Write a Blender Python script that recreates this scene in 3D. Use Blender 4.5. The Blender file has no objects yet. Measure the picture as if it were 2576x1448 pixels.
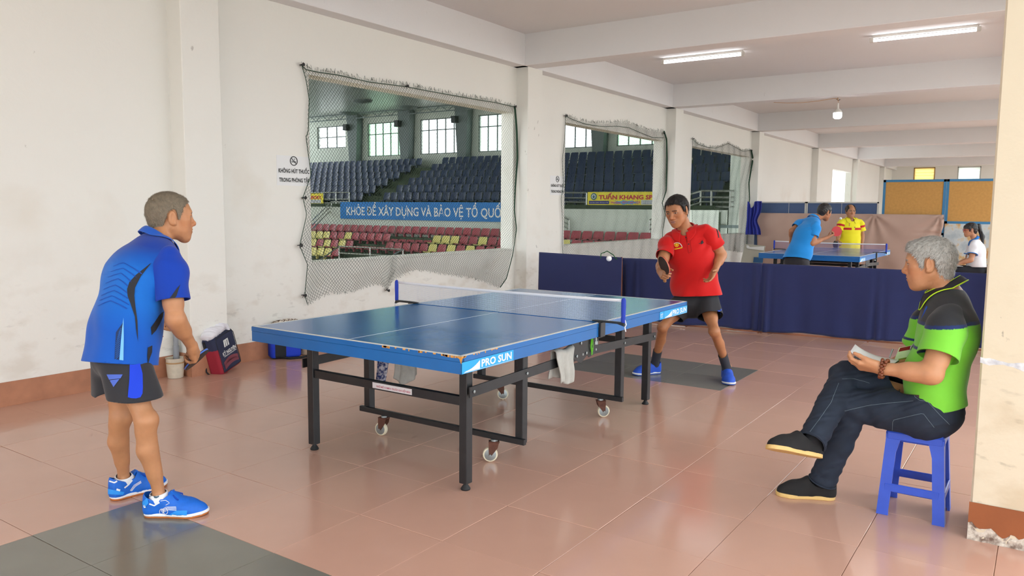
import bpy, bmesh, math, random
import numpy as np
from mathutils import Vector, Matrix, Quaternion
from mathutils.bvhtree import BVHTree

# ------------------------------------------------------------------ camera
SC = bpy.context.scene
COL = SC.collection
IMW, IMH = 2576, 1448
FPX = 1959.19
YAW, PITCH, ROLL = math.radians(34.4156), math.radians(5.8440), math.radians(0.4856)
CAM = np.array([-3.0271, -3.5892, 1.4449])
FWD = np.array([math.cos(YAW)*math.cos(PITCH), math.sin(YAW)*math.cos(PITCH), -math.sin(PITCH)])
_r = np.array([math.sin(YAW), -math.cos(YAW), 0.0]); _u = np.cross(_r, FWD)
RGT = math.cos(ROLL)*_r + math.sin(ROLL)*_u
UPV = -math.sin(ROLL)*_r + math.cos(ROLL)*_u
cam_data = bpy.data.cameras.new('camera')
cam_data.sensor_width = 36.0
cam_data.lens = FPX/IMW*36.0
cam_data.clip_end = 200
cam = bpy.data.objects.new('camera', cam_data)
COL.objects.link(cam)
cam.matrix_world = Matrix([[RGT[i], UPV[i], -FWD[i], CAM[i]] for i in range(3)] + [[0, 0, 0, 1]])
SC.camera = cam

# ------------------------------------------------------------------ world, light, exposure
W = bpy.data.worlds.new('overcast_sky'); SC.world = W; W.use_nodes = True
nt = W.node_tree; nt.nodes.clear()
_bg = nt.nodes.new('ShaderNodeBackground'); _out = nt.nodes.new('ShaderNodeOutputWorld')
_bg.inputs[0].default_value = (0.90, 0.96, 1.0, 1); _bg.inputs[1].default_value = 3.5
nt.links.new(_bg.outputs[0], _out.inputs[0])
SC.view_settings.view_transform = 'Standard'
SC.view_settings.look = 'None'
SC.view_settings.gamma = 1.0
SC.view_settings.use_curve_mapping = False
SC.view_settings.exposure = 0.0
SC.cycles.use_denoising = True
SC.cycles.max_bounces = 5
SC.cycles.diffuse_bounces = 3
SC.cycles.glossy_bounces = 2
SC.cycles.use_adaptive_sampling = True
SC.cycles.adaptive_threshold = 0.1
SC.cycles.adaptive_min_samples = 8
SC.cycles.transparent_max_bounces = 12
SC.cycles.caustics_reflective = False
SC.cycles.caustics_refractive = False
SC.cycles.sample_clamp_indirect = 8.0

def portal(name, loc, rot, sx, sy):
    """a light portal in an opening of the building: emits nothing, guides sky sampling"""
    L = bpy.data.lights.new(name, 'AREA'); L.shape = 'RECTANGLE'; L.size = sx; L.size_y = sy
    L.cycles.is_portal = True
    o = bpy.data.objects.new(name, L); COL.objects.link(o); o.location = loc; o.rotation_euler = rot
    return o
H = math.pi/2
portal('sky_portal_side', (14.0, -4.62, 1.75), (-H, 0, 0), 46.0, 3.2)
portal('sky_portal_back', (-7.0, -0.9, 1.75), (0, -H, 0), 3.2, 6.6)
portal('sky_portal_arena', (30.1, 22.0, 5.3), (0, H, 0), 2.4, 36.0)
portal('sky_portal_arena_side', (14.0, 36.1, 4.9), (H, 0, 0), 32.0, 3.4)
# ------------------------------------------------------------------ helpers
random.seed(7)
RNG = np.random.default_rng(11)

def at(px, py, d):
    """point seen at pixel (px,py) at depth d metres along the view axis"""
    r = FWD + RGT*(px-IMW/2)/FPX - UPV*(py-IMH/2)/FPX
    return CAM + d*r
def on_axis(px, py, ax, v):
    r = FWD + RGT*(px-IMW/2)/FPX - UPV*(py-IMH/2)/FPX
    return CAM + (v-CAM[ax])/r[ax]*r
def V(*a): return np.array(a if len(a) > 1 else a[0], float)
def unit(v): v = np.asarray(v, float); return v/np.linalg.norm(v)

def srgb(r, g, b):
    def f(c):
        c /= 255.0
        return c/12.92 if c <= 0.04045 else ((c+0.055)/1.055)**2.4
    return (f(r), f(g), f(b), 1.0)

MATS = {}
def mat(name, col, rough=0.6, spec=0.5, metal=0.0, noise=0.0, nscale=6.0, coat=0.0, bump=0.0, bscale=80.0, emit=None, trans=0.0, alpha=1.0, sheen=0.0, attr=None, rnd=0.0, bstretch=None, col2=None):
    """procedural principled material; noise = strength of brightness variation, bump = fine relief"""
    if name in MATS: return MATS[name]
    m = bpy.data.materials.new(name); m.use_nodes = True
    n = m.node_tree; p = n.nodes['Principled BSDF']; L = n.links.new
    p.inputs['Base Color'].default_value = col
    p.inputs['Roughness'].default_value = rough
    p.inputs['Specular IOR Level'].default_value = spec
    p.inputs['Metallic'].default_value = metal
    p.inputs['Coat Weight'].default_value = coat
    p.inputs['Coat Roughness'].default_value = 0.08
    p.inputs['Sheen Weight'].default_value = sheen
    p.inputs['Transmission Weight'].default_value = trans
    p.inputs['Alpha'].default_value = alpha
    cur = None
    if attr:
        a = n.nodes.new('ShaderNodeAttribute'); a.attribute_name = attr; cur = a.outputs['Color']
    tc = n.nodes.new('ShaderNodeTexCoord')
    if noise > 0 or col2:
        t = n.nodes.new('ShaderNodeTexNoise'); t.inputs['Scale'].default_value = nscale; t.inputs['Detail'].default_value = 6
        L(tc.outputs['Object'], t.inputs['Vector'])
        if col2:
            cr = n.nodes.new('ShaderNodeValToRGB'); cr.color_ramp.elements[0].position = 0.42; cr.color_ramp.elements[1].position = 0.62
            cr.color_ramp.elements[0].color = col; cr.color_ramp.elements[1].color = col2
            L(t.outputs['Fac'], cr.inputs[0]); cur = cr.outputs[0]
        else:
            mr = n.nodes.new('ShaderNodeMapRange'); mr.inputs[1].default_value = 0.25; mr.inputs[2].default_value = 0.75
            mr.inputs[3].default_value = 1-noise; mr.inputs[4].default_value = 1+noise
            L(t.outputs['Fac'], mr.inputs[0])
            mx = n.nodes.new('ShaderNodeMix'); mx.data_type = 'RGBA'; mx.blend_type = 'MULTIPLY'; mx.inputs[0].default_value = 1
            if cur is None: mx.inputs[6].default_value = col
            else: L(cur, mx.inputs[6])
            L(mr.outputs[0], mx.inputs[7]); cur = mx.outputs[2]
    if rnd > 0:
        oi = n.nodes.new('ShaderNodeObjectInfo'); mr = n.nodes.new('ShaderNodeMapRange')
        mr.inputs[3].default_value = 1-rnd; mr.inputs[4].default_value = 1+rnd; L(oi.outputs['Random'], mr.inputs[0])
        mx = n.nodes.new('ShaderNodeMix'); mx.data_type = 'RGBA'; mx.blend_type = 'MULTIPLY'; mx.inputs[0].default_value = 1
        if cur is None: mx.inputs[6].default_value = col
        else: L(cur, mx.inputs[6])
        L(mr.outputs[0], mx.inputs[7]); cur = mx.outputs[2]
    if cur is not None: L(cur, p.inputs['Base Color'])
    if bump > 0:
        t = n.nodes.new('ShaderNodeTexNoise'); t.inputs['Scale'].default_value = bscale; t.inputs['Detail'].default_value = 3
        if bstretch:
            mp = n.nodes.new('ShaderNodeMapping'); mp.inputs['Scale'].default_value = bstretch
            L(tc.outputs['Object'], mp.inputs[0]); L(mp.outputs[0], t.inputs['Vector'])
        else: L(tc.outputs['Object'], t.inputs['Vector'])
        b = n.nodes.new('ShaderNodeBump'); b.inputs['Strength'].default_value = bump; b.inputs['Distance'].default_value = 0.01
        L(t.outputs['Fac'], b.inputs['Height']); L(b.outputs[0], p.inputs['Normal'])
    if emit:
        p.inputs['Emission Color'].default_value = emit[0]; p.inputs['Emission Strength'].default_value = emit[1]
    MATS[name] = m
    return m

class MB:
    """collects boxes, prisms, tubes into ONE mesh"""
    def __init__(s): s.v = []; s.f = []; s.mi = []; s.cur = 0
    def add(s, verts, faces):
        o = len(s.v); s.v += [tuple(map(float, q)) for q in verts]; s.f += [tuple(i+o for i in f) for f in faces]; s.mi += [s.cur]*len(faces)
        return s
    def box(s, a, b):
        (x0, y0, z0), (x1, y1, z1) = a, b
        return s.add([(x0,y0,z0),(x1,y0,z0),(x1,y1,z0),(x0,y1,z0),(x0,y0,z1),(x1,y0,z1),(x1,y1,z1),(x0,y1,z1)],
                     [(0,3,2,1),(4,5,6,7),(0,1,5,4),(1,2,6,5),(2,3,7,6),(3,0,4,7)])
    def bbox(s, a, b, r=0.003):
        """box with chamfered edges"""
        bm = bmesh.new(); bmesh.ops.create_cube(bm, size=1)
        a = np.array(a, float); b = np.array(b, float); c = (a+b)/2; d = b-a
        for v in bm.verts: v.co = Vector(c + np.array(v.co)*d)
        bmesh.ops.bevel(bm, geom=bm.edges[:], offset=min(r, abs(d).min()*0.45), segments=1, affect='EDGES')
        s.bm(bm); return s
    def bm(s, bm):
        bm.verts.index_update()
        s.add([v.co for v in bm.verts], [[v.index for v in f.verts] for f in bm.faces]); bm.free(); return s
    def frame_box(s, c, ax, half):
        """oriented box: centre, 3 axes, half sizes"""
        c = np.array(c, float); A = [np.array(q, float)*h for q, h in zip(ax, half)]
        vs = [c+i*A[0]+j*A[1]+k*A[2] for k in (-1, 1) for j in (-1, 1) for i in (-1, 1)]
        return s.add(vs, [(0,2,3,1),(4,5,7,6),(0,1,5,4),(1,3,7,5),(3,2,6,7),(2,0,4,6)])
    def bar(s, p, q, w, h, up=(0, 0, 1)):
        p = np.array(p, float); q = np.array(q, float); d = q-p; L = np.linalg.norm(d); d /= L
        up = np.array(up, float)
        if abs(d@up) > 0.99: up = np.array([1., 0, 0])
        sx = unit(np.cross(d, up)); uu = np.cross(sx, d)
        return s.frame_box((p+q)/2, (d, sx, uu), (L/2, w/2, h/2))
    def tube(s, pts, r, n=8, caps=True, closed=False):
        P = [np.array(p, float) for p in pts]; m = len(P)
        rr = r if hasattr(r, '__len__') else [r]*m
        vs = []; prev = None
        for i in range(m):
            if closed: d = unit(P[(i+1) % m]-P[i-1])
            else: d = unit(P[min(i+1, m-1)]-P[max(i-1, 0)])
            if prev is None:
                u = np.cross(d, (0, 0, 1.0)) if abs(d[2]) < 0.9 else np.cross(d, (1.0, 0, 0))
            else: u = prev - d*(prev@d)
            u = unit(u); w = np.cross(d, u); prev = u
            for k in range(n):
                a = 2*math.pi*k/n; vs.append(P[i]+rr[i]*(math.cos(a)*u+math.sin(a)*w))
        fs = []
        for i in range(m if closed else m-1):
            j = (i+1) % m
            for k in range(n):
                l = (k+1) % n; fs.append((i*n+k, i*n+l, j*n+l, j*n+k))
        if caps and not closed: fs += [tuple(reversed(range(n))), tuple((m-1)*n+k for k in range(n))]
        return s.add(vs, fs)
    def lathe(s, prof, c=(0, 0, 0), ax=(0, 0, 1), n=24):
        """profile [(r, h)] revolved about axis ax through c"""
        c = np.array(c, float); ax = unit(ax); u = np.cross(ax, (1.0, 0, 0)) if abs(ax[0]) < 0.9 else np.cross(ax, (0, 1.0, 0))
        u = unit(u); w = np.cross(ax, u); vs = []; fs = []
        for r, h in prof:
            for k in range(n):
                a = 2*math.pi*k/n; vs.append(c+ax*h+r*(math.cos(a)*u+math.sin(a)*w))
        for i in range(len(prof)-1):
            for k in range(n):
                l = (k+1) % n; fs.append((i*n+k, i*n+l, (i+1)*n+l, (i+1)*n+k))
        if prof[0][0] > 1e-6: fs.append(tuple(reversed(range(n))))
        if prof[-1][0] > 1e-6: fs.append(tuple((len(prof)-1)*n+k for k in range(n)))
        return s.add(vs, fs)
    def prism(s, poly, o, u, v, n, t):
        """polygon [(a,b)] in the plane o+a*u+b*v, thickness t along n"""
        o, u, v, n = [np.array(q, float) for q in (o, u, v, n)]
        m = len(poly); vs = [o+a*u+b*v for a, b in poly]+[o+a*u+b*v+t*n for a, b in poly]
        fs = [tuple(reversed(range(m))), tuple(range(m, 2*m))]+[(i, (i+1) % m, (i+1) % m+m, i+m) for i in range(m)]
        return s.add(vs, fs)
    def build(s, name, m, parent=None, smooth=False):
        me = bpy.data.meshes.new(name); me.from_pydata(s.v, [], s.f); me.update()
        ms = m if isinstance(m, (list, tuple)) else [m]
        for q in ms: me.materials.append(q)
        if len(ms) > 1: me.polygons.foreach_set('material_index', s.mi)
        if smooth: shade(me, smooth)
        return link(name, me, parent)

def shade(me, ang=True):
    me.polygons.foreach_set('use_smooth', [True]*len(me.polygons))
    if ang is not True:
        me.set_sharp_from_angle(angle=math.radians(ang))
def link(name, me, parent=None):
    o = bpy.data.objects.new(name, me); COL.objects.link(o)
    if parent is not None: o.parent = parent
    return o
def empty(name, loc=(0, 0, 0), rz=0):
    o = bpy.data.objects.new(name, None); COL.objects.link(o); o.location = Vector(loc); o.rotation_euler = (0, 0, rz); o.empty_display_size = 0.1
    return o
def tag(o, label=None, cat=None, group=None, kind=None):
    if label: o['label'] = label
    if cat: o['category'] = cat
    if group: o['group'] = group
    if kind: o['kind'] = kind
    return o
def local(root):
    """function turning world points into root's frame (root unrotated)"""
    L = np.array(root.location)
    return lambda p: np.asarray(p, float)-L

# text -> flat triangles in a unit-free plane
_TXT = {}
def text_mesh(s, bold=0.0, space=1.0):
    k = (s, bold, space)
    if k in _TXT: return _TXT[k]
    c = bpy.data.curves.new('t', 'FONT'); c.body = s; c.offset = bold; c.size = 1; c.resolution_u = 2; c.space_character = space
    o = bpy.data.objects.new('t', c); COL.objects.link(o)
    dg = bpy.context.evaluated_depsgraph_get(); dg.update()
    me = bpy.data.meshes.new_from_object(o.evaluated_get(dg))
    v = np.array([q.co[:2] for q in me.vertices]); f = [tuple(p.vertices) for p in me.polygons]
    bpy.data.objects.remove(o); bpy.data.curves.remove(c); bpy.data.meshes.remove(me)
    lo, hi = v.min(0), v.max(0)
    _TXT[k] = (v-lo, f, hi-lo)
    return _TXT[k]
def text_on(s, name, o, u, v, w, h, m, parent=None, bold=0.0, lift=None, space=1.0):
    """lettering fitted into the box w x h with lower-left o, in the plane (u,v); one flat mesh"""
    t, f, sz = text_mesh(s, bold, space); o = np.array(o, float); u = unit(u); v = unit(v)
    P = [o+u*(a/sz[0]*w)+v*(b/sz[1]*h) for a, b in t]
    me = bpy.data.meshes.new(name); me.from_pydata([tuple(p) for p in P], [], f); me.update(); me.materials.append(m)
    return link(name, me, parent)
def grid_mesh(fn, nu, nv, thick=0.0):
    """sheet fn(u,v)->xyz sampled nu x nv; returns verts, faces"""
    us = np.linspace(0, 1, nu); vs = np.linspace(0, 1, nv)
    P = [fn(a, b) for b in vs for a in us]
    F = [(j*nu+i, j*nu+i+1, (j+1)*nu+i+1, (j+1)*nu+i) for j in range(nv-1) for i in range(nu-1)]
    return P, F
def sheet(name, fn, nu, nv, m, parent=None, thick=0.004, smooth=True):
    P, F = grid_mesh(fn, nu, nv)
    me = bpy.data.meshes.new(name); me.from_pydata([tuple(map(float, p)) for p in P], [], F); me.update(); me.materials.append(m)
    if smooth: shade(me)
    o = link(name, me, parent)
    if thick:
        s = o.modifiers.new('thickness', 'SOLIDIFY'); s.thickness = thick; s.offset = 0
    return o
def copy_tree(o, parent=None):
    c = o.copy(); COL.objects.link(c); c.parent = parent
    for ch in o.children: copy_tree(ch, c)
    return c
def np_mesh(name, P, F, m):
    """mesh from numpy arrays of vertices and quads"""
    me = bpy.data.meshes.new(name); nv, nf, k = len(P), len(F), F.shape[1]
    me.vertices.add(nv); me.vertices.foreach_set('co', np.ascontiguousarray(P, dtype=np.float32).ravel())
    me.loops.add(nf*k); me.loops.foreach_set('vertex_index', np.ascontiguousarray(F, dtype=np.int32).ravel())
    me.polygons.add(nf); me.polygons.foreach_set('loop_start', np.arange(nf, dtype=np.int32)*k)
    me.update(calc_edges=True); me.validate()
    for q in (m if isinstance(m, (list, tuple)) else [m]): me.materials.append(q)
    return me
# ------------------------------------------------------------------ materials of the building
def plaster(name, base, stain=1.0):
    m = bpy.data.materials.new(name); m.use_nodes = True; n = m.node_tree; p = n.nodes['Principled BSDF']; L = n.links.new
    p.inputs['Roughness'].default_value = 0.85; p.inputs['Specular IOR Level'].default_value = 0.25
    g = n.nodes.new('ShaderNodeNewGeometry'); sp = n.nodes.new('ShaderNodeSeparateXYZ'); L(g.outputs['Position'], sp.inputs[0])
    def noise(scale, det=5, st=None):
        t = n.nodes.new('ShaderNodeTexNoise'); t.inputs['Scale'].default_value = scale; t.inputs['Detail'].default_value = det
        if st:
            mp = n.nodes.new('ShaderNodeMapping'); mp.inputs['Scale'].default_value = st; L(g.outputs['Position'], mp.inputs[0]); L(mp.outputs[0], t.inputs['Vector'])
        else: L(g.outputs['Position'], t.inputs['Vector'])
        return t.outputs['Fac']
    def mr(src, a, b, c, d):
        q = n.nodes.new('ShaderNodeMapRange'); q.clamp = True
        for i, k in enumerate((a, b, c, d)): q.inputs[i+1].default_value = k
        L(src, q.inputs[0]); return q.outputs[0]
    def mul(a, b):
        q = n.nodes.new('ShaderNodeMath'); q.operation = 'MULTIPLY'; L(a, q.inputs[0])
        if hasattr(b, 'node'): L(b, q.inputs[1])
        else: q.inputs[1].default_value = b
        return q.outputs[0]
    def mix(f, a, b):
        q = n.nodes.new('ShaderNodeMix'); q.data_type = 'RGBA'; L(f, q.inputs[0])
        if hasattr(a, 'node'): L(a, q.inputs[6])
        else: q.inputs[6].default_value = a
        q.inputs[7].default_value = b; return q.outputs[2]
    cur = mix(mr(noise(0.7, 3), 0.35, 0.7, 0.0, 1.0), base, tuple(c*0.97 for c in base[:3])+(1,))
    # broad brown water stains around 1.2-2 m, scuffs and hand marks lower down, both with their own blotchy shapes
    band = mul(mr(sp.outputs[2], 2.2, 1.7, 0, 1), mr(sp.outputs[2], 0.9, 1.4, 0, 1))
    cur = mix(mul(mul(band, mr(noise(1.1, 4), 0.52, 0.72, 0, 1)), 0.22*stain), cur, srgb(190, 160, 110))
    low = mul(mr(sp.outputs[2], 1.25, 0.5, 0, 1), mr(noise(3.2, 8, (1, 1, 1.6)), 0.53, 0.68, 0, 1))
    cur = mix(mul(low, 0.20*stain), cur, srgb(176, 148, 108))
    scr = mul(mr(sp.outputs[2], 1.0, 0.4, 0, 1), mr(noise(9, 10, (1, 1, 2.5)), 0.62, 0.70, 0, 1))
    cur = mix(mul(scr, 0.16*stain), cur, srgb(96, 84, 66))
    wisp = mr(noise(14, 12, (1, 1, 0.6)), 0.70, 0.735, 0, 1)
    cur = mix(mul(mul(wisp, mr(noise(1.6, 2), 0.5, 0.6, 0, 1)), 0.4*stain), cur, srgb(120, 112, 100))
    L(cur, p.inputs['Base Color'])
    b = n.nodes.new('ShaderNodeBump'); b.inputs['Strength'].default_value = 0.12; b.inputs['Distance'].default_value = 0.01
    L(noise(35, 4), b.inputs['Height']); L(b.outputs[0], p.inputs['Normal'])
    MATS[name] = m
    return m
M_WALL = plaster('cream_plaster', srgb(242, 240, 232))
M_CEIL = plaster('white_ceiling_paint', srgb(240, 239, 239), 0.35)
M_PILL = plaster('worn_pillar_plaster', srgb(224, 212, 188), 1.6)
M_BASE = mat('terracotta_baseboard', srgb(178, 122, 92), 0.55, noise=0.16, nscale=9, bump=0.1)
M_BASE2 = mat('brown_baseboard', srgb(150, 84, 44), 0.55, noise=0.12, nscale=9)
M_TILE = mat('pink_floor_tile', srgb(206, 162, 142), 0.15, 0.5, noise=0.05, nscale=2.2, rnd=0.03, bump=0.015, bscale=5)
M_TILED = mat('charcoal_floor_tile', srgb(124, 121, 110), 0.2, 0.5, noise=0.06, nscale=3, rnd=0.03, bump=0.015, bscale=5)
M_GROUT = mat('brown_grout', srgb(120, 84, 62), 0.9)
M_GROUND = mat('pale_concrete_yard', srgb(205, 200, 190), 0.9, noise=0.08, nscale=1.5)

CEIL, BEAM, YW, YW2, YP = 3.75, 3.34, 2.5, 2.7, 2.31
XB, XE = -7.0, 36.8
YR = -3.385                     # inner face of the right pillar row
WIN = [(2.29, 5.86), (7.25, 10.88), (12.32, 16.0)]
SILL, HEAD = 0.885, 2.735

def struct(o): o['kind'] = 'structure'; return o

# floor: grout bed, tiles as parts near the players, one joined part farther away
mb = MB(); mb.box((XB, -4.6, -0.12), (XE, YW2, -0.003)); floor = struct(mb.build('floor', M_GROUT))
TS = 0.5
def tile_mesh(name, m):
    b = MB(); b.bbox((0.0012, 0.0012, -0.02), (TS-0.0012, TS-0.0012, 0.0), 0.0014)
    me = bpy.data.meshes.new(name); me.from_pydata(b.v, [], b.f); me.materials.append(m); return me
TM, TMD = tile_mesh('tile', M_TILE), tile_mesh('dark_tile', M_TILED)
def is_dark(i, j): return (-4 <= i < -2 and -3 <= j < 0) or (6 <= i < 8 and -3 <= j < 0)
tiles = []; rest = MB()
for i in range(-14, 73):
    for j in range(-10, 5):
        c = np.array([(i+.5)*TS, (j+.5)*TS, 0.0]); q = c-CAM; z = q@FWD
        vis = False
        for dx in (-.3, 0, .3):
            for dy in (-.3, 0, .3):
                e = q+np.array([dx, dy, 0]); ez = e@FWD
                if ez > 0.6 and abs(e@RGT)/ez < 0.665 and abs(e@UPV)/ez < 0.377: vis = True
        tiles.append((0 if (vis and i < 13) else 1, z, i, j))
tiles.sort()
n_t = 0
for hid, z, i, j in tiles:
    dark = is_dark(i, j)
    if not hid and n_t < 298:
        n_t += 1
        o = bpy.data.objects.new('tile', TMD if dark else TM); COL.objects.link(o); o.parent = floor
        o.location = (i*TS, j*TS, RNG.uniform(-0.0004, 0.0006)); o.rotation_euler = (RNG.normal(0, 0.0012), RNG.normal(0, 0.0012), 0)
        if dark: o['label'] = 'charcoal grey floor tile'
    else:
        rest.cur = 1 if dark else 0
        t = RNG.normal(0, 0.0006, 2); h = 0.0005
        x0, x1, y0, y1 = i*TS+.0012, (i+1)*TS-.0012, j*TS+.0012, (j+1)*TS-.0012
        if y1 <= YW2 and x0 >= XB and x1 <= XE:
            rest.add([(x0, y0, t[0]*.2), (x1, y0, t[1]*.2), (x1, y1, -t[0]*.2), (x0, y1, -t[1]*.2)], [(0, 1, 2, 3)])
o = rest.build('far_tiles', [M_TILE, M_TILED], floor); o['kind'] = 'stuff'

# left wall with three openings into the arena
mb = MB(); xs = [XB]
edges = WIN+[(24.9, 27.9)]
x = XB
for k, (a, b) in enumerate(edges):
    mb.box((x, YW, 0), (a, YW2, CEIL)); s, h = (SILL, HEAD) if k < 3 else (0.0, 2.85)
    if s > 0: mb.box((a, YW, 0), (b, YW2, s))
    mb.box((a, YW, h), (b, YW2, CEIL)); x = b
mb.box((x, YW, 0), (XE+.2, YW2, CEIL))
wall_left = struct(mb.build('wall_left', M_WALL))
PX = [0.80, 5.93, 11.0, 16.15, 22.05, 28.0, 33.6]
for x in PX:
    mb = MB(); mb.bbox((x, YP, 0), (x+0.36, YW+0.01, BEAM+0.005), 0.006); struct(mb.build('pillar', M_WALL))
for x in (-4.2, 0.875, 5.95, 11.05, 16.15, 21.3, 26.4, 31.5):
    mb = MB(); mb.bbox((x, YR-0.36, 0), (x+0.36, YR, BEAM+0.005), 0.008)
    pil = struct(mb.build('pillar', M_PILL))
    if abs(x-0.875) < .01: near_pillar = pil
# sill lips of the openings
for k, (a, b) in enumerate(WIN):
    mb = MB(); mb.bbox((a-0.0, YW-0.012, SILL-0.02), (b, YW2+0.01, SILL+0.004), 0.004)
    struct(mb.build('trim_%d' % (k+1), MATS['cream_plaster']))
# end wall with two louvred windows
LW = [(0.74, 1.60), (-1.03, -0.14)]
mb = MB(); zl, zh = 2.35, 3.43; y = -4.6
for a, b in sorted(LW):
    mb.box((XE, y, 0), (XE+.2, a, CEIL)); mb.box((XE, a, 0), (XE+.2, b, zl)); mb.box((XE, a, zh), (XE+.2, b, CEIL)); y = b
mb.box((XE, y, 0), (XE+.2, YW2, CEIL)); struct(mb.build('wall_far', M_WALL))
# back wall behind the camera: wide doorway
mb = MB(); mb.box((XB-.2, -4.6, 3.3), (XB, YW2, CEIL)); mb.box((XB-.2, 2.3, 0), (XB, YW2, 3.3)); struct(mb.build('wall_back', M_WALL))
# ceiling slab and beams
mb = MB(); mb.box((XB-.2, -5.2, CEIL), (XE+.2, YW2, CEIL+.15)); struct(mb.build('ceiling', M_CEIL))
for k, x in enumerate((0.74, 5.84, 10.82, 15.98, 21.9, 27.9, 33.5)):
    mb = MB(); mb.bbox((x, -4.7, BEAM), (x+0.29, YW, CEIL+.01), 0.005); struct(mb.build('ceiling_beam', M_CEIL))
mb = MB(); mb.bbox((XB, YP, BEAM), (XE, YW+.01, CEIL+.01), 0.005); struct(mb.build('ceiling_beam', M_CEIL))
mb = MB(); mb.bbox((XB, YR-.36, BEAM-.001), (XE, YR, CEIL+.01), 0.005); struct(mb.build('ceiling_beam', M_CEIL))
# baseboards
mb = MB(); zb = 0.175
x = XB
for p in PX:
    mb.box((x, YW-.012, 0), (p-.012, YW+.01, zb)); mb.box((p-.012, YP-.012, 0), (p+.372, YP+.002, zb+.02))
    mb.box((p-.012, YP, 0), (p+.001, YW+.01, zb+.02)); mb.box((p+.359, YP, 0), (p+.372, YW+.01, zb+.02)); x = p+.372
    if p > 22: break
struct(mb.build('baseboard_left', M_BASE))
# worn baseboard on the near pillar: painted band, broken edge of bare plaster below it
mb = MB(); px0, py1 = 0.875, YR
ny = 26; top = 0.172; ys = np.linspace(py1+.004, py1-.364, ny)
zr = [0.056+0.008*math.sin(k*1.3)+RNG.uniform(-.006, .006)+0.02*(k < 2)+0.012*math.sin(k*.5) for k in range(ny)]
vs = []; 
for k in range(ny): vs += [(px0-.004, ys[k], zr[k]), (px0-.004, ys[k], top), (px0+.002, ys[k], zr[k]-.004)]
fs = []
for k in range(ny-1): fs += [(3*k, 3*k+1, 3*k+4, 3*k+3), (3*k+2, 3*k, 3*k+3, 3*k+5)]
mb.add(vs, fs); struct(mb.build('baseboard_near_pillar', M_BASE2))
M_BROKEN = mat('broken_plaster_edge', srgb(214, 204, 190), 0.9, col2=srgb(120, 100, 88), nscale=26, bump=0.6, bscale=60)
mb = MB(); nz = 5; g = RNG.uniform(-.006, .004, (ny, nz))
vs = [(px0-.001+g[k, l]*.6-.002*(l == 0), ys[k], (zr[k]+.004)*l/(nz-1)) for k in range(ny) for l in range(nz)]
fs = [(k*nz+l, k*nz+l+1, (k+1)*nz+l+1, (k+1)*nz+l) for k in range(ny-1) for l in range(nz-1)]
mb.add(vs, fs); struct(mb.build('trim_broken_plaster', M_BROKEN))
# chipped repair line round the near pillar at 0.62 m
M_CHIP = mat('white_filler_patch', srgb(232, 232, 232), 0.9, col2=srgb(196, 198, 204), nscale=20, bump=0.4, bscale=50)
mb = MB(); ny2 = 22; yy = np.linspace(py1+.001, py1-.361, ny2)
za = on_axis(2470, 905, 0, px0)[2]
for k in range(ny2): pass
vs = []; 
for k in range(ny2):
    c = za-.0012*k+RNG.uniform(-.002, .002); h = .011+.006*math.sin(k*.8)+RNG.uniform(-.003, .003)
    vs += [(px0-.0006, yy[k], c-h), (px0-.0012, yy[k], c), (px0-.0006, yy[k], c+h*.9)]
fs = [q for k in range(ny2-1) for q in ((3*k, 3*k+1, 3*k+4, 3*k+3), (3*k+1, 3*k+2, 3*k+5, 3*k+4))]
mb.add(vs, fs); struct(mb.build('trim_filler_patch', M_CHIP))

# yard outside, so that sky light also bounces in
mb = MB(); mb.box((-60, -60, -0.6), (90, -4.6, -0.15)); mb.box((-60, -4.6, -0.6), (XB-.2, 60, -.15)); struct(mb.build('floor_yard', M_GROUND))
# ------------------------------------------------------------------ sports arena seen through the openings
M_AW = mat('arena_white_wall', srgb(214, 220, 208), 0.8, noise=0.05, nscale=0.8)
M_AC = mat('arena_ceiling_panels', srgb(186, 196, 190), 0.35, noise=0.06, nscale=0.6)
M_ASTEP = mat('dark_green_concrete_steps', srgb(70, 82, 62), 0.9, noise=0.15, nscale=3)
M_ACOL = mat('grey_green_steel', srgb(112, 124, 122), 0.55)
M_AFLOOR = mat('arena_court_floor', srgb(176, 150, 110), 0.4)
M_RAIL = mat('stainless_rail', srgb(190, 192, 186), 0.3, metal=0.85)
M_BLUESEAT = mat('navy_plastic', srgb(36, 52, 88), 0.35, rnd=0.08)
M_REDSEAT = mat('faded_red_plastic', srgb(172, 76, 86), 0.4, rnd=0.08)
M_YELSEAT = mat('faded_yellow_plastic', srgb(226, 214, 128), 0.4, rnd=0.05)
M_BANBLUE = mat('blue_banner', srgb(24, 122, 200), 0.6, noise=0.04, nscale=2)
M_WHITE = mat('white_print', srgb(236, 238, 236), 0.6)
M_YEL = mat('yellow_banner', srgb(246, 228, 58), 0.6)
M_REDP = mat('red_print', srgb(206, 40, 60), 0.6)
M_NAVYP = mat('navy_print', srgb(52, 48, 130), 0.6)
M_GREYP = mat('grey_print', srgb(208, 210, 214), 0.6)
M_DARKP = mat('dark_print', srgb(52, 52, 56), 0.6)
M_GREENP = mat('green_print', srgb(74, 122, 60), 0.6)
M_SKYP = mat('light_blue_print', srgb(90, 176, 222), 0.6)
M_FRAME = mat('window_frame_grey', srgb(120, 128, 124), 0.5)
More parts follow.
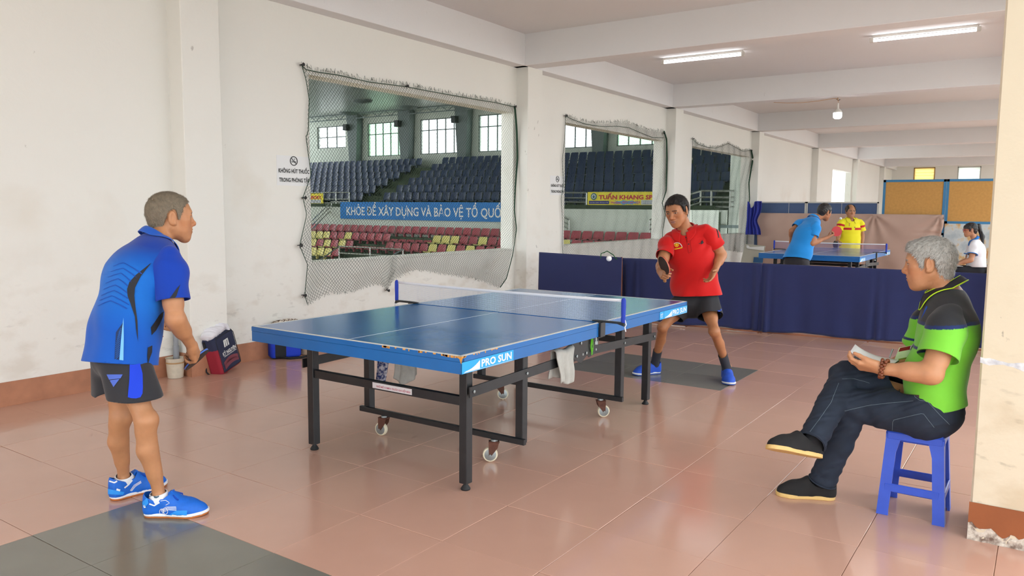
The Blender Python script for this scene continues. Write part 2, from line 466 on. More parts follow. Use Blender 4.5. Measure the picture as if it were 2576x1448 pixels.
def glass(name, tint, gl=0.07):
    m = bpy.data.materials.new(name); m.use_nodes = True; n = m.node_tree; n.nodes.clear()
    o = n.nodes.new('ShaderNodeOutputMaterial'); mx = n.nodes.new('ShaderNodeMixShader'); t = n.nodes.new('ShaderNodeBsdfTransparent'); g = n.nodes.new('ShaderNodeBsdfGlossy')
    t.inputs[0].default_value = tint; g.inputs['Roughness'].default_value = 0.03; mx.inputs[0].default_value = gl
    n.links.new(t.outputs[0], mx.inputs[1]); n.links.new(g.outputs[0], mx.inputs[2]); n.links.new(mx.outputs[0], o.inputs[0])
    return m
M_GLASS = glass('pale_green_glass', (0.80, 0.95, 0.86, 1)); M_GLASSC = glass('clear_glass', (0.93, 0.97, 0.97, 1))
M_GLASSG = glass('green_tinted_glass', (0.55, 0.88, 0.62, 1))

AX, ACZ = 30.0, 6.75
mb = MB(); mb.box((-2, YW2, -1.6), (19.0, 40, -1.3)); struct(mb.build('floor_arena', M_AFLOOR))
mb = MB(); mb.box((-2, YW2, ACZ), (AX+.4, 36.4, ACZ+.2)); struct(mb.build('ceiling_arena', M_AC))
mb = MB(); mb.box((-2, YW2+.001, CEIL+.15), (AX, YW2+.2, ACZ)); struct(mb.build('wall_arena_near', M_AW))
# stepped stands
mb = MB()
for k in range(4): mb.box((19.2+.8*k-.0, 7.2, -1.6), (20.0+.8*k+.02, 36, -.745+.31*k))
mb.box((22.38, 5.6, -1.6), (23.0, 36, 1.36))
for k in range(6): mb.box((23.9+.88*k-(.9 if k == 0 else 0), 5.9, 0), (24.8+.88*k, 36, 1.595+.383*k))
mb.box((29.1, 5.9, 0), (AX, 36, 1.595+.383*5)); struct(mb.build('floor_stand_steps', M_ASTEP))
mb = MB(); mb.box((22.36, 5.5, -1.0), (22.42, 36, 1.42)); mb.box((22.30, 5.5, 1.40), (22.46, 36, 1.44)); struct(mb.build('wall_stand_front', M_AW))
# end wall with window openings
AWIN = [(31.1, 33.55, 4.95, 6.25)]+[(26.35-4.02*k, 29.3-4.02*k, 4.35, 6.25) for k in range(5)]
mb = MB(); y = 36.0
zb = 3.2
for (a, b, z0, z1) in AWIN:
    mb.box((AX, b, zb), (AX+.25, y, ACZ)); mb.box((AX, a, zb), (AX+.25, b, z0)); mb.box((AX, a, z1), (AX+.25, b, ACZ)); y = a
mb.box((AX, 5.5, zb), (AX+.25, y, ACZ)); struct(mb.build('wall_arena_end', M_AW))
mb = MB(); mb.box((-2, 36, -1.6), (AX, 36.2, 3.1)); struct(mb.build('wall_arena_side', M_AW))
# end bay by the third opening: pale wall with a slit of daylight
ys_, ye_ = on_axis(1836, 450, 0, 23.5)[1], YW2
s0, s1 = on_axis(1857, 450, 0, 23.5)[1], on_axis(1867, 450, 0, 23.5)[1]
mb = MB(); mb.box((23.5, s0, -1.6), (23.7, ys_, ACZ)); mb.box((23.5, YW2, -1.6), (23.7, s1, ACZ)); mb.box((23.5, s1, -1.6), (23.7, s0, .2)); mb.box((23.5, s1, 3.15), (23.7, s0, ACZ)); struct(mb.build('wall_arena_corner', M_AW))
mb = MB(); mb.box((23.7, ys_-.2, -1.6), (AX, ys_-.02, ACZ)); struct(mb.build('wall_arena_return', M_AW))
# windows of the end wall: frame with mullions, every pane its own part
def awindow(n, a, b, z0, z1, cols, split, gl):
    w = struct(empty('window_%d' % n, (AX, (a+b)/2, z0))); lw = np.array(w.location)
    mb = MB(); t = .024
    def bar(y0, y1, q0, q1): mb.box(V(AX+.05, y0, q0)-lw, V(AX+.11, y1, q1)-lw)
    bar(a, a+t*2, z0, z1); bar(b-t*2, b, z0, z1); bar(a, b, z0, z0+t*2); bar(a, b, z1-t*2, z1)
    yc = np.linspace(a, b, cols+1)
    for q in yc[1:-1]: bar(q-t, q+t, z0, z1)
    zs = [z0]+[z0+(z1-z0)*s for s in split]+[z1]
    for q in zs[1:-1]: bar(a, b, q-t, q+t)
    mb.build('window_frame', M_FRAME, w)
    for i in range(cols):
        for j in range(len(zs)-1):
            p = MB(); p.add([V(AX+.08, yc[i], zs[j])-lw, V(AX+.08, yc[i+1], zs[j])-lw, V(AX+.08, yc[i+1], zs[j+1])-lw, V(AX+.08, yc[i], zs[j+1])-lw], [(0, 1, 2, 3)])
            p.build('pane', gl, w)
awindow(1, *AWIN[0], 3, [.5], M_GLASSC)
for k in range(1, 6): awindow(k+1, *AWIN[k], 5, [.3+.38] if k > 1 else [.66], [0, M_GLASSG, M_GLASSC, M_GLASS, M_GLASSC, M_GLASSG][k])
# tapered steel columns and the truss along the wall head
for k in range(6):
    y0 = 30.0-4.02*k
    mb = MB(); mb.prism([(-.22, 3.3), (.24, 3.3), (.5, ACZ), (-.4, ACZ)], (29.5, y0, 0), (0, 1, 0), (0, 0, 1), (1, 0, 0), .45); struct(mb.build('arena_column', M_ACOL))
    mb = MB(); mb.bbox((29.2, y0+.2, 5.85), (29.5, y0+.5, 6.2), .02); mb.bar((29.5, y0+.35, 6.0), (29.55, y0+.3, 6.05), .08, .08)
    tag(mb.build('loudspeaker', mat('black_speaker', srgb(34, 38, 40), .5)), 'small black loudspeaker on %s grey arena column from the left' % ['the first', 'the second', 'the third', 'the fourth', 'the fifth', 'the sixth'][k], 'loudspeaker')
mb = MB(); mb.bar((29.0, 6, 6.45), (29.0, 36, 6.45), .05, .05); mb.bar((29.0, 6, ACZ-.03), (29.0, 36, ACZ-.03), .05, .05)
for k in range(60): mb.bar((29.0, 6+.5*k, 6.45 if k % 2 else ACZ), (29.0, 6.5+.5*k, ACZ if k % 2 else 6.45), .03, .03)
struct(mb.build('trim_roof_truss', M_ACOL))
# round ceiling lamps (unlit)
for k, (px, py) in enumerate(((912, 252), (877, 283), (1028, 268))):
    q = on_axis(px, py, 2, ACZ); mb = MB(); mb.lathe([(.02, -.16), (.42, -.1), (.5, -.02), (.5, 0)], q)
    tag(mb.build('ceiling_lamp', M_ACOL, None, 40), ['unlit round ceiling lamp of the arena, upper one', 'unlit round ceiling lamp of the arena, leftmost and lowest', 'unlit round ceiling lamp of the arena, rightmost'][k], 'lamp')

# seats
def seat_mesh(name, m, back=True, bh=.40):
    prof = [(-.30, .015), (-.26, .035), (-.12, .0), (-.02, -.005), (.035, .03), (.06, .10)] + ([(.095, bh*.6), (.135, bh)] if back else [])
    wid = [.19, .2, .205, .205, .205, .205]+([.205, .185] if back else [])
    us = [-1, -.85, 0, .85, 1]
    vs = []; n = len(us)
    for s in (0, 1):
        for i, ((d, z), w) in enumerate(zip(prof, wid)):
            for u in us:
                e = .02*(abs(u) > .9)
                vs.append((d-e*(i > 4)+(.014 if s and i > 4 else 0), u*w, z+e*(i < 5)-(.014 if s and i <= 4 else 0)-(.02 if (abs(u) > .9 and i == len(prof)-1) else 0)))
    P = len(prof); fs = []
    for s in (0, 1):
        for i in range(P-1):
            for j in range(n-1):
                q = (s*P*n+i*n+j, s*P*n+i*n+j+1, s*P*n+(i+1)*n+j+1, s*P*n+(i+1)*n+j); fs.append(q if s else q[::-1])
    def rim(a, b): fs.append((a, b, b+P*n, a+P*n))
    for j in range(n-1): rim(j, j+1); rim((P-1)*n+j+1, (P-1)*n+j)
    for i in range(P-1): rim((i+1)*n, i*n); rim(i*n+n-1, (i+1)*n+n-1)
    b = MB(); b.add(vs, fs); b.box((-.16, -.03, -.14), (-.06, .03, -.005))
    me = bpy.data.meshes.new(name); me.from_pydata(b.v, [], b.f); me.materials.append(m); shade(me, 45); return me
SB, SR, SY, SRB = seat_mesh('navy_seat', M_BLUESEAT), seat_mesh('red_seat', M_REDSEAT, True, .31), seat_mesh('yellow_seat', M_YELSEAT, True, .31), seat_mesh('red_seat_no_back', M_REDSEAT, False)
def px_of(p):
    q = np.array(p)-CAM; z = q@FWD; return IMW/2+FPX*(q@RGT)/z, IMH/2-FPX*(q@UPV)/z
def seen(p):
    x, y = px_of(p)
    return [k+1 for k, (a, b, c, d) in enumerate(((772, 1276, 180, 672), (1412, 1662, 298, 630), (1735, 1842, 360, 600))) if a < x < b and c < y < d]
WN = {1: 'the first opening', 2: 'the second opening', 3: 'the third opening'}
RN = ['bottom', 'second', 'third', 'fourth', 'fifth', 'top']
nk = {}
_w = ['first', 'second', 'third', 'fourth', 'fifth', 'sixth', 'seventh', 'eighth', 'ninth', 'tenth', 'eleventh', 'twelfth', 'thirteenth', 'fourteenth', 'fifteenth', 'sixteenth', 'seventeenth', 'eighteenth', 'nineteenth']
def ORD(n): return (_w+['twentieth']+['twenty-'+q for q in _w[:9]]+['thirtieth']+['thirty-'+q for q in _w[:9]]+['fortieth'])[n-1]
for k in range(6):
    X, zt = 24.5+.88*k, 2.14+.383*k
    y = 6.62
    while y < 35:
        if not (22.95 < y < 24.15):
            w = seen((X, y, zt-.1))
            if w:
                nk[(k, w[0])] = nk.get((k, w[0]), 0)+1
                o = link('stadium_seat', SB); o.location = (X-.10, y, zt-.40)
                tag(o, 'navy stadium seat, %s blue row, %s from the right, through %s' % (RN[k], ORD(nk[(k, w[0])]), WN[w[0]]), 'seat', 'navy seats of the upper stand')
        y += .455
YELL = {1: [22.4, 21.5, 20.2], 2: [], 3: []}
def red_rows():
    for k in range(4):
        X, zt = 22.0-.8*k, .64-.31*k
        row = []
        y = 36.0
        while y > 7.3:
            w = seen((X, y, zt-.12)) or seen((X, y, zt-.02))
            if w: row.append((y, w[0]))
            y -= .46
        ct = {}
        for n, (y, w) in enumerate(row):
            xp = px_of((X, y, zt-.1))[0]; me, nm = SR, 'faded red'
            z1x = (xp-770)/.27619
            if w == 1:
                if k == 1:
                    if z1x < 70 or 120 < z1x < 200 or 330 < z1x < 390 or 1190 < z1x < 1440 or 1590 < z1x < 1690: me = SY
                    if 800 < z1x < 1130: me = SRB
                if k == 2:
                    if z1x < 90 or 150 < z1x < 230 or 300 < z1x < 370 or 1100 < z1x < 1180 or 1260 < z1x < 1330 or 1440 < z1x < 1520: me = SY
                    if 430 < z1x < 690: me = SRB
                if k == 3:
                    if z1x < 250: me = SY
                    if z1x > 310: continue
            if w == 2 and k == 1 and xp < 1440: me = SY
            o = link('stadium_seat', me); o.location = (X-.10, y, zt-.31)
            nm = {id(SR): 'faded red stadium seat', id(SY): 'faded yellow stadium seat', id(SRB): 'backless red stadium seat'}[id(me)]
            ct[w] = ct.get(w, 0)+1; tag(o, '%s, %s lower row, %s from the left, through %s' % (nm, ['top', 'second', 'third', 'fourth'][k], ORD(ct[w]), WN[w]), 'seat', 'red and yellow seats of the lower stand')
red_rows()

# blue slogan banner on the stand front
bx = 22.235
bn = empty('slogan_banner', (bx, 18.5, .88)); lb = local(bn)
mb = MB(); mb.box(lb((bx, 12.95, .90)), lb((bx+.05, on_axis(856, 530, 0, bx)[1], 1.67))); mb.build('board', M_BANBLUE, bn)
yl = on_axis(872, 530, 0, bx)[1]; yr = 13.95
text_on('KHỎE ĐỂ XÂY DỰNG VÀ BẢO VỆ TỔ QUỐC', 'lettering', lb((bx-.006, yl, .96)), (0, -1, 0), (0, 0, 1), yl-yr, .70, M_WHITE, bn, bold=.016)
tag(bn, 'long blue banner with white lettering on the stand front', 'banner')
# yellow shop banners on the upper railing
def shop_banner(y0, label):
    x0 = 23.12; w, h, z0 = 3.35, .64, 1.44
    b = empty('shop_banner', (x0, y0-w/2, z0)); lo = local(b)
    mb = MB(); mb.box(lo((x0, y0-w, z0)), lo((x0+.02, y0, z0+h))); mb.build('cloth', M_YEL, b)
    f = x0-.004; u, v = (0, -1, 0), (0, 0, 1)
    text_on('TUẤN KHANG SPORT', 'lettering', lo((f, y0-.48, z0+.36)), u, v, 2.75, .25, M_REDP, b, bold=.04)
    def rect(nm, a, c, d, e, m, lift=0): q = MB(); q.box(lo((f-lift, y0-c, z0+d)), lo((f+.003-lift, y0-a, z0+e))); return q.build(nm, m, b)
    rect('panel', .06, .92, .19, .31, M_NAVYP); rect('panel', 2.22, 3.2, .17, .34, M_GREYP)
    q = MB(); st = []
    for k in range(18):
        a = 2*math.pi*k/18; r = (1.0 if k % 2 else .62); st.append((1.6+.62*r*math.cos(a), .25+.085*r*math.sin(a)))
    q.prism(st, lo((f, y0, z0)), u, v, (-1, 0, 0), .002); q.build('starburst', M_SKYP, b)
    text_on('Hotline: 0971.647.029', 'lettering', lo((f-.006, y0-1.0, z0+.2)), u, v, 1.18, .1, mat('pink_print', srgb(214, 70, 130), .6), b, bold=.02)
    text_on('CHUYÊN CUNG CẤP GIÀY VỢT', 'lettering', lo((f-.006, y0-.1, z0+.225)), u, v, .78, .05, M_WHITE, b)
    text_on('CUNG CẤP CÁC DỤNG CỤ, GIÀY,', 'lettering', lo((f-.006, y0-2.28, z0+.275)), u, v, .86, .045, M_DARKP, b)
    text_on('QUẦN ÁO, BALO, VỢT THỂ THAO', 'lettering', lo((f-.006, y0-2.28, z0+.205)), u, v, .86, .045, M_DARKP, b)
    cols = [M_WHITE, M_GREYP, M_REDP, M_GREYP, M_WHITE, M_WHITE, M_REDP, M_WHITE, M_WHITE, M_WHITE, M_GREENP, mat('orange_print', srgb(240, 160, 40), .6)]
    for k in range(12): rect('logo_panel', .06+.27*k, .3+.27*k, .025, .15, cols[k])
    marks = ['NN', 'puma', 'LN', 'joola', '', 'mzn', 'B', '', 'YNX', 'asics', 'vt', 'k']
    for k, t in enumerate(marks):
        if t: text_on(t, 'lettering', lo((f-.006, y0-.09-.27*k, z0+.06)), u, v, .18, .06, M_WHITE if k in (2, 6, 10) else M_DARKP, b, bold=.02)
    q = MB(); q.tube([lo((f-.006, y0-(1.12+.02*0+t*.2), z0+.07+.05*(2*t-.6)**2)) for t in np.linspace(0, 1, 8)], [.004, .014, .02, .02, .016, .012, .008, .003], 6); q.build('swoosh_mark', M_DARKP, b)
    q = MB(); q.lathe([(.0, 0), (.13, .001), (.13, .006), (.0, .006)], lo((f-.008, y0-.27, z0+.47)), (1, 0, 0)); q.build('round_emblem', mat('teal_print', srgb(60, 110, 120), .6), b)
    q = MB(); q.lathe([(.0, 0), (.09, .001), (.09, .003), (.0, .003)], lo((f-.012, y0-.27, z0+.47)), (1, 0, 0)); q.build('round_emblem', M_GREYP, b)
    q = MB(); q.prism([(-.03, -.06), (.03, -.06), (.05, .0), (0, .06), (-.05, .0)], lo((f-.014, y0-.27, z0+.47)), u, v, (-1, 0, 0), .002); q.build('round_emblem', mat('teal_print', 0), b)
    tag(b, label, 'banner')
shop_banner(on_axis(1478, 505, 0, 23.12)[1], 'yellow shop banner with red lettering seen through the second opening')
shop_banner(on_axis(813, 505, 0, 23.12)[1]+3.35, 'end of a yellow shop banner at the left edge of the first opening')
# railings of the stand: posts and pipes
def railing(label, runs, posts, r=.028):
    o = empty('railing', runs[0][0]); lo = local(o)
    for p, q in posts:
        mb = MB(); mb.tube([lo(p), lo(q)], r*1.1, 8); mb.build('post', M_RAIL, o, 40)
    for p, q in runs:
        mb = MB(); mb.tube([lo(p), lo(q)], r, 8); mb.build('rail', M_RAIL, o, 40)
    tag(o, label, 'railing')
ya, yb = on_axis(790, 490, 0, 23.1)[1], on_axis(875, 487, 0, 23.1)[1]
railing('upper stand railing beside the yellow banner end', [((23.2, ya+4, z), (23.2, yb, z)) for z in (1.62, 1.80, 2.12)], [((23.2, y, 1.45), (23.2, y, 2.12)) for y in (yb, yb+.9, yb+1.9)])
p1_, p2_ = on_axis(834, 507, 0, 22.6), on_axis(785, 555, 0, 20.4)
railing('sloping stair railing left of the slogan banner', [(V(p1_)+(0, 0, -d), V(p2_)+(0, 0, -d)) for d in (0, .18, .36)]+[(V(p1_), V(22.6, p1_[1]-1.1, p1_[2])), (V(p1_)-(0, 0, .3), V(22.6, p1_[1]-1.1, p1_[2]-.3))], [(V(p1_), V(p1_)-(0, 0, .75))])
a, b, c = on_axis(853, 619, 0, 19.3), on_axis(931, 622, 0, 19.3), on_axis(1014, 627, 0, 19.3)
railing('low grey pipe railing in front of the lower stand', [(a, c), (V(a)-(0, 0, .28), V(c)-(0, 0, .28)), (V(a)-(0, 0, .5), V(c)-(0, 0, .5)), (a, on_axis(797, 660, 0, 18.0)), (V(c), on_axis(990, 640, 0, 18.6))], [(V(q), V(q)-(0, 0, .95)) for q in (a, b, c)])
a, b = on_axis(1372, 484, 0, 23.15), on_axis(1476, 485, 0, 23.15)
railing('upper stand railing left of the yellow banner', [(V(a)-(0, 0, d), V(b)-(0, 0, d)) for d in (0, .2, .36, .56)], [(V(b), V(b)-(0, 0, .66))])
a, b = on_axis(1764, 480, 0, 23.2), on_axis(1848, 480, 0, 23.2)
railing('stainless balcony railing seen through the third opening', [(V(a)-(0, 0, d), V(b)-(0, 0, d)) for d in (0, .22, .38, .54)]+[(V(a)-(0, 0, d), V(a)+(-.9, 1.15, -.45-d)) for d in (0, .22, .4)], [(V(on_axis(x, 480, 0, 23.2)), V(on_axis(x, 480, 0, 23.2))-(0, 0, .66)) for x in (1763, 1790, 1838)], .035)
p = on_axis(1432, 553, 0, 22.1); q = on_axis(1418, 545, 0, 22.1); r_ = on_axis(1634, 553, 0, 22.1); s_ = on_axis(1652, 543, 0, 22.1)
railing('short stair railing at the left of the second opening', [(V(p)-(0, 0, d), V(q)+(0, .3, .12-d)) for d in (0, .18, .34)], [(V(p), V(p)-(0, 0, .5))])
railing('short stair railing at the right of the second opening', [(V(r_)-(0, 0, d), V(s_)+(0, -.3, .12-d)) for d in (0, .18, .34)], [(V(r_), V(r_)-(0, 0, .5))])
mb = MB(); a, b = on_axis(1800, 569, 0, 22.9), on_axis(1868, 570, 0, 22.9); mb.bar(a, b, .08, .1)
struct(mb.build('trim_stand_ledge', M_ACOL))
mb = MB(); q = on_axis(1740, 530, 0, 23.0); mb.box((22.9, 5.4, 0), (23.0, 9.2, 1.44)); struct(mb.build('wall_stand_side', M_AW))
# yard and trees beyond the arena windows
mb = MB(); mb.box((AX+.3, -4.6, -.6), (90, 60, -.15)); struct(mb.build('floor_yard_rear', M_GROUND))
# ------------------------------------------------------------------ table tennis tables
def topmat():
    m = mat('blue_table_top', srgb(26, 104, 172), 0.2, 0.5, noise=0.07, nscale=5, bump=0.01, bscale=300)
    return m
M_TOP = topmat()
M_APR = mat('bright_blue_table_edge', srgb(20, 104, 176), 0.4, noise=0.05, nscale=7)
M_CHIPW = mat('bare_wood_chips', srgb(214, 150, 70), 0.8)
M_LINE = mat('white_table_line', srgb(226, 228, 222), 0.5)
M_BLK = mat('black_steel', srgb(30, 30, 32), 0.42, noise=0.35, nscale=14, spec=0.5)
M_RUST = mat('rusty_bracket', srgb(96, 58, 44), 0.8, noise=0.3, nscale=30)
M_WHEEL = mat('cream_wheel_rubber', srgb(226, 216, 188), 0.5)
M_ZINC = mat('zinc', srgb(160, 168, 168), 0.35, metal=0.8)
M_RUB = mat('black_rubber', srgb(26, 26, 28), 0.6)
M_STICK = mat('sky_blue_sticker', srgb(40, 168, 232), 0.4)
M_CLAMP = mat('black_clamp', srgb(28, 30, 32), 0.35)
TL, TW, TH = 2.74, 1.525, 0.76
def make_table(loc):
    t = empty('table_tennis_table', loc)
    hx, hy = TL/2, TW/2
    for s in (-1, 1):
        a, b = (-hx, -.012) if s < 0 else (.012, hx)
        mb = MB(); mb.bbox((a, -hy, TH-.028), (b, hy, TH), .002); top = mb.build('tabletop', M_TOP, t)
        mb = MB(); e = .0007
        x_end = a if s < 0 else b-.02
        mb.box((x_end, -hy, TH-.001), (x_end+.02, hy, TH+e)); mb.box((a, -hy, TH-.001), (b, -hy+.02, TH+e)); mb.box((a, hy-.02, TH-.001), (b, hy, TH+e)); mb.box((a, -.0018, TH-.001), (b, .0018, TH+e))
        mb.build('boundary_line', M_LINE, top)
        # edge band of the top and apron below it, a hairline seam between
        mb = MB()
        q = .0012
        for z0, z1, ins in ((TH-.027, TH-.0025, 0), (TH-.085, TH-.0285, .001)):
            i0 = (a, b-.02) if s < 0 else (a+.02, b)
            A, B = (i0 if ins else (a, b))
            mb.box((A, -hy-q+ins, z0), (B, -hy+.02, z1)); mb.box((A, hy-.02, z0), (B, hy+q-ins, z1))
            xe = a-q+ins if s < 0 else b-.02
            mb.box((xe, -hy-q+ins, z0), (xe+.02+q-ins, hy+q-ins, z1))
        mb.build('apron', M_APR, t)
    # stickers with the maker's name on both long sides
    for x0, w, nm in ((-hx, .425, 'n'), (hx-.43, .43, 'f')):
        for side in (-1, 1):
            y = side*(hy+.0016); u = (1, 0, 0) if side < 0 else (-1, 0, 0); xo = x0 if side < 0 else x0+w
            mb = MB(); mb.box((x0+.002, y-.0008, TH-.0845), (x0+w, y+.0008, TH-.029)); st = mb.build('sticker', M_STICK, t)
            d = (1 if side < 0 else -1)
            o = V(xo+d*w*.36, y+side*.0014, TH-.0745)
            text_on('PRO SUN', 'lettering', o, u, (0, 0, 1), w*.6, .038, M_WHITE, st, bold=.03)
            mb = MB(); pts = [(w*.04, 0)]+[(w*(.04+.29*k/8), .004+.037*(k/8)**2.2) for k in range(1, 9)]+[(w*.33, .0)]
            mb.prism(pts, V(xo, y+side*.001, TH-.0785), u, (0, 0, 1), (0, side, 0), .0006); mb.build('swoosh', M_WHITE, st)
            mb = MB(); mb.box((min(xo+d*w*.03, xo+d*w*.97), y+side*.0009, TH-.0815), (max(xo+d*w*.03, xo+d*w*.97), y+side*.0012, TH-.0803)); mb.build('swoosh', M_WHITE, st)
    mb = MB(); mb.box((hx-.5, -hy-.0024, TH-.0845), (hx-.432, -hy-.0008, TH-.029)); st = mb.build('sticker', M_STICK, t)
    text_on('P2T', 'lettering', (hx-.488, -hy-.0032, TH-.07), (1, 0, 0), (0, 0, 1), .042, .026, M_WHITE, st)
    # chipped edge near the front corner
    mb = MB(); r = random.Random(5)
    for k in range(26):
        yy = -hy+.004+.25*r.random()**1.6*2; h = .004+.006*r.random(); l = .006+.02*r.random()
        mb.box((-hx-.0022, yy, TH-.002-h), (-hx, yy+l, TH-.0012))
    for k in range(12):
        xx = -hx+.004+.3*r.random()**1.4; mb.box((xx, -hy-.0022, TH-.002-.006*r.random()-.002), (xx+.004+.014*r.random(), -hy, TH-.0012))
    mb.prism([(0, 0), (.034, 0), (.012, -.012), (.005, -.03), (0, -.034), ], (-hx-.0024, -hy-.0024, TH-.001), (0, 1, 0), (0, 0, 1), (1, 0, 0), .001)
    mb.prism([(0, 0), (.02, 0), (.007, -.01), (0, -.03)], (-hx-.0024, -hy-.0026, TH-.001), (1, 0, 0), (0, 0, 1), (0, 1, 0), .001)
    mb.build('edge_chips', M_CHIPW, t)
    # legs, rails, hinge plates, castors
    LX, LY = 1.09, .572          # outer leg centre offsets
    for sx in (-1, 1):
        for sy in (-1, 1):
            mb = MB(); mb.bbox((sx*LX-.025, sy*LY-.025, .035), (sx*LX+.025, sy*LY+.025, TH-.08), .003); lg = mb.build('leg', M_BLK, t)
            mb = MB(); mb.lathe([(.024, 0), (.026, .006), (.017, .02), (.011, .028), (.011, .04)], (sx*LX, sy*LY, 0), n=16); mb.build('foot', M_RUB, lg, 40)
        mb = MB(); mb.bbox((sx*LX-.015, -LY+.025, .44), (sx*LX+.015, LY-.025, .488), .002); mb.build('crossbar', M_BLK, t)
        # inner frame on castors
        ix = sx*.607
        for sy in (-1, 1):
            mb = MB(); mb.bbox((ix-.025, sy*.592-.025, .13), (ix+.025, sy*.592+.025, TH-.08), .003); mb.build('leg', M_BLK, t)
        mb = MB(); mb.bbox((ix-.045, -.64, .132), (ix-.02, .64, .165), .002); mb.build('crossbar', M_BLK, t)
        mb = MB(); mb.bbox((ix-.012, -.57, .60), (ix+.012, .57, .64), .002); mb.build('crossbar', M_BLK, t)
        for sy in (-1, 1):
            ca = empty('castor', (ix-.035, sy*.43-(.0 if sx < 0 else .04), 0)); ca.parent = t; ca.rotation_euler = (0, 0, [2.2, 1.7, -.8, -.95][(sx+1)+(sy+1)//2])
            mb = MB(); mb.lathe([(.034, -.013), (.041, -.011), (.043, -.006), (.043, .006), (.041, .011), (.034, .013)], (0.022, 0, .043), (0, 1, 0), 24); mb.build('wheel', M_WHEEL, ca, 40)
            mb = MB(); mb.lathe([(.009, -.016), (.026, -.0145), (.034, -.0135), (.034, .0135), (.026, .0145), (.009, .016)], (0.022, 0, .043), (0, 1, 0), 20); mb.build('hub', M_ZINC, ca, 40)
            mb = MB()
            for q in (-1, 1): mb.prism([(-.028, .118), (.03, .118), (.032, .09), (.03, .04), (.014, .04), (-.02, .085)], (0, q*.021-.0015, 0), (1, 0, 0), (0, 0, 1), (0, 1, 0), .003)
            mb.box((-.03, -.0225, .115), (.032, .0225, .121)); mb.build('bracket', M_RUST, ca)
            mb = MB(); mb.lathe([(.02, .121), (.02, .132)], (0, 0, 0), n=16); mb.tube([(.022, -.027, .043), (.022, .027, .043)], .006, 8); mb.build('axle', M_ZINC, ca)
    for sy in (-1, 1):
        yb = sy*.622
        for x0, x1, z0, z1 in ((-LX-.035, .05, .522, .545), (.16, LX+.035, .552, .515)):
            mb = MB(); mb.prism([(x0, z0-.027), (x1, z1-.027), (x1, z1+.027), (x0, z0+.027)], (0, yb-.004, 0), (1, 0, 0), (0, 0, 1), (0, 1, 0), .008); rl = mb.build('side_rail', M_BLK, t)
            mb = MB()
            for xx in (x0+.03, -.607 if x0 < 0 else .607, x1-.03):
                zz = z0+(z1-z0)*(xx-x0)/(x1-x0); mb.lathe([(.0, .0), (.008, .001), (.008, .006), (.0, .007)], (xx, yb+sy*.004, zz), (0, sy, 0), 10)
            mb.build('bolt', M_ZINC, rl)
        mb = MB(); mb.prism([(-.13, TH-.086), (.2, TH-.086), (.225, .60), (.2, .53), (.1, .515), (.075, .535), (.0, .492), (-.09, .53), (-.12, .58)], (0, yb+sy*.006-.002, 0), (1, 0, 0), (0, 0, 1), (0, 1, 0), .004); pl = mb.build('hinge_plate', M_BLK, t)
        mb = MB()
        for xx, zz in ((-.01, .62), (.06, .548), (.13, .60), (-.06, .545)): mb.lathe([(.0, .0), (.009, .001), (.009, .006), (.0, .007)], (xx, yb+sy*.008, zz), (0, sy, 0), 10)
        mb.build('bolt', M_ZINC, pl)
    mb = MB(); mb.box((-LX-.0165, -.22, .448), (-LX-.0152, .07, .48)); st = mb.build('notice_sticker', mat('pale_sticker', srgb(220, 214, 214), .5), t)
    text_on('NHỚ MỞ COMPA TRƯỚC KHI XẾP BÀN', 'lettering', (-LX-.0172, .04, .4555), (0, -1, 0), (0, 0, 1), .25, .017, mat('crimson_print', srgb(190, 90, 110), .6), st, bold=.02)
    return t
M_NETW = mat('white_net_tape', srgb(236, 236, 240), 0.7)
M_NETB = mat('pale_blue_net_yarn', srgb(206, 214, 232), 0.8)
M_SLEEVE = mat('royal_blue_sleeve', srgb(34, 62, 178), 0.7, noise=0.08, nscale=20)
def strands_mesh(name, A, B, r, m, nside=3):
    A = np.asarray(A, float); B = np.asarray(B, float); d = B-A; L = np.linalg.norm(d, axis=1); k = L > 1e-6; A, B, d = A[k], B[k], d[k]/L[k, None]
    up = np.where(np.abs(d[:, 2:3]) < .9, np.array([[0, 0, 1.]]), np.array([[1., 0, 0]])); u = np.cross(d, up); u /= np.linalg.norm(u, axis=1)[:, None]; w = np.cross(d, u)
    n = len(A); P = np.zeros((n, 2, nside, 3))
    for s in range(nside):
        a = 2*math.pi*s/nside+.4; off = r*(math.cos(a)*u+math.sin(a)*w); P[:, 0, s] = A+off; P[:, 1, s] = B+off
    base = np.arange(n)[:, None]*2*nside
    F = np.stack([base[:, 0][:, None]+np.array([s, (s+1) % nside, nside+(s+1) % nside, nside+s])[None] for s in range(nside)], 1).reshape(-1, 4)
    return np_mesh(name, P.reshape(-1, 3), F, m)
